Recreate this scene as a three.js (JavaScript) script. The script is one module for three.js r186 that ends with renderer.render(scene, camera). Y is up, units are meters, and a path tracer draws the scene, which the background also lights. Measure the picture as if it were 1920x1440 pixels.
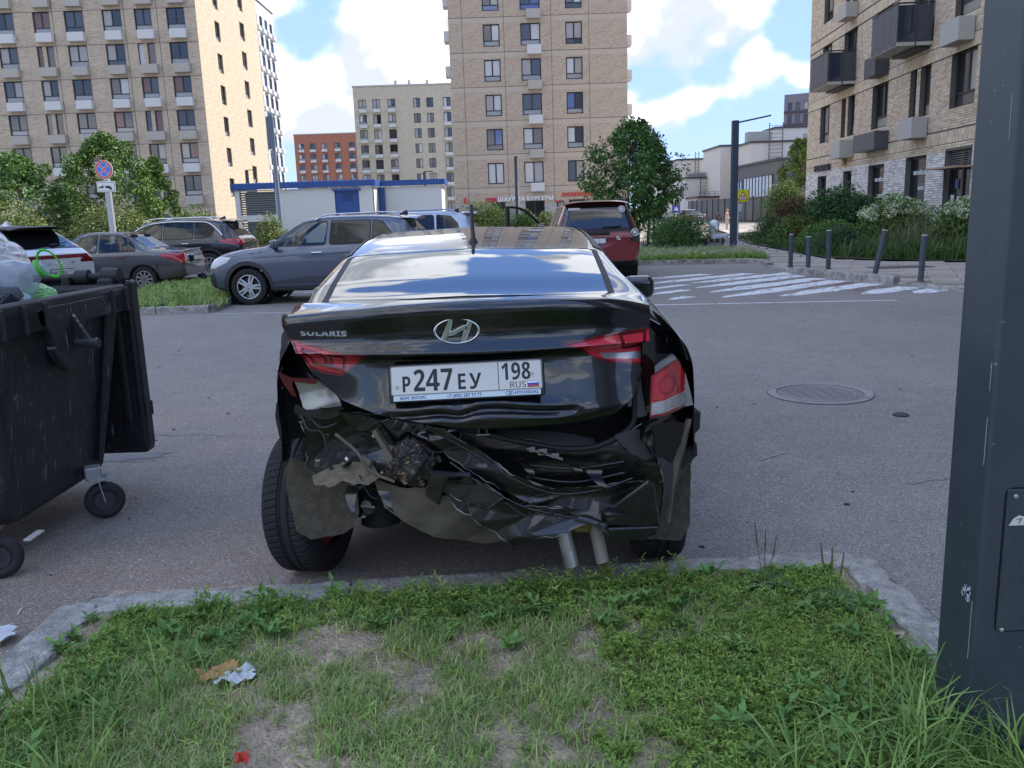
import * as THREE from 'three';
import { mergeGeometries } from 'three/addons/utils/BufferGeometryUtils.js';
import { RoundedBoxGeometry } from 'three/addons/geometries/RoundedBoxGeometry.js';
import { MarchingCubes } from 'three/addons/objects/MarchingCubes.js';
import { FontLoader } from 'three/addons/loaders/FontLoader.js';
import { TextGeometry } from 'three/addons/geometries/TextGeometry.js';

// ---------------------------------------------------------------- camera, sky, sun, exposure
const scene = new THREE.Scene();
const camera = new THREE.PerspectiveCamera(48.99, 4 / 3, 0.05, 2000);
camera.position.set(0, 1.5, 0);
camera.rotation.set(-0.1986, 0, -0.0336, 'YXZ');
const renderer = new THREE.WebGLRenderer();
renderer.toneMapping = THREE.LinearToneMapping;
renderer.toneMappingExposure = 2.55;
renderer.shadowMap.enabled = true;

const SUN = new THREE.Vector3(0.60, 0.68, -0.40).normalize();
const sun = new THREE.DirectionalLight(new THREE.Color().setRGB(1, 0.94, 0.86), 3.1);
sun.position.copy(SUN).multiplyScalar(150).add(new THREE.Vector3(0, 0, -60));
sun.target.position.set(0, 0, -60);
sun.castShadow = true;
Object.assign(sun.shadow.camera, { left: -110, right: 110, top: 110, bottom: -110, near: 1, far: 400 });
sun.shadow.mapSize.set(4096, 4096);
scene.add(sun, sun.target);

// seeded random numbers and lattice noise
function rng(seed) { let a = seed >>> 0; return () => { a = (a + 0x6d2b79f5) | 0; let t = Math.imul(a ^ (a >>> 15), 1 | a); t = (t + Math.imul(t ^ (t >>> 7), 61 | t)) ^ t; return ((t ^ (t >>> 14)) >>> 0) / 4294967296; }; }
const LAT = new Float32Array(65536); { const r = rng(7); for (let i = 0; i < 65536; i++) LAT[i] = r(); }
const hsh = (x, y, z = 0) => LAT[(Math.imul(x, 73856093) ^ Math.imul(y, 19349663) ^ Math.imul(z, 83492791)) & 65535];
const sm = (t) => t * t * (3 - 2 * t), lerp = (a, b, t) => a + (b - a) * t, clamp = (x, a = 0, b = 1) => Math.min(b, Math.max(a, x));
const sstep = (a, b, x) => sm(clamp((x - a) / (b - a)));
function vn(x, y, per = 0, sd = 0) {      // value noise, period per (0: none)
  let ix = Math.floor(x), iy = Math.floor(y); const fx = sm(x - ix), fy = sm(y - iy);
  const w = (k) => per ? ((k % per) + per) % per : k;
  const a = w(ix), b = w(ix + 1), c = w(iy), d = w(iy + 1);
  return lerp(lerp(hsh(a, c, sd), hsh(b, c, sd), fx), lerp(hsh(a, d, sd), hsh(b, d, sd), fx), fy);
}
function vn3(x, y, z) {
  const ix = Math.floor(x), iy = Math.floor(y), iz = Math.floor(z), fx = sm(x - ix), fy = sm(y - iy), fz = sm(z - iz);
  const q = (k) => lerp(lerp(hsh(ix, iy, k), hsh(ix + 1, iy, k), fx), lerp(hsh(ix, iy + 1, k), hsh(ix + 1, iy + 1, k), fx), fy);
  return lerp(q(iz), q(iz + 1), fz);
}
function fbm(x, y, oct = 4, per = 0, sd = 0) { let s = 0, a = 0.5, n = 0; for (let i = 0; i < oct; i++) { s += a * vn(x, y, per, sd + i * 17); n += a; x *= 2; y *= 2; per *= 2; a *= 0.5; } return s / n; }

{ // one computed sky: blue air, cumulus, the same all round
  const W = 2048, Hh = 1024, data = new Float32Array(W * Hh * 4);
  const f3 = (x, y, z, o) => { let t = 0, a = 0.5, n = 0; for (let i = 0; i < o; i++) { t += a * vn3(x + i * 7.3, y + i * 3.1, z + i * 5.7); n += a; a *= 0.52; x *= 2.03; y *= 2.03; z *= 2.03; } return t / n; };
  const dens = (x, y, z) => { // cumulus: billows on a warped field, flattened in height
    const w = f3(x * 3 + 3.1, y * 4 + 1.7, z * 3 + 9.2, 3) - 0.5, v = f3(x * 3 + 13.1, y * 4 + 11.7, z * 3 + 2.2, 3) - 0.5;
    const big = f3(x * 2.9 + w * 0.6 + 4.0, y * 6.0 + v * 0.6, z * 2.9 + v * 0.6 + 7.4, 3), puff = f3(x * 10 + w * 1.5, y * 15 + v * 1.5, z * 10 - w * 1.5, 6);
    return big * 0.66 + puff * 0.34;
  };
  for (let r = 0; r < Hh; r++) {
    const el = ((r + 0.5) / Hh - 0.5) * Math.PI, y = Math.sin(el), c = Math.cos(el);
    for (let q = 0; q < W; q++) {
      const az = ((q + 0.5) / W - 0.5) * 2 * Math.PI, x = Math.cos(az) * c, z = Math.sin(az) * c, o = (r * W + q) * 4;
      const up = Math.max(y, 0), t = Math.pow(up, 0.42);
      let R = lerp(0.37, 0.085, t), G = lerp(0.48, 0.22, t), B = lerp(0.70, 0.60, t);
      const mu = x * SUN.x + y * SUN.y + z * SUN.z, glow = Math.pow(Math.max(mu, 0), 24) * 0.3;
      R += glow; G += glow; B += glow;
      if (y > 0.0) {
        const d = dens(x, y, z), a = sstep(0, 0.044, d - 0.476 - 0.03 * sstep(0.22, 0.6, y));
        if (a > 0) {
          const d2 = dens(x + SUN.x * 0.028, y + SUN.y * 0.028, z + SUN.z * 0.028);
          const lit = clamp(0.61 + (d - d2) * 10 - sstep(0.53, 0.66, d) * 0.22, 0.33, 0.88);
          const cr = 0.98 * lit + 0.05, cg = 0.99 * lit + 0.075, cb = 1.0 * lit + 0.115, hz = sstep(0.0, 0.10, y) * 0.97;
          R = lerp(R, cr, a * hz); G = lerp(G, cg, a * hz); B = lerp(B, cb, a * hz);
        }
      } else { R = 0.30; G = 0.31; B = 0.32; }
      data[o] = R * 0.9; data[o + 1] = G * 0.9; data[o + 2] = B * 0.9; data[o + 3] = 1;
    }
  }
  const t = new THREE.DataTexture(data, W, Hh, THREE.RGBAFormat, THREE.FloatType);
  t.mapping = THREE.EquirectangularReflectionMapping; t.magFilter = THREE.LinearFilter; t.needsUpdate = true;
  scene.background = t; scene.environment = t;
}
// ---------------------------------------------------------------- helpers
const V3 = (x, y, z) => new THREE.Vector3(x, y, z), PI = Math.PI;
const taken = new Map();
function numbered(name) { const n = taken.get(name) ?? -1; taken.set(name, n + 1); return n < 0 ? name : name + '_' + String(n + 1).padStart(3, '0'); }
function tag(o, label, category, group, kind) { o.userData.label = label; if (category) o.userData.category = category; if (group) o.userData.group = group; if (kind) o.userData.kind = kind; return o; }
function thing(name, label, category, pos = [0, 0, 0], turn = 0, group) {
  const o = new THREE.Group(); o.name = numbered(name); scene.add(o); o.position.set(...pos); o.rotation.y = turn; tag(o, label, category, group); return o;
}
function norm1(g) { // one attribute layout for all: non-indexed position, normal, uv (+color when kept)
  if (g.index) g = g.toNonIndexed(); if (!g.attributes.normal) g.computeVertexNormals();
  if (!g.attributes.uv) g.setAttribute('uv', new THREE.BufferAttribute(new Float32Array(g.attributes.position.count * 2), 2));
  for (const k of Object.keys(g.attributes)) if (!['position', 'normal', 'uv', 'color'].includes(k)) g.deleteAttribute(k);
  g.morphAttributes = {}; g.clearGroups?.(); return g;
}
function merge(list) { list = list.map(norm1); return list.length === 1 ? list[0] : mergeGeometries(list, false); }
function obj(name, geos, mat, parent) {
  const m = new THREE.Mesh(Array.isArray(geos) ? merge(geos) : geos, mat);
  m.name = parent ? name : numbered(name); m.castShadow = m.receiveShadow = true; (parent ?? scene).add(m); return m;
}
function struct(name, geos, mat) { const m = obj(name, geos, mat); m.userData.kind = 'structure'; return m; }
const box = (w, h, d, x = 0, y = 0, z = 0) => new THREE.BoxGeometry(w, h, d).translate(x, y, z);
const rbox = (w, h, d, r = 0.01, x = 0, y = 0, z = 0, s = 2) => new RoundedBoxGeometry(w, h, d, s, Math.min(r, w / 2.01, h / 2.01, d / 2.01)).translate(x, y, z);
function between(a, b, r0, r1 = r0, seg = 8, open = false) { // tapered cylinder from a to b
  const A = V3(...a), B = V3(...b), L = A.distanceTo(B), g = new THREE.CylinderGeometry(r1, r0, L, seg, 1, open);
  g.applyQuaternion(new THREE.Quaternion().setFromUnitVectors(V3(0, 1, 0), B.clone().sub(A).normalize())); return g.translate((A.x + B.x) / 2, (A.y + B.y) / 2, (A.z + B.z) / 2);
}
function bar(a, b, w, h) { const A = V3(...a), B = V3(...b), d = B.clone().sub(A), g = new THREE.BoxGeometry(w, h, d.length()); const m = new THREE.Matrix4().lookAt(B, A, V3(0, 1, 0)); return g.applyMatrix4(m).translate((A.x + B.x) / 2, (A.y + B.y) / 2, (A.z + B.z) / 2); }
function tube(pts, r, seg = 24, rad = 8, closed = false) { return new THREE.TubeGeometry(new THREE.CatmullRomCurve3(pts.map((p) => V3(...p)), closed, 'centripetal'), seg, r, rad, closed); }
function shapeOf(pts) { const s = new THREE.Shape(); pts.forEach(([x, y], i) => i ? s.lineTo(x, y) : s.moveTo(x, y)); return s; }
function extr(pts, depth, bevel = 0, holes = []) { // polygon in xy, extruded to +z
  const s = shapeOf(pts); for (const h of holes) s.holes.push(new THREE.Path(h.map(([x, y]) => new THREE.Vector2(x, y))));
  return new THREE.ExtrudeGeometry(s, { depth, bevelEnabled: bevel > 0, bevelSize: bevel, bevelThickness: bevel, bevelSegments: 1, curveSegments: 8 });
}
function boxUV(g, s = 1) { // uv in metres by the dominant axis of each face
  g = norm1(g); const p = g.attributes.position, uv = g.attributes.uv, a = V3(), b = V3(), c = V3(), n = V3();
  for (let i = 0; i < p.count; i += 3) {
    a.fromBufferAttribute(p, i); b.fromBufferAttribute(p, i + 1); c.fromBufferAttribute(p, i + 2);
    n.copy(b).sub(a).cross(c.clone().sub(a)); const ax = Math.abs(n.x), ay = Math.abs(n.y), az = Math.abs(n.z);
    [a, b, c].forEach((q, k) => ay >= ax && ay >= az ? uv.setXY(i + k, q.x * s, q.z * s) : ax >= az ? uv.setXY(i + k, q.z * s, q.y * s) : uv.setXY(i + k, q.x * s, q.y * s));
  }
  return g;
}
// materials
const lin = (r, g, b) => new THREE.Color().setRGB(r, g, b);
function M(color, rough = 0.8, extra = {}) {
  const c = Array.isArray(color) ? lin(...color) : new THREE.Color(color);
  const P = ['clearcoat', 'sheen', 'transmission', 'ior', 'specularIntensity', 'clearcoatRoughness', 'thickness', 'anisotropy'].some((k) => k in extra);
  return new (P ? THREE.MeshPhysicalMaterial : THREE.MeshStandardMaterial)({ color: c, roughness: rough, ...extra });
}
function tex(size, fn, { srgb = true, rep = 1, h = size } = {}) { // fn(u,v) -> [r,g,b] 0..1 (sRGB when srgb) or a number
  const d = new Uint8Array(size * h * 4);
  for (let j = 0; j < h; j++) for (let i = 0; i < size; i++) {
    const c = fn(i / size, j / h), o = (j * size + i) * 4;
    if (typeof c === 'number') { d[o] = d[o + 1] = d[o + 2] = clamp(c) * 255; } else { d[o] = clamp(c[0]) * 255; d[o + 1] = clamp(c[1]) * 255; d[o + 2] = clamp(c[2]) * 255; }
    d[o + 3] = 255;
  }
  const t = new THREE.DataTexture(d, size, h); t.wrapS = t.wrapT = THREE.RepeatWrapping; t.magFilter = THREE.LinearFilter; t.minFilter = THREE.LinearMipmapLinearFilter;
  if (srgb) t.colorSpace = THREE.SRGBColorSpace; t.repeat.set(rep, rep); t.needsUpdate = true; return t;
}
function canvasTex(w, h, draw) { const c = document.createElement('canvas'); c.width = w; c.height = h; const x = c.getContext('2d'); draw(x, w, h); const t = new THREE.CanvasTexture(c); t.colorSpace = THREE.SRGBColorSpace; t.anisotropy = 8; return t; }
function retex(t, rx, ry = rx, ox = 0, oy = 0) { const c = t.clone(); c.repeat.set(rx, ry); c.offset.set(ox, oy); c.needsUpdate = true; return c; }

// triangle soup: [x y z nx ny nz u v] * 3 per triangle. Built from grids, cut along signed distances.
class Soup {
  constructor(a = []) { this.a = a; }
  static grid(nu, nv, fn, { uvs = 1, flip = false } = {}) { // fn(u,v) -> [x,y,z]
    const P = []; for (let j = 0; j <= nv; j++) for (let i = 0; i <= nu; i++) P.push(fn(i / nu, j / nv));
    const at = (i, j) => P[clamp(j, 0, nv) * (nu + 1) + clamp(i, 0, nu)], N = [];
    for (let j = 0; j <= nv; j++) for (let i = 0; i <= nu; i++) {
      const a = at(i - 1, j), b = at(i + 1, j), c = at(i, j - 1), d = at(i, j + 1);
      let x = (b[1] - a[1]) * (d[2] - c[2]) - (b[2] - a[2]) * (d[1] - c[1]), y = (b[2] - a[2]) * (d[0] - c[0]) - (b[0] - a[0]) * (d[2] - c[2]), z = (b[0] - a[0]) * (d[1] - c[1]) - (b[1] - a[1]) * (d[0] - c[0]);
      const l = Math.hypot(x, y, z) || 1, s = flip ? -1 / l : 1 / l; N.push([x * s, y * s, z * s]);
    }
    const out = [], put = (i, j) => { const k = j * (nu + 1) + i, p = P[k], n = N[k]; out.push(p[0], p[1], p[2], n[0], n[1], n[2], i / nu * uvs, j / nv * uvs); };
    for (let j = 0; j < nv; j++) for (let i = 0; i < nu; i++) {
      if (flip) { put(i, j); put(i + 1, j + 1); put(i + 1, j); put(i, j); put(i, j + 1); put(i + 1, j + 1); }
      else { put(i, j); put(i + 1, j); put(i + 1, j + 1); put(i, j); put(i + 1, j + 1); put(i, j + 1); }
    }
    return new Soup(out);
  }
  static of(g) { g = norm1(g); const p = g.attributes.position.array, n = g.attributes.normal.array, u = g.attributes.uv.array, o = []; for (let i = 0; i < p.length / 3; i++) o.push(p[3 * i], p[3 * i + 1], p[3 * i + 2], n[3 * i], n[3 * i + 1], n[3 * i + 2], u[2 * i], u[2 * i + 1]); return new Soup(o); }
  split(f) { // [inside (f<0), outside]
    const A = this.a, ins = [], out = [], v = [[], [], []], d = [0, 0, 0];
    const mix = (p, q, t) => { const r = new Array(8); for (let k = 0; k < 8; k++) r[k] = p[k] + (q[k] - p[k]) * t; return r; };
    for (let i = 0; i < A.length; i += 24) {
      for (let k = 0; k < 3; k++) { const o = i + k * 8; v[k] = A.slice(o, o + 8); d[k] = f(v[k][0], v[k][1], v[k][2], v[k]); }
      const n = (d[0] < 0) + (d[1] < 0) + (d[2] < 0);
      if (n === 3) { for (const q of v) ins.push(...q); } else if (n === 0) { for (const q of v) out.push(...q); } else {
        const s = n === 1 ? d.findIndex((x) => x < 0) : d.findIndex((x) => x >= 0), a = v[s], b = v[(s + 1) % 3], c = v[(s + 2) % 3], da = d[s], db = d[(s + 1) % 3], dc = d[(s + 2) % 3];
        const ab = mix(a, b, da / (da - db)), ac = mix(a, c, da / (da - dc)), one = n === 1 ? ins : out, two = n === 1 ? out : ins;
        one.push(...a, ...ab, ...ac); two.push(...ab, ...b, ...c, ...ab, ...c, ...ac);
      }
    }
    return [new Soup(ins), new Soup(out)];
  }
  map(f) { const A = this.a.slice(); for (let i = 0; i < A.length; i += 8) { const r = f(A[i], A[i + 1], A[i + 2], A[i + 3], A[i + 4], A[i + 5]); A[i] = r[0]; A[i + 1] = r[1]; A[i + 2] = r[2]; } return new Soup(A); }
  inset(d) { return this.map((x, y, z, a, b, c) => [x - a * d, y - b * d, z - c * d]); }
  mirror() { const A = this.a, o = []; for (let i = 0; i < A.length; i += 24) for (const k of [0, 16, 8]) { const j = i + k; o.push(A[j], A[j + 1], -A[j + 2], A[j + 3], A[j + 4], -A[j + 5], A[j + 6], A[j + 7]); } return new Soup(o); }
  mirrorX() { const A = this.a, o = []; for (let i = 0; i < A.length; i += 24) for (const k of [0, 16, 8]) { const j = i + k; o.push(-A[j], A[j + 1], A[j + 2], -A[j + 3], A[j + 4], A[j + 5], A[j + 6], A[j + 7]); } return new Soup(o); }
  add(s) { for (let i = 0; i < s.a.length; i++) this.a.push(s.a[i]); return this; }
  get size() { return this.a.length / 24; }
  geo(flat = false) {
    const n = this.a.length / 8, p = new Float32Array(n * 3), q = new Float32Array(n * 3), u = new Float32Array(n * 2);
    for (let i = 0; i < n; i++) { for (let k = 0; k < 3; k++) { p[3 * i + k] = this.a[8 * i + k]; q[3 * i + k] = this.a[8 * i + 3 + k]; } u[2 * i] = this.a[8 * i + 6]; u[2 * i + 1] = this.a[8 * i + 7]; }
    const g = new THREE.BufferGeometry(); g.setAttribute('position', new THREE.BufferAttribute(p, 3)); g.setAttribute('normal', new THREE.BufferAttribute(q, 3)); g.setAttribute('uv', new THREE.BufferAttribute(u, 2));
    if (flat) g.computeVertexNormals(); return g;
  }
}
function sdPoly(pts) { // signed distance to a polygon, negative inside
  return (x, y) => {
    let d = 1e9, s = 1; const N = pts.length;
    for (let i = 0, j = N - 1; i < N; j = i, i++) {
      const [ax, ay] = pts[i], [bx, by] = pts[j], ex = bx - ax, ey = by - ay, wx = x - ax, wy = y - ay, t = clamp((wx * ex + wy * ey) / (ex * ex + ey * ey)), qx = wx - ex * t, qy = wy - ey * t;
      d = Math.min(d, qx * qx + qy * qy);
      const c1 = y >= ay, c2 = y < by, c3 = ex * wy > ey * wx; if ((c1 && c2 && c3) || (!c1 && !c2 && !c3)) s = -s;
    }
    return s * Math.sqrt(d);
  };
}
function sdLine(pts) { // distance to a polyline
  return (x, y) => { let d = 1e9; for (let i = 1; i < pts.length; i++) { const [ax, ay] = pts[i - 1], [bx, by] = pts[i], ex = bx - ax, ey = by - ay, wx = x - ax, wy = y - ay, t = clamp((wx * ex + wy * ey) / (ex * ex + ey * ey)); d = Math.min(d, Math.hypot(wx - ex * t, wy - ey * t)); } return d; };
}
function curve(pts, tension = 1) { // monotone x -> y interpolation through points (smooth)
  const n = pts.length, m = new Array(n), dx = [], s = [];
  for (let i = 0; i < n - 1; i++) { dx.push(pts[i + 1][0] - pts[i][0]); s.push((pts[i + 1][1] - pts[i][1]) / dx[i]); }
  m[0] = s[0]; m[n - 1] = s[n - 2]; for (let i = 1; i < n - 1; i++) m[i] = s[i - 1] * s[i] <= 0 ? 0 : 2 * s[i - 1] * s[i] / (s[i - 1] + s[i]) * tension;
  return (x) => {
    if (x <= pts[0][0]) return pts[0][1]; if (x >= pts[n - 1][0]) return pts[n - 1][1];
    let i = 0; while (x > pts[i + 1][0]) i++; const h = dx[i], t = (x - pts[i][0]) / h, t2 = t * t, t3 = t2 * t;
    return (2 * t3 - 3 * t2 + 1) * pts[i][1] + (t3 - 2 * t2 + t) * h * m[i] + (-2 * t3 + 3 * t2) * pts[i + 1][1] + (t3 - t2) * h * m[i + 1];
  };
}
const roundPoly = (pts, r, n = 4) => { const out = []; const N = pts.length; for (let i = 0; i < N; i++) { const p = pts[(i + N - 1) % N], q = pts[i], s = pts[(i + 1) % N], l1 = Math.hypot(p[0] - q[0], p[1] - q[1]), l2 = Math.hypot(s[0] - q[0], s[1] - q[1]), k = Math.min(r, l1 * 0.45, l2 * 0.45), a = [q[0] + (p[0] - q[0]) / l1 * k, q[1] + (p[1] - q[1]) / l1 * k], b = [q[0] + (s[0] - q[0]) / l2 * k, q[1] + (s[1] - q[1]) / l2 * k]; for (let t = 0; t <= n; t++) { const u = t / n; out.push([(1 - u) * (1 - u) * a[0] + 2 * u * (1 - u) * q[0] + u * u * b[0], (1 - u) * (1 - u) * a[1] + 2 * u * (1 - u) * q[1] + u * u * b[1]]); } } return out; };
function sheetOn(pts, y, name, mat, parent) { const g = new THREE.ShapeGeometry(shapeOf(pts.map(([x, z]) => [x, -z]))).rotateX(-PI / 2).translate(0, y, 0); return parent === undefined ? struct(name, boxUV(g), mat) : obj(name, boxUV(g), mat, parent); }
const inPoly = (pts, x, y) => { let s = false; for (let i = 0, j = pts.length - 1; i < pts.length; j = i++) { const [ax, ay] = pts[i], [bx, by] = pts[j]; if ((ay > y) !== (by > y) && x < (bx - ax) * (y - ay) / (by - ay) + ax) s = !s; } return s; };
// ---------------------------------------------------------------- ground, road, kerbs, pavement
const asphaltTex = tex(1024, (u, v) => {
  const a = vn(u * 340, v * 340, 340, 1), b = vn(u * 190, v * 190, 190, 5), c = fbm(u * 12, v * 12, 4, 12, 9), st = Math.pow(hsh((u * 512) | 0, (v * 512) | 0, 77), 26);
  const g = 0.545 + (a - 0.5) * 0.11 + (b - 0.5) * 0.07 + (c - 0.5) * 0.05 + st * 0.42 - Math.pow(hsh((u * 400) | 0, (v * 400) | 0, 12), 30) * 0.3;
  return [g * 1.025, g * 0.985, g * 0.935];
}, { rep: 0.5 });
const asphaltBump = tex(1024, (u, v) => 0.5 + (vn(u * 340, v * 340, 340, 1) - 0.5) * 0.7 + (vn(u * 120, v * 120, 120, 5) - 0.5) * 0.3, { srgb: false, rep: 0.5 });
const mAsphalt = M(0xffffff, 0.93, { map: asphaltTex, bumpMap: asphaltBump, bumpScale: 0.0012, vertexColors: true });
const concTex = tex(512, (u, v) => { const g = 0.66 + (fbm(u * 24, v * 24, 4, 24, 3) - 0.5) * 0.22 + (vn(u * 200, v * 200, 200, 4) - 0.5) * 0.16 - Math.pow(fbm(u * 9, v * 9, 4, 9, 31), 3) * 0.35; return [g, g * 0.985, g * 0.955]; });
const concBump = tex(512, (u, v) => fbm(u * 60, v * 60, 4, 60, 6), { srgb: false });
const mKerb = M(0xffffff, 0.95, { map: concTex, bumpMap: concBump, bumpScale: 0.006, color: lin(1.0, 0.98, 0.94) });
const mKerbB = M(0xffffff, 0.95, { map: concTex, bumpMap: concBump, bumpScale: 0.006, color: lin(0.85, 0.83, 0.79) });

struct('ground', (() => { const g = new THREE.CircleGeometry(900, 48).rotateX(-PI / 2).translate(0, -0.06, -100); return boxUV(g, 0.2); })(), M([0.20, 0.185, 0.15], 1));
{ // the asphalt yard: one sheet, tinted by patches of dust and damp that have their own outline
  const X0 = -44, X1 = 34, Z0 = -70, Z1 = 16, nx = 156, nz = 172, s = Soup.grid(nx, nz, (u, v) => [lerp(X0, X1, u), 0, lerp(Z1, Z0, v)]), g = s.geo();
  const p = g.attributes.position, n = p.count, col = new Float32Array(n * 3), uv = g.attributes.uv;
  for (let i = 0; i < n; i++) {
    const x = p.getX(i), z = p.getZ(i); uv.setXY(i, x, z);
    const a = fbm(x * 0.35 + 40, z * 0.35 + 9, 4, 0, 2), b = fbm(x * 1.1 + 7, z * 1.1 + 80, 3, 0, 6);
    const dust = sstep(0.40, 0.62, b) * sstep(0.2, -1.6, x + (a - 0.5) * 2) * sstep(-10, -5, z + (a - 0.5) * 4);
    const k = 0.86 + (a - 0.5) * 0.26 + (b - 0.5) * 0.14;
    col[3 * i] = k * (1.0 + dust * 0.20); col[3 * i + 1] = k * (0.985 + dust * 0.06); col[3 * i + 2] = k * (0.985 - dust * 0.05);
  }
  g.setAttribute('color', new THREE.BufferAttribute(col, 3));
  struct('road', g, mAsphalt);
}
const road = scene.getObjectByName('road');
// kerb stones with worn, chipped edges
function kerbGeo(L, w, h, seed, chip = 0.012) {
  const r = rng(seed * 91 + 5), o = r() * 50, nl = Math.max(6, Math.round(L / 0.035)), prof = [[-w / 2, -0.12], [-w / 2, h * 0.4], [-w / 2, h - 0.03], [-w / 2 + 0.006, h - 0.008], [-w / 2 + 0.02, h], [-w / 4, h], [0, h], [w / 4, h], [w / 2 - 0.02, h], [w / 2 - 0.004, h - 0.006], [w / 2, h - 0.03], [w / 2, -0.12]];
  const s = Soup.grid(nl, prof.length - 1, (u, v) => {
    const q = prof[Math.round(v * (prof.length - 1))], x = (u - 0.5) * (L - 0.012), edge = q[1] > h - 0.04 && Math.abs(q[0]) > w * 0.4 ? 1 : 0.18;
    const n = fbm(x * 9 + o, q[0] * 30 + q[1] * 20 + o, 3, 0, 4), c = Math.max(0, n - 0.55) * chip * 12 * edge + (n - 0.5) * 0.004, e = 1 - sstep(0, 0.025, L / 2 - Math.abs(x)) * 0.995;
    return [x, q[1] - c * (q[1] > 0 ? 1 : 0) - e * 0.006 * (q[1] > h * 0.5 ? 1 : 0), q[0] * (1 - Math.min(0.5, c * 3 * edge / w))];
  });
  const cap = (sx) => { const g = new THREE.ShapeGeometry(shapeOf(prof.map(([a, b]) => [a, b - 0.004]))); return (sx > 0 ? g.rotateY(PI / 2) : g.rotateY(-PI / 2)).translate(sx * (L / 2 - 0.006), 0, 0); };
  return boxUV(merge([s.geo(), cap(-1), cap(1)]), 1.2);
}
let kerbN = 0;
const KG = new Map();
function kerb(name, path, w = 0.15, h = 0.12, step = 1) {
  const root = new THREE.Group(); root.name = numbered(name); root.userData.kind = 'structure'; scene.add(root);
  for (let i = 1; i < path.length; i++) {
    const [ax, az] = path[i - 1], [bx, bz] = path[i], L = Math.hypot(bx - ax, bz - az), n = Math.max(1, Math.round(L / step));
    for (let k = 0; k < n; k++) {
      const t = (k + 0.5) / n, l = L / n, key = l.toFixed(2) + w + h + (kerbN % 4); kerbN++;
      if (!KG.has(key)) KG.set(key, kerbGeo(l, w, h, kerbN));
      const m = obj('kerb_stone', KG.get(key), kerbN % 3 ? mKerb : mKerbB, root); m.position.set(lerp(ax, bx, t), 0, lerp(az, bz, t)); m.rotation.y = -Math.atan2(bz - az, bx - ax) + PI;
    }
  }
  return root;
}
kerb('lawn_kerb', [[-1.665, 3.5], [-1.665, -3.02]], 0.17, 0.1);
kerb('lawn_kerb', [[-1.665, -3.0], [1.36, -3.2]], 0.16, 0.1, 0.9);
kerb('lawn_kerb', [[1.36, -3.2], [1.36, 3.5]], 0.16, 0.1);
// lawn soil, trodden
const soilTex = tex(1024, (u, v) => {
  const a = fbm(u * 14, v * 14, 5, 14, 2), b = fbm(u * 90, v * 90, 3, 90, 8), g = 0.64 + (a - 0.5) * 0.30 + (b - 0.5) * 0.26, cr = Math.abs(fbm(u * 22, v * 22, 3, 22, 19) - 0.5);
  const k = g - (cr < 0.012 ? 0.12 : 0); return [k * 1.03, k * 0.92, k * 0.79];
}, { rep: 1.7 });
const mSoil = M(0xffffff, 1, { map: soilTex, bumpMap: tex(512, (u, v) => fbm(u * 60, v * 60, 5, 60, 2), { srgb: false, rep: 1.7 }), bumpScale: 0.01 });
const soilY = (x, z) => 0.082 + (fbm(x * 3 + 9, z * 3 + 4, 3, 0, 5) - 0.5) * 0.035 + (fbm(x * 11, z * 11, 3, 0, 15) - 0.5) * 0.018;
{ const s = Soup.grid(100, 190, (u, v) => { const x = lerp(-1.6, 1.3, u), z = lerp(3.4, -3.14, v); return [x, soilY(x, z), z]; }), g = s.geo(); const p = g.attributes.position; for (let i = 0; i < p.count; i++) g.attributes.uv.setXY(i, p.getX(i), p.getZ(i)); struct('lawn_soil', g, mSoil); }
// green island by the parked cars, clover bed, planting bed
const mEarth = M([0.13, 0.11, 0.07], 1);
const ISLAND = [[-5.2, -14.72], [-5.55, -17.4], [-7.0, -20.8], [-8.0, -20.6], [-7.95, -17.6], [-7.9, -14.72]];
sheetOn(ISLAND, 0.09, 'island_soil', mEarth);
kerb('island_kerb', [[-7.95, -14.65], [-5.2, -14.65], [-5.45, -17.4], [-7.0, -20.9]], 0.15, 0.13);
kerb('island_kerb', [[-7.2, -20.8], [-8.0, -20.6], [-8.0, -17.6], [-7.97, -14.7]], 0.15, 0.12);
const CLOVER = [[-2.5, -24.4], [6.5, -23.05], [6.9, -22.7], [7.3, -24.5], [7.6, -27.6], [5.6, -34.5], [3.5, -40], [-2.5, -42]];
sheetOn(CLOVER, 0.09, 'flower_bed_soil', mEarth);
kerb('bed_kerb', [[-2.5, -24.3], [3.8, -23.5], [6.5, -22.85], [6.72, -22.2], [6.46, -20.9]], 0.15, 0.13);
const BED = [[9.6, -34.2], [9.0, -26.9], [8.6, -22.9], [9.4, -21.4], [10.5, -20.0], [12.5, -18.5], [14.2, -16], [14.3, -12], [15.2, -16], [15.6, -44.5], [12, -46]];
sheetOn(BED, 0.082, 'planting_bed_soil', mEarth);
// pavement of concrete slabs, each its own piece
const paveTex = tex(512, (u, v) => { const g = 0.73 + (fbm(u * 30, v * 30, 4, 30, 2) - 0.5) * 0.16 + (vn(u * 256, v * 256, 256, 2) - 0.5) * 0.08; return [g, g * 0.965, g * 0.92]; });
const mSlab = [[0.50, 0.47, 0.44], [0.45, 0.43, 0.40], [0.55, 0.51, 0.47]].map((c) => M(c.map((x) => x * 1.5), 0.95, { map: paveTex }));
const SIDEWALK = [[6.66, -22.3], [6.44, -20.8], [6.42, -18.3], [6.69, -17.5], [6.95, -16.2], [7.3, -14.9], [7.6, -13.8], [8.6, -11], [9.4, -8], [14.3, -8], [14.2, -14], [12.5, -18.5], [10.5, -20], [9.4, -21.4], [8.6, -22.9], [9.0, -26.9], [9.6, -34], [11.8, -46], [15.5, -46], [15.5, -56], [3, -56], [5.9, -34], [7.7, -27.5], [7.35, -24.4]];
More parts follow.
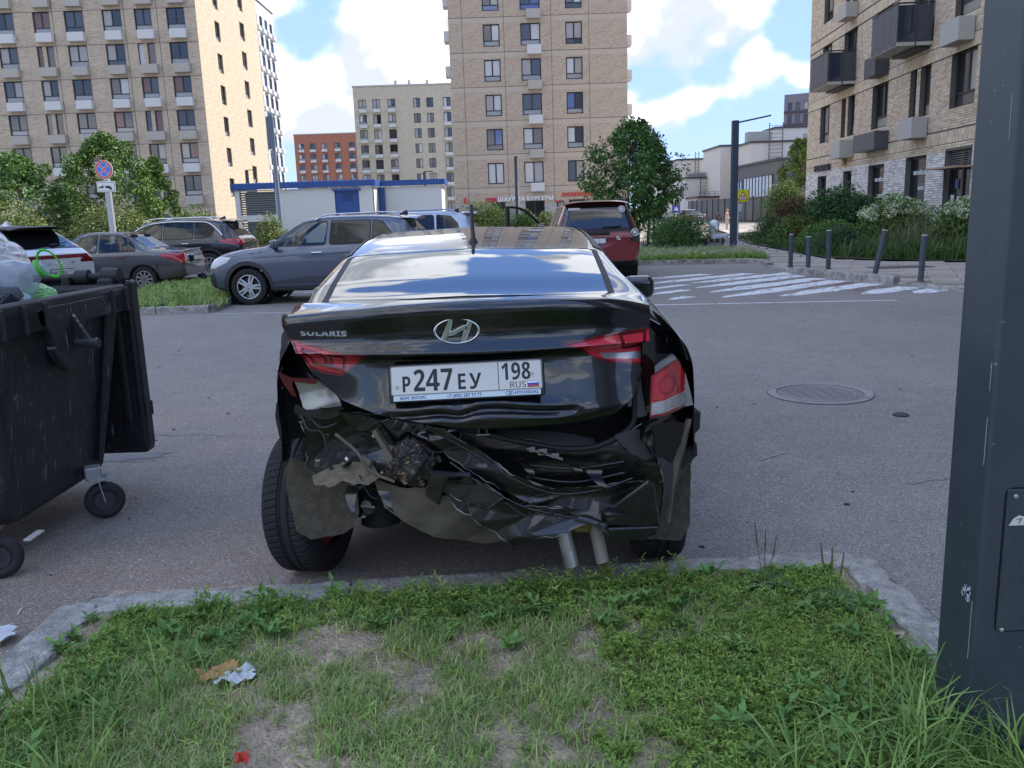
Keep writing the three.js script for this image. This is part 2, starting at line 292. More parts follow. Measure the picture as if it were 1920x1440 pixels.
sheetOn(SIDEWALK, 0.04, 'pavement_bed', M([0.36, 0.34, 0.31], 1));
{
  const root = new THREE.Group(); root.name = 'pavement'; root.userData.kind = 'structure'; scene.add(root);
  const gs = [0, 1, 2].map((k) => boxUV(rbox(0.985, 0.05, 0.485, 0.006, 0, 0, 0, 1).translate(k * 3.1, 0, k * 1.7)).translate(-k * 3.1, 0, -k * 1.7)), r = rng(11), a = 0.42, c = Math.cos(a), s = Math.sin(a); let n = 0; const far = [];
  for (let i = -60; i < 60; i++) for (let j = -80; j < 80; j++) {
    const lx = (i + (j & 1 ? 0.5 : 0)) * 1.0, lz = j * 0.5, x = 9 + lx * c - lz * s, z = -22 + lx * s + lz * c;
    if (z < -54 || [[-0.5, -0.25], [0.5, -0.25], [-0.5, 0.25], [0.5, 0.25]].some(([u, v]) => !inPoly(SIDEWALK, x + u * c - v * s, z + u * s + v * c))) continue;
    const jit = () => (r() - 0.5) * 0.012, pos = [x, 0.055 + jit() * 0.5, z], rot = [jit() * 0.6, -a + jit() * 0.8, jit() * 0.6], k = (r() * 3) | 0;
    if (z > -31 && n < 300) { const m = obj('paving_slab', gs[k], mSlab[(r() * 3) | 0], root); m.position.set(...pos); m.rotation.set(...rot); n++; } else far.push(gs[k].clone().applyMatrix4(new THREE.Matrix4().makeRotationY(-a)).translate(...pos));
  }
  if (far.length) { const m = obj('paving_slabs', far, mSlab[0], root); m.userData.kind = 'stuff'; }
}
kerb('crossing_kerb', [[6.37, -20.8], [6.33, -18.4]], 0.12, 0.075, 1.2);
kerb('crossing_kerb', [[6.33, -18.35], [6.58, -17.45], [6.83, -16.2], [7.08, -15.4]], 0.15, 0.17, 0.9);
kerb('crossing_kerb', [[7.1, -15.3], [7.22, -14.9], [7.52, -13.8], [8.5, -11], [9.3, -8]], 0.12, 0.075, 1.2);
obj('drain_cover', [rbox(1.25, 0.02, 0.62, 0.005, 0, 0, 0, 1)], M([0.12, 0.11, 0.105], 0.7, { metalness: 0.3 })).position.set(8.6, 0.084, -18.6);
tag(scene.getObjectByName('drain_cover'), 'flat dark metal drain cover let into the pale pavement behind the bollards', 'drain cover');
// painted marks: worn thermoplastic, ragged outline, sheets 4 mm above the asphalt
const wearA = tex(512, (u, v) => { const n = fbm(u * 16, v * 16, 5, 16, 3), e = vn(u * 200, v * 200, 200, 2); return sstep(0.30, 0.44, n * 0.75 + e * 0.25) > 0.42 ? 1 : 0; }, { srgb: false, rep: 0.8 });
const wearB = tex(512, (u, v) => (fbm(u * 16, v * 16, 5, 16, 8) * 0.8 + vn(u * 200, v * 200, 200, 5) * 0.2 > 0.54 ? 1 : 0), { srgb: false, rep: 0.5 });
const mPaint = M([0.74, 0.74, 0.74], 0.85, { alphaMap: wearA, alphaTest: 0.5 }), mRedPaint = M([0.26, 0.14, 0.13], 0.95, { alphaMap: wearB, alphaTest: 0.5 });
function stripe(name, x0, z0, x1, z1, w, seed, mat, y = 0.004, ragged = 0.6) {
  const L = Math.hypot(x1 - x0, z1 - z0), dx = (x1 - x0) / L, dz = (z1 - z0) / L, nx = -dz, nz = dx, n = Math.max(4, Math.round(L / 0.12)), a = [], b = [];
  for (let i = 0; i <= n; i++) { const t = i / n, q = fbm(i * 0.4 + seed * 9, seed * 3.3, 3, 0, 2) - 0.5, q2 = fbm(i * 0.45 + seed * 5, seed * 7.7, 3, 0, 4) - 0.5, th = Math.min(1, (t * 2.4 + 0.25)) * w / 2; a.push([x0 + dx * L * t + nx * (th + q * w * ragged * 0.5), z0 + dz * L * t + nz * (th + q * w * ragged * 0.5)]); b.push([x0 + dx * L * t - nx * (th + q2 * w * ragged * 0.5), z0 + dz * L * t - nz * (th + q2 * w * ragged * 0.5)]); }
  return sheetOn([...a, ...b.reverse()], y, name, mat, road);
}
[[3.00, -18.60, 4.57, -19.52], [2.80, -17.38, 5.49, -19.25], [3.70, -17.21, 6.36, -19.01], [2.56, -16.10, 3.56, -16.93], [3.59, -16.17, 6.40, -18.31], [2.58, -15.17, 3.34, -15.86], [3.66, -15.24, 6.40, -17.38], [2.71, -14.20, 3.14, -14.62], [3.62, -14.26, 6.55, -16.70], [4.58, -14.15, 6.85, -15.86], [5.88, -14.02, 7.12, -14.95], [6.74, -13.90, 7.4, -14.4]].forEach((q, i) => stripe('crosswalk_stripe', ...q, [3, 5, 7].includes(i) ? 0.26 : 0.46, i + 1, mPaint));
[[4.9, -17.9, 6.4, -18.75], [4.9, -16.85, 6.45, -17.85], [4.9, -15.9, 6.5, -17.0], [5.3, -15.2, 6.7, -16.25], [5.9, -14.6, 6.85, -15.35], [4.2, -18.6, 5.6, -19.4]].forEach((q, i) => stripe('faded_red_paint', ...q, 0.42, i + 30, mRedPaint, 0.0035));
stripe('parking_line', -5.0, -14.35, 6, -13.0, 0.09, 71, mPaint, 0.004, 0.15); stripe('parking_line', -5.0, -18.3, -1.5, -17.5, 0.1, 73, mPaint, 0.004, 0.2);
// manhole cover in its ring
{
  const t = thing('manhole_cover', 'round cast iron manhole cover with wavy relief in the asphalt', 'manhole', [2.48, 0, -6.64]);
  const mIron = M([0.22, 0.205, 0.195], 0.8, { metalness: 0.1, bumpMap: concBump, bumpScale: 0.002 }), mIron2 = M([0.30, 0.28, 0.265], 0.8, { metalness: 0.1 });
  obj('frame_ring', [new THREE.RingGeometry(0.335, 0.405, 64).rotateX(-PI / 2).translate(0, 0.006, 0), new THREE.TorusGeometry(0.40, 0.006, 5, 64).rotateX(PI / 2).translate(0, 0.004, 0), new THREE.TorusGeometry(0.34, 0.006, 5, 64).rotateX(PI / 2).translate(0, 0.006, 0)], mIron2, t);
  obj('gap', [new THREE.RingGeometry(0.402, 0.41, 64).rotateX(-PI / 2).translate(0, 0.003, 0)], M([0.03, 0.03, 0.03], 1), t);
  obj('cover', [new THREE.CylinderGeometry(0.325, 0.325, 0.008, 64).translate(0, 0.001, 0)], mIron, t);
  const ribs = [0.30, 0.27].map((r) => new THREE.TorusGeometry(r, 0.006, 4, 64).rotateX(PI / 2).translate(0, 0.005, 0));
  for (let k = -5; k <= 5; k++) { const zz = k * 0.044, half = Math.sqrt(Math.max(0, 0.25 * 0.25 - zz * zz)); if (half < 0.05) continue; const pts = []; for (let i = 0; i <= 26; i++) { const x = -half + i / 26 * 2 * half; pts.push([x, 0.006, zz + Math.sin(x * 70) * 0.009]); } ribs.push(tube(pts, 0.0055, 60, 4)); }
  for (let k = 0; k < 40; k++) { const a = k / 40 * 2 * PI; ribs.push(box(0.022, 0.006, 0.010, 0, 0, 0).rotateY(-a).translate(Math.cos(a) * 0.285, 0.007, Math.sin(a) * 0.285)); }
  for (let k = 0; k < 4; k++) { const a = 0.7 + k * PI / 2; ribs.push(box(0.05, 0.008, 0.03).rotateY(-a).translate(Math.cos(a) * 0.362, 0.009, Math.sin(a) * 0.362)); }
  obj('relief', ribs, mIron2, t);
}
tag(obj('small_round_plug', [new THREE.CylinderGeometry(0.055, 0.058, 0.01, 24), new THREE.TorusGeometry(0.05, 0.004, 4, 24).rotateX(PI / 2).translate(0, 0.005, 0)], M([0.05, 0.05, 0.05], 0.8)), 'small dark round plug in the asphalt beside the manhole', 'plug').position.set(2.77, 0.003, -5.84);

{ // damp and oily stains with ragged outlines
  const stainA = tex(256, (u, v) => { const q = Math.hypot(u - 0.5, v - 0.5) * 2, n = fbm(u * 7, v * 7, 5, 7, 3); return q + (n - 0.5) * 1.3 < 0.62 ? 1 : 0; }, { srgb: false }), m = M([0.185, 0.18, 0.178], 0.85, { alphaMap: stainA, alphaTest: 0.5 }), g = new THREE.PlaneGeometry(1, 1).rotateX(-PI / 2);
  for (const [x, z, w, d, a] of [[-2.05, -2.75, 0.5, 0.55, 0.6], [-2.6, -5.4, 0.9, 0.3, 0.1], [3.4, -5.1, 0.4, 0.12, 0.5], [2.9, -4.6, 0.3, 0.1, 0.2], [-0.8, -8.5, 1.6, 0.5, 0.3], [1.6, -9.5, 1.2, 0.5, 1.0]]) { const o = obj('stain', g, m, road); o.position.set(x, 0.003, z); o.scale.set(w, 1, d); o.rotation.y = a; }
  const cr = M([0.075, 0.072, 0.072], 1); for (const [sx, sz, l, a0, sd] of [[-3.2, -6.1, 1.4, 0.15, 1], [2.0, -4.3, 0.9, -0.2, 2], [3.6, -8.2, 1.8, 0.4, 3], [-1.9, -9.8, 2.2, 0.1, 4], [4.4, -11, 2.4, -0.1, 5]]) { const A = [], B = [], r = rng(sd * 31); let x = sx, z = sz; for (let i = 0; i <= 24; i++) { const w = 0.0035 * Math.sin(PI * (i + 0.5) / 25) * (0.5 + r()); A.push([x, z + w]); B.push([x, z - w]); x += Math.cos(a0) * l / 24; z += Math.sin(a0) * l / 24 + (r() - 0.5) * 0.05; } sheetOn([...A, ...B.reverse()], 0.0025, 'crack', cr, road); }
}
// ---------------------------------------------------------------- buildings
const hexs = (...h) => h.map((x) => [((x >> 16) & 255) / 255, ((x >> 8) & 255) / 255, (x & 255) / 255]);
function brickTex(tones, joint, nB = 8, nR = 24, size = 1024, sd = 1) {
  const mean = [0, 1, 2].map((c) => tones.reduce((a, t) => a + t[c], 0) / tones.length); tones = tones.map((t) => t.map((v, c) => mean[c] + (v - mean[c]) * 0.62));
  const h = 768; return tex(size, (u, v) => {
    const row = Math.floor(v * nR), fy = v * nR - row, off = row & 1 ? 0.5 : 0, bx = Math.floor(u * nB + off), fx = u * nB + off - bx, col = ((bx % nB) + nB) % nB;
    if (fx < 0.035 || fy < 0.13) return joint.map((c) => c + (vn(u * 300, v * 300, 300, 2) - 0.5) * 0.06);
    const t = hsh(col, row, sd), run = vn(u * nB * 0.5 + off, row * 0.9, 0, sd + 3), k = Math.min(tones.length - 1, Math.floor((t * 0.6 + run * 0.4) * tones.length)), n = (vn(u * 256, v * 256, 256, sd) - 0.5) * 0.07 + (hsh(col, row, sd + 9) - 0.5) * 0.06;
    return tones[k].map((c) => c + n);
  }, { h });
}
const brickBump = tex(512, (u, v) => { const row = Math.floor(v * 24), fy = v * 24 - row, off = row & 1 ? 0.5 : 0, q = u * 8 + off, fx = q - Math.floor(q); return fx < 0.035 || fy < 0.13 ? 0 : 0.8 + 0.2 * vn(u * 200, v * 200, 200); }, { srgb: false, h: 384 });
const BW = 1 / 2.08, BH = 1 / 1.8;
const mkBrick = (t) => M([0.97, 0.975, 1.0], 0.92, { map: retex(t, BW, BH), bumpMap: retex(brickBump, BW, BH), bumpScale: 0.01 });
const mBeige = mkBrick(brickTex(hexs(0xb5a28b, 0xc5b299, 0xd1bfa5, 0xd7c7ad, 0xbca991), hexs(0xa09280)[0], 8, 24, 1024, 1));
const mTower = mkBrick(brickTex(hexs(0xae9b87, 0xc0ac96, 0xcdb9a1, 0xd4c2a8, 0xb5a28d), hexs(0x978a7a)[0], 8, 24, 1024, 5));
const mCream = mkBrick(brickTex(hexs(0xc2b49b, 0xccbfa6, 0xd4c8b0), hexs(0xb5a994)[0], 8, 24, 512, 9));
const mOrange = mkBrick(brickTex(hexs(0xa5664e, 0xb07158, 0xb97c63), hexs(0x98695a)[0], 8, 24, 512, 12));
const mWhiteBrick = mkBrick(brickTex(hexs(0xc9c5bd, 0xb9b4ac, 0xd6d2cb, 0xa8a29a), hexs(0x6f6a66)[0], 8, 24, 512, 15));
const mFrame = M([0.022, 0.022, 0.026], 0.5), mFrameW = M([0.6, 0.6, 0.6], 0.5), mBoxWhite = M([0.60, 0.59, 0.57], 0.7), mBoxBeige = M([0.42, 0.39, 0.34], 0.7), mGraph = M([0.045, 0.047, 0.055], 0.55, { metalness: 0.2 }), mConc = M([0.42, 0.40, 0.36], 0.9), mRoofEdge = M([0.09, 0.09, 0.095], 0.6);
const pane = (c, cc = 1) => M(c, 0.12, { clearcoat: cc, clearcoatRoughness: 0.02, ior: 1.5 });
const mGlassD = pane([0.012, 0.013, 0.016]), mGlassM = pane([0.05, 0.052, 0.055]), mCurt = M([0.34, 0.32, 0.29], 0.5, { clearcoat: 1, clearcoatRoughness: 0.02 }), mCurtW = M([0.52, 0.51, 0.49], 0.5, { clearcoat: 1, clearcoatRoughness: 0.02 }), mBlind = M([0.16, 0.12, 0.10], 0.4, { clearcoat: 1, clearcoatRoughness: 0.02 }), mRust = M([0.14, 0.055, 0.03], 0.4, { clearcoat: 1, clearcoatRoughness: 0.02 }), mBlue = M([0.07, 0.12, 0.30], 0.4, { clearcoat: 1, clearcoatRoughness: 0.02 }), mLower = M([0.30, 0.30, 0.30], 0.4, { clearcoat: 1, clearcoatRoughness: 0.05 });
const PANES = [mGlassD, mGlassD, mGlassM, mCurt, mCurtW, mBlind, mGlassM, mCurt], PANES2 = [mGlassD, mCurt, mRust, mGlassM, mCurtW, mBlind, mGlassD, mRust];
const WGEO = new Map();
// a window facing +z, its lower left corner at the origin: frame mesh with a pane in each light
function windowAt(parent, x, y, z, w, h, r, { kind = 'lower', set = PANES, turn = 0, lower = mLower, frame = mFrame } = {}) {
  const f = Math.min(0.085, w * 0.09), key = [w, h, kind].join();
  if (!WGEO.has(key)) {
    const lo = kind === 'lower' ? h * 0.26 : 0, b = [box(w, f, 0.07, w / 2, f / 2, 0), box(w, f, 0.07, w / 2, h - f / 2, 0), box(f, h - 2 * f, 0.07, f / 2, h / 2, 0), box(f, h - 2 * f, 0.07, w - f / 2, h / 2, 0)], ps = [], two = kind !== 'single';
    if (lo) b.push(box(w - 2 * f, f * 0.8, 0.068, w / 2, lo, 0));
    if (two) b.push(box(f * 1.2, h - f - (lo || f) - f * 0.4, 0.066, w / 2, (h - f + (lo || f)) / 2 + f * 0.1, 0));
    const y0 = lo ? lo + f * 0.4 : f, ph = h - f - y0, g = (x0, x1, ya, hh) => new THREE.PlaneGeometry(x1 - x0, hh).translate((x0 + x1) / 2, ya + hh / 2, -0.012);
    if (two) ps.push(g(f, w / 2 - f * 0.6, y0, ph), g(w / 2 + f * 0.6, w - f, y0, ph)); else ps.push(g(f, w - f, y0, ph));
    if (lo) ps.push(g(f, w - f, f, lo - f * 1.4));
    WGEO.set(key, [merge(b), ps, lo > 0]);
  }
  const [fg, ps, hasLo] = WGEO.get(key), m = obj('window', fg, frame, parent); m.position.set(x, y, z); m.rotation.y = turn;
  ps.forEach((g, i) => obj('pane', g, hasLo && i === ps.length - 1 ? (r() < 0.8 ? lower : mGlassM) : set[(r() * set.length) | 0], m));
  return m;
}
// wall with openings: local x along, y up, front face at z=0, thickness behind it; openings [x,y,w,h]
function wall(parent, w, h, opens, mat, { x = 0, y = 0, z = 0, turn = 0, t = 0.3, name = 'wall' } = {}) {
  const g = extr([[0, 0], [w, 0], [w, h], [0, h]], t, 0, opens.map(([a, b, c, d]) => [[a, b], [a, b + d], [a + c, b + d], [a + c, b]])).translate(0, 0, -t);
  const m = obj(name, boxUV(g), mat, parent); m.position.set(x, y, z); m.rotation.y = turn; return m;
}
const acG = (w, h, d) => rbox(w, h, d, 0.02, w / 2, -h / 2, d / 2, 1);

{ // left block: shaded front, sunlit side
  const t = thing('apartment_block', 'long beige brick apartment block at the left with a sunlit end wall', 'building', [-25.25, 0, -75]), r = rng(3);
  const cols = [['W', -2.49, 1.52], ['P', -5.16, 1.42], ['W', -7.84, 1.6], ['W', -11.0, 1.6], ['P', -13.62, 1.42], ['W', -16.81, 1.6], ['W', -20.0, 1.6], ['P', -22.6, 1.42]], op = [], H = 30, L = 26;
  const rows = []; for (let k = 0; k < 9; k++) rows.push(4.0 + k * 2.712);
  rows.forEach((y, k) => cols.forEach(([kind, x, w], c) => { const pair = kind === 'P' && k % 2 === 0; pair ? op.push([L + x, y, 0.5, 1.73], [L + x + 0.8, y, 0.66, 1.73]) : op.push([L + x, y, w, 1.73]); }));
  const wl = wall(t, L, H, [...op, ...[-4.9, -9.5, -14, -18.6].map((x) => [L + x, 0.3, 2.6, 2.2])], mBeige, { x: -L }); void wl;
  rows.forEach((y, k) => cols.forEach(([kind, x, w]) => {
    const set = { set: r() < 0.5 ? PANES : PANES2 };
    if (kind === 'P' && k % 2 === 0) { windowAt(t, x, y, -0.16, 0.5, 1.73, r, { kind: 'single', ...set }); windowAt(t, x + 0.8, y, -0.16, 0.66, 1.73, r, { kind: 'single', ...set }); } else windowAt(t, x, y, -0.16, w, 1.73, r, set);
    const b = obj('air_conditioner_box', acG(1.36, 0.72, 0.5), k % 2 ? mBoxWhite : mBoxBeige, t); b.position.set(x + 0.28, y - 0.03, 0.002);
  }));
  for (const x of [-4.9, -9.5, -14, -18.6]) windowAt(t, x, 0.3, -0.16, 2.6, 2.2, r, { kind: 'two', set: [mGlassD] });
  const sop = []; for (let k = 0; k < 9; k++) { sop.push([4.3, 3.95 + k * 2.72, 1.35, 1.65], [11.85, 4.05 + k * 2.72 - 1.3, 1.5, 1.65]); }
  wall(t, 18.2, H, sop, mBeige, { turn: PI / 2, z: -0.31 });
  sop.forEach(([x, y, w, h]) => { const m = windowAt(t, -0.16, y, -x - 0.31, w, h, r, { kind: 'lower', set: [mGlassD, mGlassM] }); m.rotation.y = PI / 2; });
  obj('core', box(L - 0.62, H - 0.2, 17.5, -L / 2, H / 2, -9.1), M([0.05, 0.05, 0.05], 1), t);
  obj('cornice', box(L + 0.1, 0.3, 18.3, -L / 2, H + 0.15, -9.1), mRoofEdge, t);
  const j = []; for (const x of [-3.25, -6.0, -9.4, -11.95, -15.3, -18.1]) j.push(box(0.05, H - 4, 0.012, x, 4 + (H - 4) / 2 - 2, 0.004)); for (let k = 0; k < 9; k++) j.push(box(L, 0.04, 0.012, -L / 2, 3.0 + k * 2.712, 0.0045)); obj('expansion_joint', j, M([0.16, 0.13, 0.11], 1), t);
}
{ // white tall block behind it: its long side shows past the beige block
  const t = thing('white_apartment_block', 'distant pale grey apartment block glimpsed behind the sunlit side of the beige block', 'building', [-34, 0, -104]), r = rng(8), op = [], H = 32, mW = M([0.44, 0.46, 0.49], 0.9);
  for (let k = 0; k < 10; k++) for (const x of [20.4, 23.0, 25.6, 28.2]) op.push([x, 4.2 + k * 2.7, 1.4, 1.75]);
  wall(t, 8, H, [], mW, { x: -8 }); wall(t, 30.5, H, op, mW, { turn: PI / 2, z: -0.31 });
  op.forEach(([x, y, w, h]) => { windowAt(t, -0.12, y, -x - 0.31, w, h, r, { kind: 'two', set: [mGlassD, mGlassM, mBlue] }).rotation.y = PI / 2; const b = obj('air_conditioner_box', acG(1.3, 0.6, 0.55), mBoxWhite, t); b.position.set(0.002, y, -x - 0.41); b.rotation.y = PI / 2; });
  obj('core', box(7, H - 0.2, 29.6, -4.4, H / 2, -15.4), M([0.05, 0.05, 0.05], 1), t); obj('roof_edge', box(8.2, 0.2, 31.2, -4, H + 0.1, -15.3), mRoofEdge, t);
}
function blockFar(name, label, px, pz, W, H, cols, rows, mat, seed, opt = {}) {
  const t = thing(name, label, 'building', [px, 0, pz]), r = rng(seed), op = [];
  for (const y of rows) for (const [x, w, kind] of cols) op.push([x, y, w, opt.wh ?? 1.68, kind]);
  wall(t, W, H, op, mat, { t: 0.35 });
  op.forEach(([x, y, w, h, kind], i) => {
    if (kind === 'P') { windowAt(t, x, y, -0.16, w, h, r, { kind: 'two', set: opt.set ?? PANES }); } else windowAt(t, x, y, -0.16, w, h, r, { kind: kind === 'S' ? 'two' : 'lower', set: opt.set ?? PANES });
    if (kind !== 'S') obj('air_conditioner_box', acG(w - 0.1, 0.62, 0.55), mBoxWhite, t).position.set(x + 0.1, y - 0.02, 0.002);
  });
  wall(t, opt.deep ?? 16, H, [], mat, { turn: PI / 2, x: W, z: -0.36 }); wall(t, opt.deep ?? 16, H, [], mat, { turn: -PI / 2, z: -(opt.deep ?? 16) - 0.36 });
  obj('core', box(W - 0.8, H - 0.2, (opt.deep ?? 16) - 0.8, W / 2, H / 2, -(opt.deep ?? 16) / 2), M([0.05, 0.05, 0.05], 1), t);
  obj('roof_edge', box(W + 0.2, 0.25, (opt.deep ?? 16) + 0.2, W / 2, H + 0.12, -(opt.deep ?? 16) / 2), mConc, t); return t;
}
{
  const rows = []; for (let k = 0; k < 8; k++) rows.push(21.05 - k * 2.66);
  const t = blockFar('cream_apartment_block', 'pale cream apartment block with roof railing beside the tall beige tower', -27, -160, 23, 24.9, [[0.85, 1.4, 'W'], [3.4, 1.4, 'P'], [6.15, 1.4, 'W'], [10.8, 1.25, 'S'], [13.2, 1.25, 'S'], [16.2, 1.4, 'P'], [19.0, 1.4, 'W']], rows, mCream, 21);
  const b = [], z = -3; for (let k = 0; k <= 8; k++) b.push(box(0.06, 1.0, 0.06, 7.5 + k * 0.75, 25.6, z)); for (const y of [25.7, 26.1]) b.push(box(6, 0.06, 0.06, 10.5, y, z)); obj('roof_railing', b, mFrameW, t);
  for (const x of [7.4, 9.9, 13.2]) obj('roof_vent', new THREE.CylinderGeometry(0.28, 0.28, 1.3, 10).translate(x, 25.7, -3.4), mConc, t);
  obj('roof_dish', new THREE.SphereGeometry(0.8, 12, 6, 0, 2 * PI, 0, 1.0).translate(2.4, 24.7, -3), mFrameW, t);
}
{
  const rows = []; for (let k = 0; k < 7; k++) rows.push(20.3 - k * 2.75);
  blockFar('orange_brick_block', 'far orange brick apartment block with small windows and white balcony boxes', -56.3, -235, 22, 24.2, [[1.0, 1.6, 'W'], [4.1, 1.6, 'W'], [7.2, 1.6, 'P'], [10.75, 1.6, 'W'], [14.6, 1.6, 'W'], [18, 1.6, 'W']], rows, mOrange, 22, { wh: 1.6 });
}
{ // tower
  const t = thing('brick_tower', 'tall beige brick tower in the middle with shop signs at its foot', 'building', [-4.21, 0, -73]), r = rng(5), H = 31, W = 14.57, op = [];
  const cols = [[2.79, 1.36], [5.85, 1.63], [9.52, 1.37]], rows = []; for (let k = 0; k < 10; k++) rows.push(4.05 + k * 2.735);
  rows.forEach((y) => cols.forEach(([x, w]) => op.push([x, y, w, 1.73])));
  const shops = [[2.88, 0.15, 1.3, 2.38], [5.86, 0.15, 1.63, 2.42], [9.54, 0.15, 1.4, 2.42]];
  wall(t, W, H - 2.3, op.map(([a, b, c, d]) => [a, b - 2.3, c, d]).concat(shops.map(([a, b, c, d]) => [a, 0.0005, c, b + d - 2.3])), mTower, { y: 2.3 });
  wall(t, W, 2.298, shops.map(([a, b, c, d]) => [a, b, c, 2.298 - b - 0.0005]), mWhiteBrick, { name: 'ground_floor_wall' });
  const two = [[mGlassM, mCurtW], [mCurt, mGlassM], [mCurtW, mCurt], [mBlue, mGlassM], [mGlassM, mCurt], [mCurtW, mBlind], [mCurt, mCurtW]];
  rows.forEach((y, k) => cols.forEach(([x, w], c) => windowAt(t, x, y, -0.13, w, 1.73, r, { set: two[(k * 3 + c * 2) % two.length], kind: k ? 'lower' : 'two', lower: k > 4 ? mBlue : mLower })));
  rows.forEach((y, k) => obj('air_conditioner_box', acG(1.16, 0.72, 0.5), k % 2 ? mBoxBeige : mBoxWhite, t).position.set(6.36, y - 0.02, 0.002));
  shops.forEach(([x, y, w, h]) => windowAt(t, x, y, -0.13, w, h, r, { kind: 'two', set: [mGlassD] }));
  for (let k = 0; k < 6; k++) { obj('side_box', rbox(0.5, 0.85, 1.2, 0.02, 0, 0, 0, 1), mBoxWhite, t).position.set(W + 0.25, 7.1 + k * 2.735, -1.4); obj('side_box', rbox(0.45, 0.85, 1.2, 0.02, 0, 0, 0, 1), mBoxWhite, t).position.set(-0.23, 13.3 + k * 2.735, -1.4); }
  wall(t, 15, H, [], mTower, { turn: PI / 2, x: W, z: -0.31 }); wall(t, 15, H, [], mTower, { turn: -PI / 2, z: -15.31 });
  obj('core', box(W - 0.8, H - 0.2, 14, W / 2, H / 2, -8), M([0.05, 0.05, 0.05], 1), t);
  const j = []; for (const x of [4.5, 8.36, 11.44, 1.1]) j.push(box(0.035, H - 2.4, 0.012, x, H / 2 + 1.2, 0.004)); for (let k = 0; k < 11; k++) j.push(box(W, 0.035, 0.012, W / 2, 3.75 + k * 2.7, 0.0045)); obj('expansion_joint', j, M([0.13, 0.11, 0.095], 1), t);
  // soldier-course bands, flat tone
  for (let k = 0; k < 11; k++) obj('band', box(W - 0.02, 0.36, 0.008, W / 2, 3.52 + k * 2.7, 0.002), M([0.50, 0.42, 0.335], 0.95), t);
  const mSignW = M([0.8, 0.8, 0.8], 0.5), mSignR = M([0.62, 0.045, 0.03], 0.5);
  obj('sign_board', rbox(0.92, 0.36, 0.1, 0.01, 0, 0, 0, 1), M([0.45, 0.03, 0.05], 0.5), t).position.set(2.98, 2.72, 0.06);
  for (const [txt, x, wd, hh, col, yy] of [['СВШ', 2.56, 0.84, 0.24, '#ffffff', 2.72], ['ШАУРМА·БУРГЕРЫ', 3.5, 4.75, 0.42, '#ffffff', 2.76]]) letters(t, txt, x, yy, wd, hh, col === '#ffffff' ? mSignW : mSignR);
  letters(t, 'DOMINANT', 8.95, 3.0, 2.9, 0.36, mSignR);
  obj('red_sign_box', rbox(0.2, 0.44, 0.12, 0.01, 0, 0, 0, 1), mSignR, t).position.set(0.76, 2.75, 0.07); obj('red_sign_box', rbox(0.55, 0.2, 0.06, 0.01, 0, 0, 0, 1), mSignR, t).position.set(8.7, 2.45, 0.05);
}
// raised letters: each glyph traced from a canvas into small prisms (row runs), so Cyrillic works too
function letters(parent, txt, x, y, w, h, mat, turn = 0, depth = 0.06, name = 'sign_lettering', z = 0.02) {
  const W = Math.round(w / h * 22), Hh = 22, c = document.createElement('canvas'); c.width = W; c.height = Hh; const k = c.getContext('2d');
  k.fillStyle = '#000'; k.fillRect(0, 0, W, Hh); k.fillStyle = '#fff'; k.font = 'bold 26px sans-serif'; k.textBaseline = 'alphabetic'; const m = k.measureText(txt); k.setTransform(W / m.width, 0, 0, 1, 0, 0); k.fillText(txt, 0, 20);
  const d = k.getImageData(0, 0, W, Hh).data, g = [], px = w / W, py = h / Hh;
  for (let j = 0; j < Hh; j++) for (let i = 0; i < W; i++) if (d[(j * W + i) * 4] > 75) { let e = i; while (e + 1 < W && d[(j * W + e + 1) * 4] > 75) e++; g.push(box((e - i + 1) * px, py, depth, (i + e + 1) / 2 * px, (Hh - j - 0.5) * py - h / 2, depth / 2)); i = e; }
  const o = obj(name, g, mat, parent); o.position.set(x, y, z); o.rotation.y = turn; return o;
}
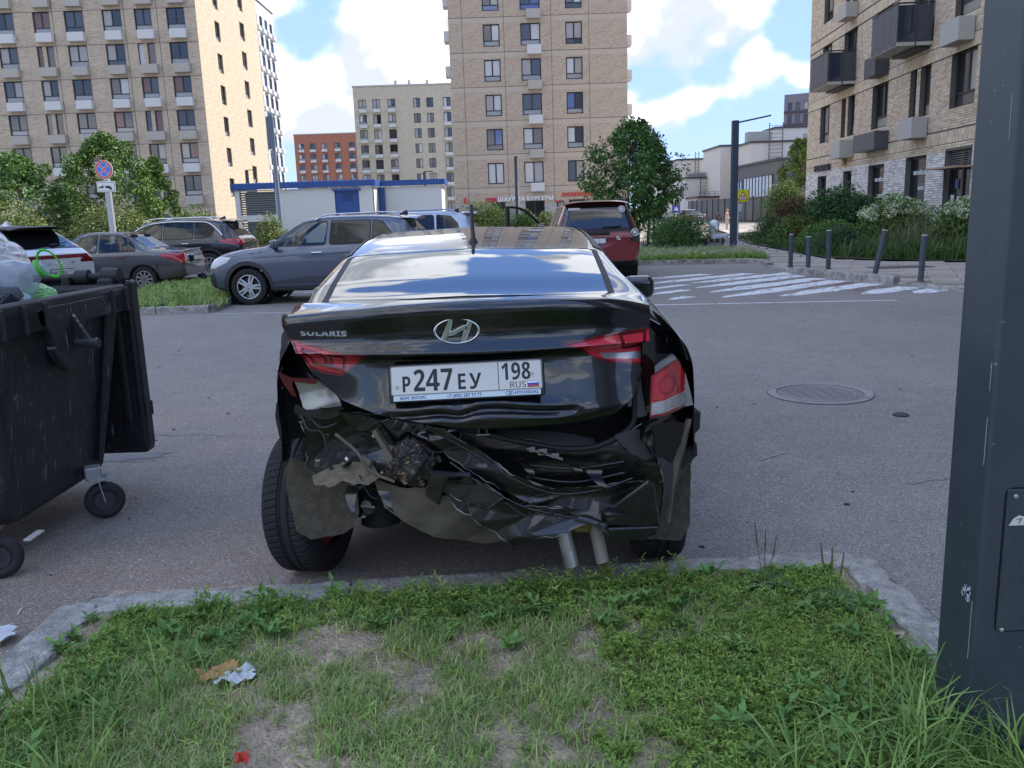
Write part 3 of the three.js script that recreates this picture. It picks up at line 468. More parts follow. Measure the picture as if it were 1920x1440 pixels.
{ // right building: local x runs from the far corner towards the camera, facade faces -x of the world
  const C = [15.65, 0, -44.99], turn = -PI / 2 - 0.0645, k = 1.12, hy = (h) => (h - 1.5) * k + 1.5;
  const t = thing('street_side_building', 'beige brick building along the right pavement with grey balconies and a pale brick ground floor', 'building', C, turn), r = rng(15);
  // after turning by -90 degrees local +x points to +z of the world, local +z to -x
  const cols = [[1.92, 3.2, 'a'], [4.75, 6.33, 'p'], [8.21, 9.74, 'a'], [11.6, 13.18, 'p'], [14.55, 16.1, 'a'], [18.0, 19.5, 'a'], [21.2, 22.8, 'p'], [24.6, 26.1, 'a'], [28.1, 29.6, 'a'], [31.5, 33, 'p'], [35, 36.5, 'a'], [38.4, 40, 'a']].map(([a, b, c]) => [a * k, b * k, c]);
  const L = 50, H = 30, op = [], win = [], st = 2.48 * k;
  for (let f = 0; f < 9; f++) { const y0 = hy(4.07) + f * st, hh = 1.56 * k;
    cols.forEach(([a, b, c], i) => { const door = (f === 1 && (i === 1 || i === 3)); if (c === 'p' && !door) { win.push([a, y0, (b - a) * 0.33, hh, 's'], [a + (b - a) * 0.5, y0, (b - a) * 0.5, hh, 'w']); } else win.push([a, door ? y0 - 0.5 : y0, b - a, door ? hh + 0.5 : hh, door ? 'd' : 'w']); }); }
  const shop = [[1.85, 3.1, 0.5, 2.27, 'w'], [5.3, 6.3, 0.2, 2.62, 's'], [8.15, 9.7, 0.5, 2.4, 'k'], [11.6, 13.2, 0.45, 2.55, 'k'], [14.5, 16.2, 0.1, 2.95, 'd'], [18, 19.5, 0.5, 2.4, 'k'], [21.2, 22.8, 0.5, 2.4, 'k'], [28, 29.6, 0.5, 2.4, 'k']].map(([a, b, y, h, c]) => [a * k, y, (b - a) * k, h * 1.02, c]);
  const all = [...win, ...shop], yW = 3.12;
  // backing wall (mortar) with openings, bricks stand 8 mm proud of it
  const mMortar = M([0.13, 0.115, 0.10], 1), mMortarG = M([0.15, 0.14, 0.135], 1);
  wall(t, L, H - yW, win.map(([a, b, c, d]) => [a, b - yW, c, d]), mMortar, { y: yW, t: 0.35 });
  wall(t, L, yW - 0.002, shop.map(([a, b, c, d]) => [a, b, c, Math.min(d, yW - b - 0.05)]), mMortarG, { t: 0.35, name: 'ground_floor_wall' });
  wall(t, 18, H, [], mBeige, { turn: -PI / 2, z: -18.36, x: 0.001 }); wall(t, 18, H, [], mBeige, { turn: PI / 2, x: L, z: -0.36 });
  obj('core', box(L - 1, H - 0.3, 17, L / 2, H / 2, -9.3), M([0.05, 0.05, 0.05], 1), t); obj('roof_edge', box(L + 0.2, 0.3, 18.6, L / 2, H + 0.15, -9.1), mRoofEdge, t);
  // single bricks on the part that faces the street in view
  const mBr = M(0xffffff, 0.9, { bumpMap: concBump, bumpScale: 0.002 }), P = 0.262, R = 0.0785, bg = boxUV(new THREE.BoxGeometry(P - 0.012, R - 0.0135, 0.034)), list = [[], [], []];
  const tones = hexs(0xd5c2a9, 0xcfbba1, 0xc8b297, 0xdbcab2, 0xc0aa8f, 0xd2bfa5).map((c) => new THREE.Color().setRGB(...c, THREE.SRGBColorSpace)), wt = hexs(0xe2ded7, 0xd8d3cc, 0xcdc7c0, 0xe8e4de, 0xc2bbb5).map((c) => new THREE.Color().setRGB(...c, THREE.SRGBColorSpace));
  const bands = []; for (let f = 0; f < 9; f++) bands.push([hy(3.12) + f * st, hy(3.12) + f * st + 0.40]);
  const hit = (x, y, hw, hh) => all.some(([a, b, c, d]) => x + hw > a + 0.003 && x - hw < a + c - 0.003 && y + hh > b + 0.003 && y - hh < b + d - 0.003);
  const mats = [], cols3 = []; const q = new THREE.Matrix4();
  for (let row = 0; row * R < 13.6; row++) {
    const y = (row + 0.5) * R; if (bands.some(([a, b]) => y > a - R / 2 && y < b + R / 2)) continue;
    const holes = all.filter(([a, b, c, d]) => y + R / 2 > b + 0.02 && y - R / 2 < b + d - 0.02).map(([a, b, c]) => [a, a + c]).sort((u, v) => u[0] - v[0]); let x0 = 0.002; const spans = []; for (const [a, b] of holes) { if (a > x0) spans.push([x0, a]); x0 = Math.max(x0, b); } spans.push([x0, 33]);
    for (const [a, b] of spans) for (let e = Math.floor(a / P) * P + (row & 1 ? P / 2 : 0) - P; e < b; e += P) {
      const l = Math.max(e, a), m = Math.min(e + P, b); if (m - l < 0.04) continue;
      const white = y < yW - 0.02, pal = white ? wt : tones; mats.push(new THREE.Matrix4().makeTranslation((l + m) / 2, y, -0.006 + (r() - 0.5) * 0.005).scale(V3((m - l - 0.011) / (P - 0.011), 1, 1))); cols3.push(pal[(r() * pal.length) | 0].clone().multiplyScalar(0.93 + r() * 0.1));
    }
  }
  const q2 = new THREE.Matrix4().makeRotationZ(PI / 2);
  for (const [a, b] of bands) for (let s = 0; s < 1; s++) for (let i = 0; i * R < 33; i++) { if (a > 13.6) continue; const y = (a + b) / 2, x = (i + 0.5) * R; if (hit(x, y, 0.03, 0.1)) continue; for (const dy of [-0.131, 0.131]) { mats.push(new THREE.Matrix4().makeTranslation(x, y + dy * 0.76, -0.006 + (r() - 0.5) * 0.004).multiply(q2).scale(V3(0.78, 1, 1))); cols3.push(tones[(r() * 6) | 0].clone().multiplyScalar(0.98)); } }
  const inst = new THREE.InstancedMesh(bg, mBr, mats.length); mats.forEach((m, i) => { inst.setMatrixAt(i, m); inst.setColorAt(i, cols3[i]); }); inst.name = 'bricks'; inst.userData.kind = 'stuff'; inst.castShadow = inst.receiveShadow = true; t.add(inst);
  win.forEach(([a, b, c, d, kd]) => { if (b > 16) { windowAt(t, a, b, -0.2, c, d, r, { kind: 'two', set: [mGlassD] }); return; } windowAt(t, a, b, -0.2, c, d, r, { kind: kd === 's' ? 'single' : kd === 'd' ? 'two' : 'lower', set: [mGlassM, mCurt, mGlassD, mBlind, mCurt], lower: M([0.30, 0.28, 0.24], 0.5, { clearcoat: 0.6 }) }); });
  shop.forEach(([a, b, c, d, kd]) => windowAt(t, a, b, -0.22, c, d, r, { kind: kd === 'd' ? 'two' : 'single', set: [mGlassD] }));
  // balconies: floor slab, panelled front, glazed ends with rails
  const mBal = M([0.085, 0.088, 0.10], 0.5, { metalness: 0.25 }), mTint = M([0.03, 0.04, 0.06], 0.1, { clearcoat: 1, clearcoatRoughness: 0.03 });
  for (const [s0, s1, y0, y1, p] of [[4.52, 7.08, 6.52, 7.87, 1.22], [12.29, 14.73, 6.69, 8.04, 1.22]]) {
    const b = obj('balcony', [box(s1 - s0, 0.12, p, (s0 + s1) / 2, y0 + 0.06, p / 2)], mConc, t);
    const n = 4, w = (s1 - s0) / n; for (let i = 0; i < n; i++) obj('panel', rbox(w - 0.02, y1 - y0 - 0.02, 0.04, 0.006, s0 + (i + 0.5) * w, (y0 + y1) / 2, p - 0.02, 1), mBal, b);
    for (const s of [s0 + 0.02, s1 - 0.02]) { obj('end_pane', box(0.02, y1 - y0 - 0.1, p - 0.08, s, (y0 + y1) / 2, p / 2), mTint, b); }
    const fr = []; for (const s of [s0 + 0.02, s1 - 0.02]) { fr.push(box(0.045, 0.05, p, s, y1 + 0.02, p / 2), box(0.045, y1 - y0, 0.045, s + 0.006, (y0 + y1) / 2, p * 0.48), box(0.045, 0.08, p - 0.1, s + 0.005, y0 + 0.16, p / 2)); } fr.push(box(s1 - s0, 0.05, 0.05, (s0 + s1) / 2, y1 + 0.025, p - 0.02)); obj('rail', fr, mGraph, b);
    obj('cornice_tray', box(s1 - s0 - 0.3, 0.05, 0.5, (s0 + s1) / 2, y0 - 0.06, 0.3), mGraph, b);
  }
  const mPerf = M([0.40, 0.385, 0.35], 0.7), bx = (s0, s1, y0, y1, p, m) => obj('air_conditioner_box', [rbox(s1 - s0, y1 - y0, p, 0.015, (s0 + s1) / 2, (y0 + y1) / 2, p / 2 + 0.03, 1)], m, t);
  bx(9.64, 10.86, 6.32, 7.05, 0.52, mBal); bx(5.93, 7.01, 9.24, 9.85, 0.51, mPerf); bx(8.8, 11.21, 3.52, 4.21, 0.54, mBal); bx(5.91, 7.18, 3.44, 4.2, 0.58, mPerf); bx(13.54, 14.77, 3.64, 4.34, 0.54, mPerf);
  for (let f = 1; f < 4; f++) { if (f > 1) bx(9.6, 10.9, 6.32 + st * f, 7.05 + st * f, 0.5, mPerf); bx(16.5, 17.8, 3.5 + st * f, 4.2 + st * f, 0.5, mPerf); }
  // POINTO sign, lamp by the door, shop window lettering
  letters(t, 'POINTO', 1.9, 3.2, 2.3, 0.32, M([0.03, 0.035, 0.05], 0.5), 0, 0.12, 'sign_lettering', 0.06);
  const mLet = M([0.62, 0.66, 0.64], 0.6);
  const wl = (s, yTop, w) => { letters(t, 'китайский', s + w * 0.15, yTop - 0.55, w * 0.7, 0.2, mLet, 0, 0.01, 'window_lettering', -0.19); };
  wl(8.15 * k, 2.95, 1.55 * k); wl(11.6 * k, 3.05, 1.6 * k); letters(t, 'центр', 8.15 * k + 0.55, 1.75, 0.9, 0.22, mLet, 0, 0.01, 'window_lettering', -0.19); letters(t, 'центр', 11.6 * k + 0.75, 1.95, 0.5, 0.16, mLet, 0, 0.01, 'window_lettering', -0.19);
  obj('vent_grille', [0, 1, 2, 3, 4, 5, 6, 7].map((i) => box(1.55, 0.03, 0.05, 0.78, i * 0.07, 0)), M([0.10, 0.105, 0.12], 0.6), t).position.set(14.5 * k + 0.15, 2.55, -0.15);
  obj('door_canopy', rbox(2.1, 0.06, 0.55, 0.01, 0, 0, 0, 1), M([0.36, 0.24, 0.15], 0.7), t).position.set(14.5 * k + 1.0, 2.5, 0.28);
  obj('posters', [[0.3, 1.55], [0.3, 1.2], [0.75, 1.5], [0.75, 0.95], [0.3, 0.8]].map(([a, b]) => box(0.26, 0.2, 0.008, 14.5 * k + a, b, -0.19)), M([0.55, 0.55, 0.56], 0.8), t);
  obj('banner_strip', box(0.1, 0.3, 0.01, 14.5 * k + 0.55, 2.0, -0.18), M([0.03, 0.22, 0.5], 0.6), t);
  obj('wall_lamp', [new THREE.SphereGeometry(0.13, 16, 10).scale(1, 1.2, 0.8)], M([0.75, 0.52, 0.22], 0.4, { clearcoat: 1 }), t).position.set(5.52 * k, 3.3, 0.12);
}
{ // transformer substation
  const t = thing('substation', 'low white substation with blue roof edge and blue metal door', 'building', [-10.4, 0, -46]), mW = M([0.60, 0.62, 0.61], 0.92, { bumpMap: concBump, bumpScale: 0.002 }), mB = M([0.018, 0.07, 0.26], 0.5), mG = M([0.20, 0.22, 0.23], 0.7);
  wall(t, 7.35, 3.2, [[0.25, 1.9, 1.9, 1.25], [0.25, 0.3, 1.9, 1.25], [5.3, 0.05, 1.3, 3.0]], mW, { x: -4 });
  wall(t, 4.5, 3.2, [], mW, { x: 3.35, z: -0.001, turn: PI / 2 });
  wall(t, 3.55, 3.2, [], mW, { x: 3.3, z: -1.9, name: 'annexe_wall' }); wall(t, 2.6, 3.2, [], mW, { x: 6.85, z: -1.901, turn: PI / 2, name: 'annexe_wall' });
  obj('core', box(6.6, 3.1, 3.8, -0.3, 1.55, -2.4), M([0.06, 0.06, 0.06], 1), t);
  const slats = (y) => { for (let i = 0; i < 10; i++) obj('louvre', box(1.9, 0.085, 0.03).rotateX(0.5).translate(-4 + 0.25 + 0.95, y + 0.07 + i * 0.122, -0.16), mG, t); }; slats(1.9); slats(0.3);
  const d = obj('door', [rbox(1.26, 2.98, 0.06, 0.01, 0, 0, 0, 1)], mB, t); d.position.set(-4 + 5.95, 1.55, -0.12);
  obj('door_panel', box(0.62, 0.42, 0.02, 0, 1.12, 0.035), M([0.012, 0.045, 0.17], 0.5), d); obj('door_hood', box(1.5, 0.1, 0.25, 0, 1.52, 0.12), mB, d);
  obj('warning_triangle', new THREE.CylinderGeometry(0.16, 0.16, 0.015, 3).rotateX(PI / 2).translate(-0.12, 0.05, 0.04), M([0.75, 0.55, 0.02], 0.6), d); obj('notice', rbox(0.24, 0.34, 0.015, 0.003, 0.28, 0.12, 0.04, 1), M([0.7, 0.68, 0.68], 0.6), d);
  const fas = obj('roof_fascia', [box(7.6, 0.3, 0.05, -0.3, 3.38, 0.14), box(0.05, 0.3, 2.1, 3.48, 3.38, -0.9), box(3.55, 0.3, 0.05, 5.28, 3.4, -1.76), box(0.05, 0.3, 2.9, 7.03, 3.4, -3.2), box(0.05, 0.3, 4.8, -4.12, 3.38, -2.2)], mB, t); void fas;
  obj('roof', box(7.5, 0.06, 4.6, -0.3, 3.5, -2.2), mG, t); obj('annexe_roof', box(3.5, 0.06, 2.8, 5.25, 3.52, -3.2), mG, t);
  for (let i = 0; i < 40; i++) obj('roof_rib', box(0.07, 0.05, 4.6, -4 + 0.1 + i * 0.187, 3.55, -2.2), mB, t);
  obj('downpipe', [box(0.32, 3.2, 0.1, 3.56, 1.6, -1.8)], mB, t);
  obj('plinth', [box(7.4, 0.25, 0.04, -0.32, 0.13, 0.03)], mConc, t);
}
{ // low white school with grey wing behind the fence
  const t = thing('school_building', 'low stepped white building with a dark grey wing and roof ladders behind the fence', 'building', [25, 0, -105]), mW = M([0.66, 0.63, 0.58], 0.9), mP = M([0.55, 0.45, 0.38], 0.9), mGr = M([0.13, 0.13, 0.14], 0.8), mCap = M([0.06, 0.06, 0.065], 0.6), r = rng(31);
  const yAt = (py, z) => 1.5 + (395 - py) / 1580 * z;
  const blk = (name, x0, x1, y, z0, z1, mat, cap = mCap) => { const b = obj(name, boxUV(box(x1 - x0, y, z1 - z0, (x0 + x1) / 2 - 25, y / 2, (z0 + z1) / 2 + 105)), mat, t); obj('parapet_cap', box(x1 - x0 + 0.3, 0.22, z1 - z0 + 0.3, (x0 + x1) / 2 - 25, y + 0.11, (z0 + z1) / 2 + 105), cap, b); return b; };
  const A = blk('block', 24.9, 40, yAt(309, 125), -150, -125, mW), A2 = blk('block', 25.05, 40, yAt(342, 120), -125, -120, mW), A3 = blk('block', 25.15, 40, yAt(377, 113), -120, -113, mP);
  const B = blk('block', 28, 40, yAt(292, 118), -122.5, -112.8, mW), Cc = blk('block', 29.7, 48, yAt(283, 105), -112.5, -105, mW), D = blk('grey_wing', 26.7, 40, yAt(314, 85), -101, -85, mGr), E = blk('block', 35, 48, yAt(258, 112), -118, -112.6, mW);
  void A; void B; void E;
  const wn = (parent, x, y0, y1, z0, z1, m = mGlassD, n = 1) => obj('window', box(0.06, y1 - y0, z1 - z0, x - 25, (y0 + y1) / 2, (z0 + z1) / 2 + 105), m, parent);
  for (let i = 0; i < 3; i++) wn(Cc, 29.67, 3.2, 5.6, -111.6 + i * 2, -110.9 + i * 2);
  for (let i = 0; i < 3; i++) wn(D, 26.66, 3.0, 4.2, -100.4 + i * 1.2, -99.9 + i * 1.2);
  for (let i = 0; i < 4; i++) { wn(A3, 25.1, 0.6, 2.6, -119.6 + i * 1.7, -118.8 + i * 1.7, mBlind); wn(A2, 25.0, 3.2, 5.0, -124.5 + i * 1.2, -123.8 + i * 1.2, mBlind); }
  for (let i = 0; i < 9; i++) { wn(D, 26.64, 2.0, 4.5, -96.5 + i * 1.15, -95.5 + i * 1.15, i % 3 ? mCurt : mGlassM); }
  obj('window_frame', [...Array(10).keys()].map((i) => box(0.1, 2.6, 0.12, 1.62, 3.25, 8.44 + i * 1.15)).concat([box(0.1, 0.12, 10.4, 1.62, 4.55, 13.6), box(0.1, 0.12, 10.4, 1.62, 1.95, 13.6)]), mFrame, D);
  wn(D, 27.6, 2.2, 4.6, -84.99, -84.93); obj('window', box(1.6, 2.4, 0.06, 2.7, 3.3, 20.02), mGlassD, D);
  const ladder = (x, y0, y1, z, w = 0.9) => obj('roof_ladder', [box(0.09, y1 - y0, 0.09, x - 25 - w / 2, (y0 + y1) / 2, z + 105), box(0.09, y1 - y0, 0.09, x - 25 + w / 2, (y0 + y1) / 2, z + 105), ...[...Array(Math.floor((y1 - y0) / 0.45)).keys()].map((i) => box(w, 0.05, 0.05, x - 25, y0 + 0.3 + i * 0.45, z + 105))], M([0.1, 0.1, 0.1], 0.6), t);
  ladder(32.6, 5.6, 11.2, -104.6, 1.6); ladder(27.7, 2.8, 5.5, -119.6, 1.4); ladder(27.6, 5.6, 9.4, -124.6, 0.5);
  const railing = (x0, x1, y, z, n) => obj('roof_railing', [box(x1 - x0, 0.05, 0.05, (x0 + x1) / 2 - 25, y + 0.6, z + 105), box(x1 - x0, 0.05, 0.05, (x0 + x1) / 2 - 25, y + 0.3, z + 105), ...[...Array(n).keys()].map((i) => box(0.05, 0.6, 0.05, x0 + (x1 - x0) * i / (n - 1) - 25, y + 0.3, z + 105))], M([0.14, 0.14, 0.15], 0.6), t);
  railing(25.2, 31, yAt(342, 120) + 0.2, -120.2, 12); railing(25.4, 33, yAt(377, 113) + 0.2, -113.2, 12); railing(28, 38, yAt(314, 85) + 0.2, -86, 20);
  for (const [x, y, z, w, h] of [[31.2, 8.9, -107, 3.0, 1.5], [30.6, 8.9, -108, 1.2, 0.9], [37.2, 8.9, -106, 1.4, 1.1], [26.8, 5.7, -122, 2.4, 0.6]]) obj('roof_unit', rbox(w, h, 1.4, 0.05, x - 25, y + h / 2, z + 105, 1), M([0.36, 0.36, 0.35], 0.6, { metalness: 0.3 }), t);
  void r;
}
{ // dark fence in front of it: posts and panels, one by one
  const t = thing('sheet_fence', 'dark grey sheet metal fence of upright panels along the far street', 'fence', [25, 0, -80]), mF = M([0.085, 0.09, 0.10], 0.6), mF2 = M([0.11, 0.115, 0.125], 0.6), n = 13, a = V3(25.2, 0, -82), b = V3(24.9, 0, -118);
  for (let i = 0; i < n; i++) { const z0 = lerp(a.z, b.z, i / n), z1 = lerp(a.z, b.z, (i + 1) / n); obj('panel', box(0.05, 2.35, z0 - z1 - 0.12, lerp(a.x, b.x, i / n) - 25, 1.25, (z0 + z1) / 2 + 80), i % 2 ? mF : mF2, t); obj('post', box(0.09, 2.5, 0.09, lerp(a.x, b.x, i / n) - 25.03, 1.25, z0 + 80), mGraph, t); }
  obj('rail', box(0.06, 0.06, 36, 0.06, 2.3, -20), mGraph, t);
}
{ // bar fence beside the building corner
  const t = thing('bar_fence', 'thin dark upright bar fence beside the far building corner', 'fence', [18.5, 0, -58]);
  for (let i = 0; i < 26; i++) obj('bar', box(0.04, 1.9, 0.04, i * 0.16, 1.05, 0), mGraph, t); obj('rail', [box(4.2, 0.05, 0.05, 2, 1.9, 0), box(4.2, 0.05, 0.05, 2, 0.3, 0)], mGraph, t);
}
{ // purple grey tower far right
  const t = thing('purple_grey_tower', 'far purple grey apartment tower with a tight grid of windows above the white building', 'building', [64, 0, -200]), m = M([0.19, 0.175, 0.20], 0.9), r = rng(44), op = [];
  for (let k = 0; k < 7; k++) for (let i = 0; i < 11; i++) op.push([0.8 + i * 1.75, 6 + k * 2.75, 0.95, 1.7]);
  wall(t, 20, 26, op, m, { turn: -0.5, name: 'wall' }); const g = new THREE.Group(); void g;
  const c = Math.cos(-0.5), s = Math.sin(-0.5);
  op.forEach(([x, y, w, h]) => { const lx = x, lz = -0.12, q = windowAt(t, lx * c + lz * s, y, -lx * s + lz * c, w, h, r, { kind: 'single', set: [mGlassD, mCurt, mGlassM], turn: -0.5 }); void q; });
  obj('balcony_band', [...Array(7).keys()].map((k) => box(20, 0.5, 0.3, 10, 5.6 + k * 2.75, 0.2)), M([0.07, 0.06, 0.075], 0.8), t).rotation.y = -0.5;
  wall(t, 14, 26, [], m, { turn: -0.5 - PI / 2, x: 6.71, z: -12.29 }); obj('core', box(18, 25.6, 10, 10, 12.8, -5.8), M([0.05, 0.05, 0.05], 1), t).rotation.y = -0.5;
}
// ---------------------------------------------------------------- vegetation
const mLeaf = M(0xffffff, 0.62, { vertexColors: true, transmission: 0.08, thickness: 0, ior: 1.35, side: THREE.DoubleSide });
const mBark = M(0xffffff, 0.95, { map: tex(256, (u, v) => { const g = 0.36 + (fbm(u * 20, v * 5, 4, 20, 3) - 0.5) * 0.4; return [g, g * 0.92, g * 0.82]; }) });
class Leaves { // merged leaf faces with a tint each
  constructor(seed) { this.r = rng(seed); this.p = []; this.n = []; this.c = []; }
  leaf(x, y, z, len, wid, dir, up, col) { // folded diamond of 2 (4) triangles
    const d = dir.clone().normalize(), s = d.clone().cross(up).normalize(), n = s.clone().cross(d).normalize(), r = this.r, b = V3(x, y, z), tip = b.clone().addScaledVector(d, len).addScaledVector(n, -len * 0.18), mid = b.clone().addScaledVector(d, len * 0.45), L = mid.clone().addScaledVector(s, wid / 2).addScaledVector(n, wid * 0.14), R = mid.clone().addScaledVector(s, -wid / 2).addScaledVector(n, wid * 0.14);
    for (const [A, B, C] of [[b, L, tip], [b, tip, R]]) { const f = B.clone().sub(A).cross(C.clone().sub(A)).normalize(); for (const q of [A, B, C]) { this.p.push(q.x, q.y, q.z); this.n.push(f.x, f.y, f.z); this.c.push(col[0], col[1], col[2]); } }
    void r;
  }
  clump(cx, cy, cz, rx, ry, rz, n, size, cols, shell = 0.55) {
    const r = this.r;
    for (let i = 0; i < n; i++) {
      const a = r() * 2 * PI, h = r() * 2 - 1, q = Math.sqrt(1 - h * h), k = shell + (1 - shell) * Math.sqrt(r()), o = V3(Math.cos(a) * q, h, Math.sin(a) * q), w = 0.85 + 0.3 * vn3(o.x * 3 + cx, o.y * 3 + cy, o.z * 3 + cz);
      const dir = o.clone().add(V3((r() - 0.5) * 1.6, (r() - 0.75) * 1.2, (r() - 0.5) * 1.6)), up = V3((r() - 0.5) * 1.4, 1, (r() - 0.5) * 1.4).add(o.clone().multiplyScalar(0.5)), c = cols[(r() * cols.length) | 0], t = 0.8 + r() * 0.4, s = size * (0.7 + r() * 0.6);
      this.leaf(cx + o.x * rx * k * w, cy + o.y * ry * k * w, cz + o.z * rz * k * w, s, s * 0.62, dir, up, [c[0] * t, c[1] * t, c[2] * t]);
    }
    return this;
  }
  geo() { const g = new THREE.BufferGeometry(); g.setAttribute('position', new THREE.Float32BufferAttribute(this.p, 3)); g.setAttribute('normal', new THREE.Float32BufferAttribute(this.n, 3)); g.setAttribute('uv', new THREE.Float32BufferAttribute(new Float32Array(this.p.length / 3 * 2), 2)); g.setAttribute('color', new THREE.Float32BufferAttribute(this.c, 3)); return g; }
}
const GREEN = [[0.11, 0.22, 0.05], [0.085, 0.18, 0.042], [0.14, 0.26, 0.06]], DARK = [[0.065, 0.14, 0.045], [0.085, 0.175, 0.052], [0.05, 0.115, 0.04]], LIME = [[0.22, 0.26, 0.07], [0.17, 0.23, 0.06], [0.26, 0.27, 0.10], [0.12, 0.19, 0.05]], FRESH = [[0.13, 0.22, 0.045], [0.09, 0.17, 0.035], [0.16, 0.25, 0.06]];
function tree(name, label, pos, h, cw, seed, { cols = GREEN, n = 9000, leaf = 0.12, stems = 1, base = 0.3, clumps = 26, lean = 0, group, cat = 'tree', shape = (t) => Math.sin(PI * Math.pow(t, 0.8)) * 0.9 + 0.12 } = {}) {
  const t = thing(name, label, cat, pos, 0, group), r = rng(seed), L = new Leaves(seed + 1), wood = [];
  for (let s = 0; s < stems; s++) {
    let p = [(s - (stems - 1) / 2) * 0.25, 0, 0]; const tr = Math.max(0.04, h * 0.014), top = [lean + (r() - 0.5) * 0.2, h * 0.93, (r() - 0.5) * 0.2], n0 = 5, pts = [];
    for (let i = 0; i <= n0; i++) { const q = i / n0; pts.push([lerp(p[0], top[0], q) + (r() - 0.5) * 0.06 * h * 0.3 * (i && i < n0), lerp(0, top[1], q), lerp(p[2], top[2], q) + (r() - 0.5) * 0.05 * h * 0.3 * (i && i < n0)]); }
    for (let i = 0; i < n0; i++) wood.push(between(pts[i], pts[i + 1], tr * (1 - i / n0 * 0.8), tr * (1 - (i + 1) / n0 * 0.8), 8));
  }
  const per = Math.round(n / clumps);
  for (let i = 0; i < clumps; i++) {
    const q = (i + 0.5) / clumps, y = lerp(h * base, h * 0.97, q), w = shape(q) * cw / 2, a = i * 2.4 + r() * 1.2, rad = w * (0.25 + 0.85 * Math.sqrt(r())) * (0.72 + 0.5 * vn(Math.cos(a) * 1.6 + seed, y * 1.1, 0, 4)), cx = lean * y / h + Math.cos(a) * rad, cz = Math.sin(a) * rad, cr = Math.max(0.14, cw * (0.055 + 0.085 * r()) * (0.6 + 0.6 * shape(q)));
    L.clump(cx, y, cz, cr, cr * 0.8, cr, per, leaf, cols, 0.35);
    wood.push(between([lean * y / h * 0.8, y - h * 0.08 - rad * 0.35, 0], [cx, y, cz], Math.max(0.012, h * 0.004), 0.006, 5));
  }
  obj('trunk', boxUV(merge(wood)), mBark, t); obj('crown', L.geo(), mLeaf, t); return t;
}
function bush(name, label, pos, w, h, d, seed, { cols = GREEN, n = 5000, leaf = 0.07, group, cat = 'bush', flowers = 0, fcol = [[0.72, 0.74, 0.52], [0.78, 0.78, 0.64], [0.62, 0.68, 0.4]], fsize = 0.09, clumps = 14 } = {}) {
  const t = thing(name, label, cat, pos, 0, group), r = rng(seed), L = new Leaves(seed + 1), st = [], F = new Leaves(seed + 2), tips = [];
  for (let i = 0; i < clumps; i++) { const a = i * 2.4, q = Math.sqrt((i + 0.5) / clumps), x = Math.cos(a) * q * w * 0.36, z = Math.sin(a) * q * d * 0.36, y = h * (0.42 + 0.33 * (1 - q * q) + (r() - 0.5) * 0.2), cr = (0.16 + 0.1 * r()); L.clump(x, y, z, w * cr * 1.15, h * cr * 1.5, d * cr * 1.15, Math.round(n / clumps), leaf, cols, 0.4); L.clump(x * 1.15, y * 0.42, z * 1.15, w * 0.16, h * 0.28, d * 0.16, Math.round(n / clumps * 0.5), leaf, cols, 0.3); st.push(between([x * 0.25, 0, z * 0.25], [x, y, z], 0.018, 0.006, 5)); tips.push([x, y + h * cr * 1.2, z, w * cr]); }
  obj('stems', boxUV(merge(st)), mBark, t); obj('foliage', L.geo(), mLeaf, t);
  for (let i = 0; i < flowers; i++) { const a = r() * 2 * PI, q = Math.sqrt(r()), x = Math.cos(a) * q * w * 0.46, z = Math.sin(a) * q * d * 0.46, y = h * (0.62 + 0.45 * (1 - q * q) * (0.5 + 0.5 * r()) + 0.1 * r()); F.clump(x, y, z, fsize, fsize * 0.85, fsize, 60, fsize * 0.45, fcol, 0.75); }
  if (flowers) obj('blossoms', F.geo(), mLeaf, t); return t;
}
// left maples and the hedge in front of them
tree('maple_tree', 'young maple with a pointed top behind the no stopping sign', [-18.3, 0, -40], 5.7, 4.4, 101, { cols: FRESH, n: 13000, leaf: 0.16, base: 0.12, clumps: 64 });
tree('maple_tree', 'rounded dark green maple at the left edge of the picture', [-21.9, 0, -39], 4.8, 4.8, 102, { cols: GREEN.concat(FRESH), n: 12000, leaf: 0.16, base: 0.15, clumps: 60 });
tree('maple_tree', 'slim maple right of the no stopping sign with a leaning top', [-16.9, 0, -42], 4.8, 2.3, 103, { cols: FRESH, n: 8000, leaf: 0.15, base: 0.12, clumps: 26 });
bush('hedge_bush', 'yellow green feathery bush behind the white crossover', [-18.0, 0, -31], 3.6, 2.2, 2.2, 111, { cols: LIME, n: 9000, leaf: 0.10, group: 'yellow green hedge' });
bush('hedge_bush', 'yellow green hedge bush at the foot of the sign post', [-14.6, 0, -32], 3.4, 2.3, 2.2, 112, { cols: LIME, n: 9000, leaf: 0.10, group: 'yellow green hedge' });
bush('hedge_bush', 'yellow green hedge bush above the grey sedan roof', [-12.1, 0, -33], 2.6, 2.0, 2.0, 113, { cols: LIME.concat(FRESH), n: 8000, leaf: 0.10, group: 'yellow green hedge' });
bush('hedge_bush', 'low leafy bush against the substation wall behind the black crossover', [-10.6, 0, -38.5], 1.5, 1.75, 1.2, 114, { cols: LIME, n: 2600, leaf: 0.10 });
bush('hedge_bush', 'light green bush in front of the burger shop left window', [-1.3, 0, -52], 3.2, 2.2, 1.8, 115, { cols: LIME.concat(FRESH), n: 5200, leaf: 0.12 });
bush('hedge_bush', 'green bush behind the open car door', [1.0, 0, -50], 1.8, 1.5, 1.4, 116, { cols: FRESH, n: 3600, leaf: 0.11 });
bush('hedge_bush', 'light green bush between the open door and the red car', [2.1, 0, -45], 1.3, 1.5, 1.2, 117, { cols: LIME, n: 3000, leaf: 0.10 });
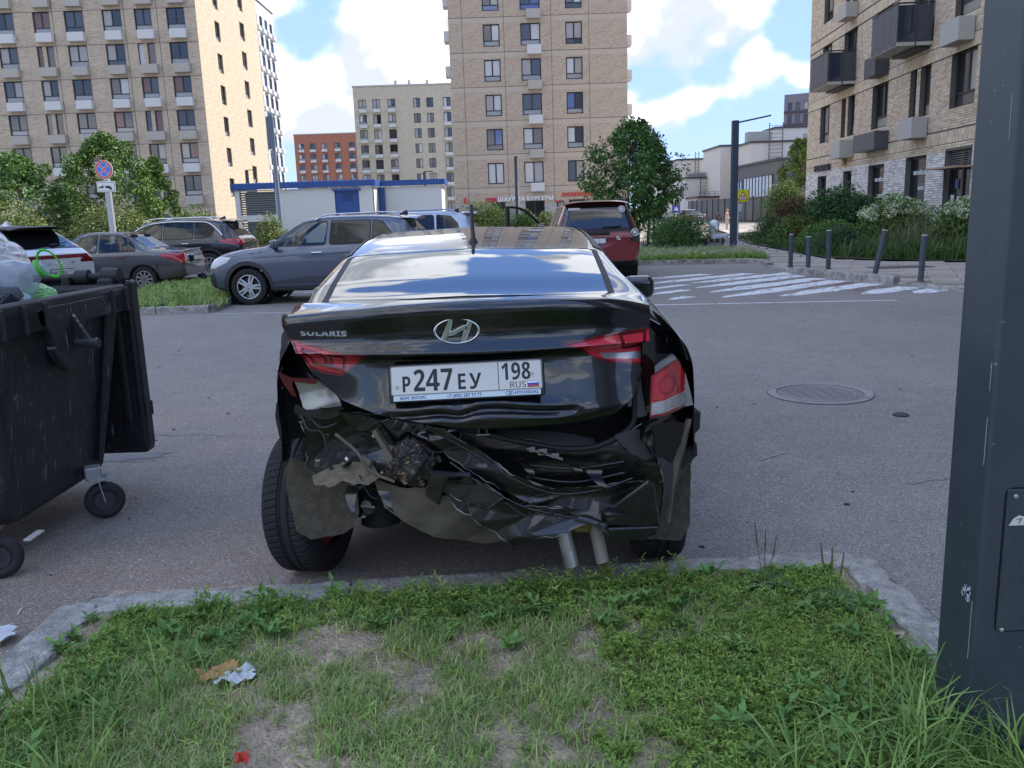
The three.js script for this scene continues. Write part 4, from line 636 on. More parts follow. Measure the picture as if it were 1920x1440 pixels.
// tree beside the red car, thicket round it
tree('maple_tree', 'bushy dark green maple behind the red car', [4.75, 0, -33], 4.9, 3.9, 121, { cols: DARK.concat(GREEN, GREEN), n: 10500, leaf: 0.14, base: 0.2, clumps: 84, stems: 2, lean: 0.15 });
tree('maple_tree', 'small leafy maple right of the big maple on two thin trunks', [5.75, 0, -34.2], 4.2, 2.2, 122, { cols: DARK.concat(GREEN), n: 4200, leaf: 0.14, base: 0.3, clumps: 20, stems: 2 });
bush('round_shrub', 'dense dark round shrub beside the bench', [5.9, 0.09, -28.6], 2.1, 1.15, 1.3, 123, { cols: DARK.concat(GREEN), n: 9000, leaf: 0.055 });
bush('round_shrub', 'low dark shrub behind the dense round shrub', [5.6, 0.09, -30.6], 1.6, 1.25, 1.0, 124, { cols: DARK, n: 4000, leaf: 0.06 });
// planting bed along the right building
bush('garden_shrub', 'tall dark green shrub in front of the dark shop lettering', [11.6, 0.1, -29.8], 2.8, 2.0, 2.0, 131, { cols: DARK, n: 11000, leaf: 0.09, clumps: 18 });
bush('hydrangea', 'large hydrangea with pale cream flower heads beside the dark shrub', [11.9, 0.1, -26.2], 2.2, 1.5, 1.8, 132, { cols: FRESH, n: 7000, leaf: 0.085, flowers: 46, fsize: 0.14, group: 'hydrangeas along the shop front' });
bush('hydrangea', 'hydrangea with cream flowers in front of the glass shop door', [12.3, 0.1, -22.9], 1.8, 1.3, 1.5, 133, { cols: FRESH, n: 6000, leaf: 0.085, flowers: 34, fsize: 0.13, group: 'hydrangeas along the shop front' });
bush('garden_shrub', 'reddish flowering shrub at the building corner', [13.6, 0.1, -40.5], 2.2, 1.7, 1.6, 134, { cols: [[0.2, 0.10, 0.06], [0.06, 0.11, 0.03], [0.16, 0.09, 0.05]], n: 5000, leaf: 0.10 });
bush('garden_shrub', 'low dark shrub at the far end of the planting bed', [10.6, 0.1, -33.8], 1.7, 0.95, 1.4, 135, { cols: DARK, n: 4500, leaf: 0.07 });
bush('garden_shrub', 'green low shrub with rusty leaves behind the first bollards', [10.3, 0.1, -29.8], 2.2, 1.0, 1.8, 136, { cols: GREEN.concat([[0.2, 0.09, 0.02]]), n: 5500, leaf: 0.075 });
bush('garden_shrub', 'bushy low green shrub behind the leaning bollard', [9.7, 0.1, -25.6], 1.9, 0.9, 1.8, 137, { cols: GREEN, n: 6000, leaf: 0.06 });
bush('garden_shrub', 'grey green low shrub at the kerb of the bed', [9.35, 0.1, -23.9], 1.2, 0.75, 1.2, 138, { cols: [[0.05, 0.09, 0.04], [0.07, 0.11, 0.05]], n: 4500, leaf: 0.05 });
tree('corner_tree', 'light green tree at the far corner of the right building', [16.7, 0, -49], 5.2, 2.6, 141, { cols: LIME.concat(FRESH), n: 10000, leaf: 0.15, base: 0.12, clumps: 70 });
bush('garden_shrub', 'tall pale green shrub in front of the bar fence', [15.0, 0, -46.5], 2.4, 2.6, 1.6, 142, { cols: LIME.concat(GREEN), n: 5500, leaf: 0.11 });
// trees standing behind the camera, seen only in the dark paint
tree('linden_tree', 'broad linden behind the photographer mirrored in the black boot lid', [-4.5, 0, 16], 5.6, 7, 151, { cols: DARK, n: 7000, leaf: 0.3, base: 0.15, clumps: 30 });
tree('linden_tree', 'second broad linden behind the photographer mirrored in the car', [2.5, 0, 18], 5.6, 7, 152, { cols: DARK, n: 7000, leaf: 0.3, base: 0.15, clumps: 30 });
tree('linden_tree', 'third linden behind the photographer at the far side of the lawn', [9, 0, 17], 5.6, 7, 153, { cols: DARK, n: 7000, leaf: 0.3, base: 0.15, clumps: 30 });
tree('linden_tree', 'linden behind the photographer on the left side of the lawn', [-11, 0, 16], 5.6, 7, 154, { cols: DARK, n: 7000, leaf: 0.3, base: 0.15, clumps: 30 });
sheetOn([[-30, 3.4], [30, 3.4], [30, 26], [-30, 26]], 0.05, 'back_lawn', M([0.07, 0.125, 0.03], 1));
// blades and sprigs for the lawns
function bladeTuft(seed, n, len, wid, cols, spread = 0.03, droop = 1) {
  const L = { p: [], n: [], c: [] }, r = rng(seed);
  for (let i = 0; i < n; i++) {
    const a = r() * 2 * PI, l = len * (0.55 + r() * 0.7), w = wid * (0.7 + r() * 0.6), bx = (r() - 0.5) * spread * 2, bz = (r() - 0.5) * spread * 2, tilt = (0.25 + r() * 0.9) * droop, c = cols[(r() * cols.length) | 0], k = 0.8 + r() * 0.4, dx = Math.cos(a), dz = Math.sin(a), seg = 4, pt = (q) => { const b = tilt * q; return [bx + dx * Math.sin(b) * l * q * 0.85, Math.cos(b * 0.95) * l * q, bz + dz * Math.sin(b) * l * q * 0.85, w * (1 - q * q * 0.92) / 2]; };
    const tw = r() * 0.8 - 0.4, sx = -Math.sin(a + tw), sz = Math.cos(a + tw);
    for (let s = 0; s < seg; s++) { const A = pt(s / seg), B = pt((s + 1) / seg), v = [[A[0] - sx * A[3], A[1], A[2] - sz * A[3]], [A[0] + sx * A[3], A[1], A[2] + sz * A[3]], [B[0] + sx * B[3], B[1], B[2] + sz * B[3]], [B[0] - sx * B[3], B[1], B[2] - sz * B[3]]], e1 = [B[0] - A[0], B[1] - A[1], B[2] - A[2]], N = V3(sx, 0, sz).cross(V3(...e1)).normalize(); for (const q of [0, 1, 2, 0, 2, 3]) { L.p.push(...v[q]); L.n.push(N.x, N.y, N.z); L.c.push(c[0] * k, c[1] * k, c[2] * k); } }
  }
  const g = new THREE.BufferGeometry(); g.setAttribute('position', new THREE.Float32BufferAttribute(L.p, 3)); g.setAttribute('normal', new THREE.Float32BufferAttribute(L.n, 3)); g.setAttribute('uv', new THREE.Float32BufferAttribute(new Float32Array(L.p.length / 3 * 2), 2)); g.setAttribute('color', new THREE.Float32BufferAttribute(L.c, 3)); return g;
}
function sprig(seed, h, leaf, n, cols, wid = 0.34) { // upright or sprawling stem with small oval leaves
  const L = new Leaves(seed), r = rng(seed + 3);
  for (let s = 0; s < 3; s++) {
    const a = r() * 2 * PI, ln = 0.25 + r() * 0.8, hh = h * (0.7 + r() * 0.5), P = (q) => V3(Math.cos(a) * Math.sin(ln * q) * hh * q, Math.cos(ln * q * 0.8) * hh * q, Math.sin(a) * Math.sin(ln * q) * hh * q), c0 = cols[0];
    for (let i = 0; i < 5; i++) { const A = P(i / 5), B = P((i + 1) / 5); L.leaf(A.x, A.y, A.z, A.distanceTo(B) * 1.1, 0.0035, B.clone().sub(A), V3(0.3, 0.4, 1), [c0[0] * 1.2, c0[1] * 0.95, c0[2]]); }
    for (let i = 0; i < n; i++) { const q = 0.15 + 0.85 * i / n, A = P(q), b = a + i * 2.4 + r(), l = leaf * (0.6 + r() * 0.6) * (1.15 - q * 0.45), c = cols[(r() * cols.length) | 0], k = 0.8 + r() * 0.4; L.leaf(A.x, A.y, A.z, l, l * wid, V3(Math.cos(b), 0.35 + r() * 0.8, Math.sin(b)), V3(0, 1, 0.2), [c[0] * k, c[1] * k, c[2] * k]); }
  }
  return L.geo();
}
function scatter(name, label, cat, geos, place, count, seed, { sc = [0.7, 1.25], lean = 0.15 } = {}) { // one object per kind: several instanced variants under a group
  const root = new THREE.Group(); root.name = numbered(name); tag(root, label, cat, null, 'stuff'); scene.add(root); const r = rng(seed), pts = geos.map(() => []); let guard = 0, n = 0;
  while (n < count && guard++ < count * 30) { const p = place(r); if (!p) continue; const k = (r() * geos.length) | 0, s = lerp(sc[0], sc[1], r()) * (p[3] ?? 1), m = new THREE.Matrix4().compose(V3(p[0], p[1], p[2]), new THREE.Quaternion().setFromEuler(new THREE.Euler((r() - 0.5) * 2 * lean, r() * 2 * PI, (r() - 0.5) * 2 * lean)), V3(s, s * (0.85 + r() * 0.3), s)); pts[k].push(m); n++; }
  geos.forEach((g, k) => { if (!pts[k].length) return; const im = new THREE.InstancedMesh(g, mLeaf, pts[k].length), c = new THREE.Color(); pts[k].forEach((m, i) => { im.setMatrixAt(i, m); const t = 0.82 + r() * 0.36; c.setRGB(t * (0.95 + r() * 0.16), t, t * (0.9 + r() * 0.1)); im.setColorAt(i, c); }); im.name = name.replace(/_$/, '') + '_tuft'; im.castShadow = im.receiveShadow = true; root.add(im); });
  return root;
}
const GRASS = [[0.27, 0.40, 0.10], [0.31, 0.45, 0.12], [0.22, 0.36, 0.085], [0.34, 0.46, 0.15], [0.29, 0.42, 0.11], [0.48, 0.45, 0.25]], WEED = [[0.24, 0.38, 0.08], [0.29, 0.43, 0.105], [0.20, 0.34, 0.07]];
const bare = (x, z) => { // trodden middle of the lawn with bald patches
  const n = fbm(x * 6.2 + 3.3, z * 7.6 + 17.1, 3, 0, 51), c = 1 - sstep(0.35, 0.75, Math.abs(x + 0.25) / 1.25); return sstep(0.54, 0.60, n * 0.85 + c * 0.12 + (fbm(x * 14, z * 14, 2, 0, 77) - 0.5) * 0.12); };
const onLawn = (r) => [lerp(-1.57, 1.27, r()), lerp(-3.1, -1.3, Math.pow(r(), 0.9))];
const kerbZ = (x) => lerp(-2.92, -3.12, (x + 1.6) / 3);
scatter('lawn_grass', 'short trodden green grass growing between bare soil patches', 'grass', [1, 2, 3, 4].map((k) => bladeTuft(200 + k, 13, 0.055, 0.0031, GRASS, 0.036, 1.7)), (r) => { const [x, z] = onLawn(r); if (x < -1.5 || x > 1.22 || z < kerbZ(x) + 0.05 || r() < bare(x, z) * 0.93) return null; if (x > 0.55 && r() < 0.45) return null; return [x, soilY(x, z) - 0.004, z]; }, 6200, 301, { lean: 0.35 });
scatter('lawn_weeds', 'low dense knotweed with small oval leaves along the kerb', 'weeds', [1, 2, 3, 4].map((k) => sprig(220 + k, 0.052, 0.019, 13, WEED)), (r) => { const [x, z] = onLawn(r), n = fbm(x * 3 + 1, z * 3 + 5, 3, 0, 8), k = Math.max(1 - sstep(0.05, 0.30, z - kerbZ(x) - 0.05 * (n * 4 - 2)), sstep(0.30, 0.62, x + (n - 0.5) * 0.7), (1 - sstep(-1.45, -1.15, x + (n - 0.5) * 0.5)) * 0.8); if (x < -1.50 || x > 1.21 || z < kerbZ(x) + 0.035 || r() > k) return null; return [x, soilY(x, z) - 0.004, z, 0.8 + n * 0.5]; }, 4600, 302, { lean: 0.4 });
scatter('kerb_sprigs', 'upright leafy sprigs hanging over the kerb edge', 'weeds', [1, 2, 3].map((k) => sprig(240 + k, 0.095, 0.022, 14, WEED)), (r) => { const x = lerp(-1.25, 0.75, r()), z = kerbZ(x) + 0.03 + r() * 0.09; return r() < fbm(x * 5, 3, 2, 0, 3) * 1.2 ? [x, soilY(x, z) - 0.004, z, 0.7 + r() * 0.5] : null; }, 170, 303, { lean: 0.25 });
scatter('tall_grass', 'long arching grass blades at the foot of the dark post and in the near corners', 'grass', [1, 2, 3].map((k) => bladeTuft(260 + k, 9, 0.21, 0.0055, [[0.17, 0.29, 0.065], [0.21, 0.33, 0.085], [0.14, 0.25, 0.06]], 0.035, 1.35)), (r) => { const [x, z] = onLawn(r), n = fbm(x * 3 + 8, z * 3, 2, 0, 8); const k = Math.max(sstep(0.9, 1.1, x + (n - 0.5) * 0.2) * sstep(-2.35, -2.1, z) + sstep(0.55, 0.9, x) * sstep(-2.1, -1.9, z) * 0.35, (1 - sstep(-1.25, -0.95, x)) * sstep(-2.5, -2.15, z) * 0.55); return r() < k ? [x, soilY(x, z) - 0.005, z, 0.7 + n * 0.5] : null; }, 190, 304, { lean: 0.25 });
scatter('broadleaf_weeds', 'scattered clover and broad leaved weeds in the lawn', 'weeds', [1, 2, 3].map((k) => sprig(280 + k, 0.06, 0.05, 6, [[0.12, 0.24, 0.06], [0.15, 0.28, 0.075]], 0.5)), (r) => { const [x, z] = onLawn(r), k = Math.max(sstep(0.4, 0.8, x), 1 - sstep(-1.4, -1.0, x), 1 - sstep(0.1, 0.5, z - kerbZ(x))); return r() < k * 0.9 && z > kerbZ(x) ? [x, soilY(x, z), z] : null; }, 190, 305, { lean: 0.3 });
// distant lawns
scatter('island_grass', 'short grass on the green island by the parked cars', 'grass', [1, 2].map((k) => bladeTuft(290 + k, 14, 0.16, 0.014, GRASS.concat(FRESH), 0.12, 1.1)), (r) => { const x = lerp(-13, -5, r()), z = lerp(-21, -14.7, r()); return inPoly(ISLAND, x, z) ? [x, 0.085, z] : null; }, 2600, 306);
scatter('clover_ground_cover', 'clover and grass with whitish flower heads in the bed by the crossing', 'ground cover', [...[1, 2].map((k) => bladeTuft(310 + k, 12, 0.17, 0.016, GRASS, 0.12, 1.0)), sprig(315, 0.16, 0.05, 10, WEED, 0.6), (() => { const L = new Leaves(5); L.clump(0, 0.2, 0, 0.022, 0.02, 0.022, 14, 0.02, [[0.5, 0.5, 0.4], [0.42, 0.40, 0.34]], 0.8); return L.geo(); })()], (r) => { const x = lerp(2.5, 7.4, r()), z = lerp(-31, -22.8, Math.sqrt(r())); return inPoly(CLOVER, x, z) ? [x, 0.085, z] : null; }, 6500, 307);
scatter('bed_grass', 'tall ornamental grass and leafy ground cover in front of the shops', 'grass', [...[1, 2].map((k) => bladeTuft(330 + k, 14, 0.55, 0.016, [[0.06, 0.12, 0.03], [0.08, 0.15, 0.04], [0.045, 0.095, 0.025]], 0.15, 1.2)), sprig(335, 0.3, 0.07, 14, GREEN, 0.5)], (r) => { const x = lerp(8.5, 15.5, r()), z = lerp(-45, -14, Math.sqrt(r())); return inPoly(BED, x, z) ? [x, 0.09, z, z < -30 ? 0.6 : 0.6 + 0.5 * fbm(x, z, 2, 0, 3)] : null; }, 4200, 308);
scatter('feather_grass', 'pale feathery ornamental grass beside the hydrangeas', 'grass', [bladeTuft(340, 26, 1.0, 0.012, [[0.16, 0.17, 0.08], [0.10, 0.14, 0.05], [0.22, 0.2, 0.12]], 0.15, 0.8)], (r) => { const x = lerp(10.6, 12.6, r()), z = lerp(-24.6, -21.8, r()); return inPoly(BED, x, z) ? [x, 0.09, z] : null; }, 46, 309);
{ // two big plantain plants with seed stalks near the kerb
  const mPl = M([0.075, 0.165, 0.05], 0.55, { transmission: 0.15, thickness: 0, ior: 1.3, side: THREE.DoubleSide });
  for (const [x, z, label] of [[0.93, -2.98, 'plantain with broad leaves and brown seed stalk at the kerb'], [1.12, -2.8, 'plantain rosette with wide leaves near the kerb corner']]) {
    const t = thing('plantain', label, 'plant', [x, soilY(x, z), z], x * 3, 'plantains by the kerb'), r = rng(x * 1000);
    for (let k = 0; k < 7; k++) { const a = k * 0.9 + r() * 0.4, l = 0.09 + r() * 0.05; obj('leaf', Soup.grid(8, 6, (u, v) => { const w = Math.sin(PI * Math.pow(u, 0.75)) * 0.032 * (1 + 0.2 * r()), b = (v - 0.5) * 2; return [u * l, 0.02 + u * 0.06 - u * u * 0.05 + Math.abs(b) * w * 0.25 + Math.sin(u * 9) * 0.002, b * w + 0.002 * (u < 0.15)]; }).geo(), mPl, t).rotation.y = a; }
    for (let k = 0; k < 3; k++) obj('seed_stalk', [between([0, 0, 0], [0.03 * (k - 1), 0.13 + k * 0.02, 0.01 * k], 0.0016, 0.0014, 5), between([0.03 * (k - 1), 0.13 + k * 0.02, 0.01 * k], [0.04 * (k - 1), 0.21 + k * 0.02, 0.012 * k], 0.004, 0.002, 6)], M([0.15, 0.11, 0.05], 0.9), t);
  }
}
// ---------------------------------------------------------------- parked cars: lofted shells, cut along their seams
const mTyre = M([0.016, 0.016, 0.017], 0.85), mRim = M([0.55, 0.56, 0.58], 0.32, { metalness: 0.85 }), mDarkRim = M([0.03, 0.03, 0.032], 0.4, { metalness: 0.5 }), mBlackPl = M([0.02, 0.02, 0.022], 0.6), mGap = M([0.006, 0.006, 0.006], 0.9), mChrome = M([0.75, 0.76, 0.78], 0.12, { metalness: 1 }), mCabin = M([0.025, 0.025, 0.028], 0.85);
const carGlass = (c) => M(c, 0.0, { transmission: 1, thickness: 0, ior: 1.5 });
const gClear = carGlass([0.62, 0.66, 0.66]), gTint = carGlass([0.14, 0.15, 0.16]), gDark = M([0.008, 0.009, 0.011], 0.04, { clearcoat: 1, clearcoatRoughness: 0.01 });
const redLens = M([0.42, 0.012, 0.016], 0.12, { clearcoat: 1, clearcoatRoughness: 0.03 }), redDeep = M([0.16, 0.006, 0.01], 0.1, { clearcoat: 1, clearcoatRoughness: 0.03 }), whiteLens = M([0.62, 0.63, 0.62], 0.14, { clearcoat: 1, clearcoatRoughness: 0.03 });
const paint = (c, metal = 0.35, rough = 0.32) => M(c, rough, { metalness: metal, clearcoat: 1, clearcoatRoughness: 0.025 });
function tyreGeo(R, w, rimR) { const p = [[rimR, -w * 0.42], [rimR + 0.015, -w * 0.47], [R * 0.86, -w * 0.5], [R * 0.955, -w * 0.47], [R * 0.99, -w * 0.41], [R, -w * 0.33], [R, -w * 0.13], [R - 0.006, -w * 0.12], [R - 0.006, -w * 0.10], [R, -w * 0.09], [R, w * 0.09], [R - 0.006, w * 0.1], [R - 0.006, w * 0.12], [R, w * 0.13], [R, w * 0.33], [R * 0.99, w * 0.41], [R * 0.955, w * 0.47], [R * 0.86, w * 0.5], [rimR + 0.015, w * 0.47], [rimR, w * 0.42]].map(([x, y]) => new THREE.Vector2(x, y)); return new THREE.LatheGeometry(p, 48).rotateX(PI / 2); }
function rimGeo(R, w, n, kind) { // outer face at +z
  const g = [new THREE.TorusGeometry(R * 0.965, 0.012, 6, 48).translate(0, 0, w * 0.40), new THREE.CylinderGeometry(R, R, w * 0.8, 40, 1, true).rotateX(PI / 2), new THREE.CylinderGeometry(R * 0.17, R * 0.19, 0.03, 20).rotateX(PI / 2).translate(0, 0, w * 0.36)];
  for (let k = 0; k < n; k++) { const a = k / n * 2 * PI; const arm = (off, wd, tw = 0) => { const s = extr([[R * 0.10, -wd * 0.75], [R * 0.95, -wd * 0.5 + tw], [R * 0.95, wd * 0.5 + tw], [R * 0.10, wd * 0.75]], 0.022, 0.004); g.push(s.translate(0, off, 0).rotateZ(a).translate(0, 0, w * 0.31)); }; if (kind === 'twin') { arm(R * 0.075, R * 0.11, R * 0.07); arm(-R * 0.075, R * 0.11, -R * 0.07); } else arm(0, R * (kind === 'thin' ? 0.14 : 0.2)); }
  return merge(g);
}
function wheel(parent, x, y, z, R, w, n, kind, rimM = mRim, turn = 0) {
  const t = obj('wheel', tyreGeo(R, w, R * 0.66), mTyre, parent); t.position.set(x, y, z); t.rotation.y = turn + (z > 0 ? 0 : PI);
  obj('rim', rimGeo(R * 0.67, w, n, kind), rimM, t); obj('brake_disc', new THREE.CylinderGeometry(R * 0.5, R * 0.5, 0.02, 28).rotateX(PI / 2), M([0.08, 0.075, 0.07], 0.5, { metalness: 0.6 }), t);
  for (let k = 0; k < 5; k++) { const a = k / 5 * 2 * PI + 0.3; obj('bolt', new THREE.CylinderGeometry(0.009, 0.009, 0.012, 6).rotateX(PI / 2).translate(Math.cos(a) * R * 0.11, Math.sin(a) * R * 0.11, w * 0.42), mDarkRim, t); }
  return t;
}
function carShell(sp) { // half shell (z>0): soup
  const top = curve(sp.top), bot = curve(sp.bottom), sh = curve(sp.shoulder), plan = curve(sp.plan), L = sp.L, NX = sp.nx ?? 150, per = 5;
  const xs = []; for (let i = 0; i <= NX; i++) { const t = i / NX; xs.push(L * (t - Math.sin(2 * PI * t) / (2 * PI) * 0.72)); }
  const sec = (x) => {
    const yb = bot(x), yt = top(x), ys = Math.min(sh(x), yt - 0.015), w = sp.W * plan(x), hc = yt - ys, q = clamp(hc / 0.45), wr = lerp(w * 0.88, Math.min(sp.roofW, w * 0.9), sm(q)), h = ys - yb;
    const P = [[0, yb], [w * 0.84, yb], [w * 0.955, yb + Math.min(0.09, h * 0.25)], [w * 0.99, yb + h * 0.38], [w, yb + h * 0.68], [w * 0.992, yb + h * 0.9], [w * 0.965, ys], [lerp(w * 0.955, wr, 0.42), ys + hc * 0.40], [wr * 1.0 + 0.012 * q, ys + hc * lerp(0.66, 0.84, q)], [wr * 0.9, yt - hc * lerp(0.1, 0.045, q)], [wr * 0.5, yt - 0.006 - hc * 0.01], [0, yt]];
    const out = [P[0]]; for (let i = 0; i < P.length - 1; i++) { const a = P[Math.max(0, i - 1)], b = P[i], c = P[i + 1], d = P[Math.min(P.length - 1, i + 2)]; for (let k = 1; k <= per; k++) { const t = k / per, f = (j) => { const m1 = (c[j] - a[j]) * 0.36, m2 = (d[j] - b[j]) * 0.36; return (2 * t ** 3 - 3 * t * t + 1) * b[j] + (t ** 3 - 2 * t * t + t) * m1 + (-2 * t ** 3 + 3 * t * t) * c[j] + (t ** 3 - t * t) * m2; }; out.push([Math.max(0, f(0)), f(1)]); } }
    return out;
  };
  const S = xs.map(sec), nv = S[0].length - 1;
  const body = Soup.grid(NX, nv, (u, v) => { const i = Math.round(u * NX), j = Math.round(v * nv); return [xs[i], S[i][j][1], S[i][j][0]]; }, { flip: true });
  for (const e of [0, NX]) body.add(Soup.grid(nv, 8, (u, v) => { const j = Math.round(u * nv), s = S[e][j], cy = (S[e][0][1] + S[e][nv][1]) / 2, b = (1 - v * v) * 0.02; return [e ? L + (0.02 - b) * 1 : -(0.02 - b), cy + (s[1] - cy) * (1 - v), s[0] * (1 - v)]; }, { flip: e === 0 }));
  const A = body.a; for (let i = 0; i < A.length; i += 8) if (A[i + 2] < 1e-6) { const l = Math.hypot(A[i + 3], A[i + 4]) || 1; A[i + 3] /= l; A[i + 4] /= l; A[i + 5] = 0; } // level on the centre line, so that both halves meet smoothly
  return { soup: body, top, sh, plan };
}
const both = (s) => new Soup(s.a.slice()).add(s.mirror());
function makeCar(name, label, sp) {
  const t = thing(name, label, 'car', [0, 0, 0], 0, sp.group), sh = carShell(sp); let body = sh.soup;
  // wheel arches
  for (const ax of sp.axles) { body = body.split((x, y, z) => z < sp.W * 0.55 ? 1 : Math.hypot(x - ax, y - sp.R) - sp.R * (sp.arch ?? 1.16))[1]; }
  const cut = (name, mat, f, { inset = 0, sides = false, drop = false, flat = false } = {}) => { const [a, b] = body.split(f); body = b; if (drop || !a.size) return null; const s = inset ? a.inset(inset) : a; let zm = 9; for (let i = 2; i < s.a.length; i += 8) zm = Math.min(zm, s.a[i]); if (sides || zm > 0.02) return [obj(name, s.geo(flat), mat, t), obj(name, s.mirror().geo(flat), mat, t)]; return [obj(name, both(s).geo(flat), mat, t)]; };
  const side = (poly, grow = 0, zmin = 0.45) => { const f = sdPoly(poly); return (x, y, z) => Math.max(f(x, y) - grow, sp.W * zmin - z); };
  for (const w of sp.windows) { // black surround, then the pane set into it
    const f = side(w.poly, 0.022, 0.5), g = side(w.poly, 0, 0.5); const [a, b] = body.split(f); body = b; const [pn, fr] = a.split(g); obj('window_surround', fr.geo(), mBlackPl, t); obj('window_surround', fr.mirror().geo(), mBlackPl, t); const q = pn.inset(0.006); obj('window', q.geo(), w.mat, t); obj('window', q.mirror().geo(), w.mat, t);
  }
  for (const w of sp.screens) { const wz = (x) => sp.roofW * w.k + (w.flare ?? 0.25) * Math.max(0, sh.top(w.xt) - sh.top(x)); const f = (x, y, z) => Math.max(w.x0 - x, x - w.x1, z - wz(x), sh.sh(x) - 0.04 - y), fr = (x, y, z) => f(x, y, z) - 0.03; const [a, b] = body.split(fr); body = b; const [pn, bd] = a.split(f); obj(w.name, both(pn.inset(0.004)).geo(), w.mat, t); obj('window_surround', both(bd).geo(), mBlackPl, t); }
  sp.cuts?.({ cut, side, t, sh });
  for (const ln of sp.seams ?? []) { const f = sdLine(ln.pts); cut('panel_gap', mGap, (x, y, z) => Math.max(f(x, y) - 0.0035, sp.W * (ln.zmin ?? 0.5) - z), { inset: 0.008 }); }
  obj('body', both(body).geo(), sp.paint, t);
  // arch liners, wheels
  for (const ax of sp.axles) for (const s of [-1, 1]) { obj('arch_liner', new THREE.CylinderGeometry(sp.R * 1.17, sp.R * 1.17, sp.W * 0.42, 28, 1, true, 0, PI * 1.3).rotateY(-PI * 0.65).rotateX(PI / 2).translate(ax, sp.R, s * sp.W * 0.76), mGap, t); wheel(t, ax, sp.R, s * (sp.W - 0.115), sp.R, 0.215, sp.rim[0], sp.rim[1], sp.rimM ?? mRim); }
  // cabin: floor, seats, wheel
  const fl = Math.min(sp.belt - 0.12, 0.95), cx0 = sp.cab[0], cx1 = sp.cab[1];
  obj('cabin_floor', box(cx1 - cx0 - 0.1, 0.05, sp.W * 1.6, (cx0 + cx1) / 2, fl - 0.25, 0), mCabin, t);
  const seat = (x, z) => obj('seat', [rbox(0.14, 0.62, 0.48, 0.05).rotateZ(0.2).translate(x, fl + 0.02, z), rbox(0.1, 0.2, 0.26, 0.04).rotateZ(0.15).translate(x - 0.08, fl + 0.44, z)], mCabin, t);
  for (const z of [-0.37, 0.37]) seat(sp.seats[0], z); if (sp.seats[1]) for (const z of [-0.37, 0.37]) seat(sp.seats[1], z);
  obj('dashboard', rbox(0.4, 0.22, sp.W * 1.5, 0.06, sp.seats[0] + 0.95, fl + 0.02, 0), mCabin, t); obj('steering_wheel', new THREE.TorusGeometry(0.18, 0.016, 8, 24).rotateY(PI / 2 - 0.3).translate(sp.seats[0] + 0.62, fl + 0.12, -0.37), mCabin, t);
  sp.extra?.(t, sh); return t;
}
function place(t, local, world, th) { const c = Math.cos(th), s = Math.sin(th); t.rotation.y = th; t.position.set(world[0] - (local[0] * c + local[1] * s), 0, world[1] - (-local[0] * s + local[1] * c)); }
function plateTex(txt, reg, w = 512, h = 112) { return canvasTex(w, h, (c) => { c.fillStyle = '#e9e9e6'; c.fillRect(0, 0, w, h); c.strokeStyle = '#222'; c.lineWidth = 5; c.strokeRect(4, 4, w - 8, h - 8); c.beginPath(); c.moveTo(w * 0.745, 4); c.lineTo(w * 0.745, h - 4); c.stroke(); c.fillStyle = '#1a1a1a'; c.textBaseline = 'alphabetic'; c.font = 'bold 92px sans-serif'; c.save(); c.translate(18, 92); c.scale((w * 0.745 - 36) / c.measureText(txt).width, 1); c.fillText(txt, 0, 0); c.restore(); c.font = 'bold 62px sans-serif'; c.save(); c.translate(w * 0.765, 64); c.scale(w * 0.2 / c.measureText(reg).width, 1); c.fillText(reg, 0, 0); c.restore(); c.font = '26px sans-serif'; c.fillText('RUS', w * 0.79, 98); c.fillStyle = '#fff'; c.fillRect(w * 0.9, 78, 38, 8); c.fillStyle = '#2242a8'; c.fillRect(w * 0.9, 86, 38, 7); c.fillStyle = '#c4252b'; c.fillRect(w * 0.9, 93, 38, 7); }); }
const blankPlate = canvasTex(256, 56, (c) => { c.fillStyle = '#dcdcd8'; c.fillRect(0, 0, 256, 56); c.strokeStyle = '#333'; c.lineWidth = 3; c.strokeRect(2, 2, 252, 52); c.beginPath(); c.moveTo(190, 2); c.lineTo(190, 54); c.stroke(); }); // too far off to read in the photograph
function plate(parent, tx, pos, rot = [0, 0, 0], w = 0.52, h = 0.112) { const b = obj('licence_plate', rbox(w + 0.015, h + 0.02, 0.012, 0.005, 0, 0, 0, 1), mBlackPl, parent); b.position.set(...pos); b.rotation.set(...rot); obj('plate_print', new THREE.PlaneGeometry(w, h).translate(0, 0, 0.0075), M(0xffffff, 0.45, { map: tx }), b); return b; }
const handle = (t, x, y, z, m) => { for (const s of [-1, 1]) obj('door_handle', [rbox(0.2, 0.028, 0.03, 0.012, x, y, s * (z + 0.012))], m, t); };
const mirror = (t, x, y, z, m) => { for (const s of [-1, 1]) { const g = obj('side_mirror', [rbox(0.12, 0.15, 0.2, 0.045, x, y, s * (z + 0.12), 3)], m, t); obj('mirror_foot', [rbox(0.07, 0.05, 0.12, 0.015, x + 0.02, y - 0.07, s * z)], mBlackPl, g); obj('mirror_glass', box(0.004, 0.11, 0.15, x - 0.061, y, s * (z + 0.12)), mChrome, g); } };
const rails = (t, x0, x1, y, z, m) => { for (const s of [-1, 1]) obj('roof_rail', [tube([[x0, y - 0.06, s * z], [x0 + 0.14, y + 0.015, s * z], [(x0 + x1) / 2, y + 0.03, s * (z - 0.005)], [x1 - 0.16, y + 0.005, s * z], [x1, y - 0.07, s * z]], 0.016, 30, 6)], m, t); };
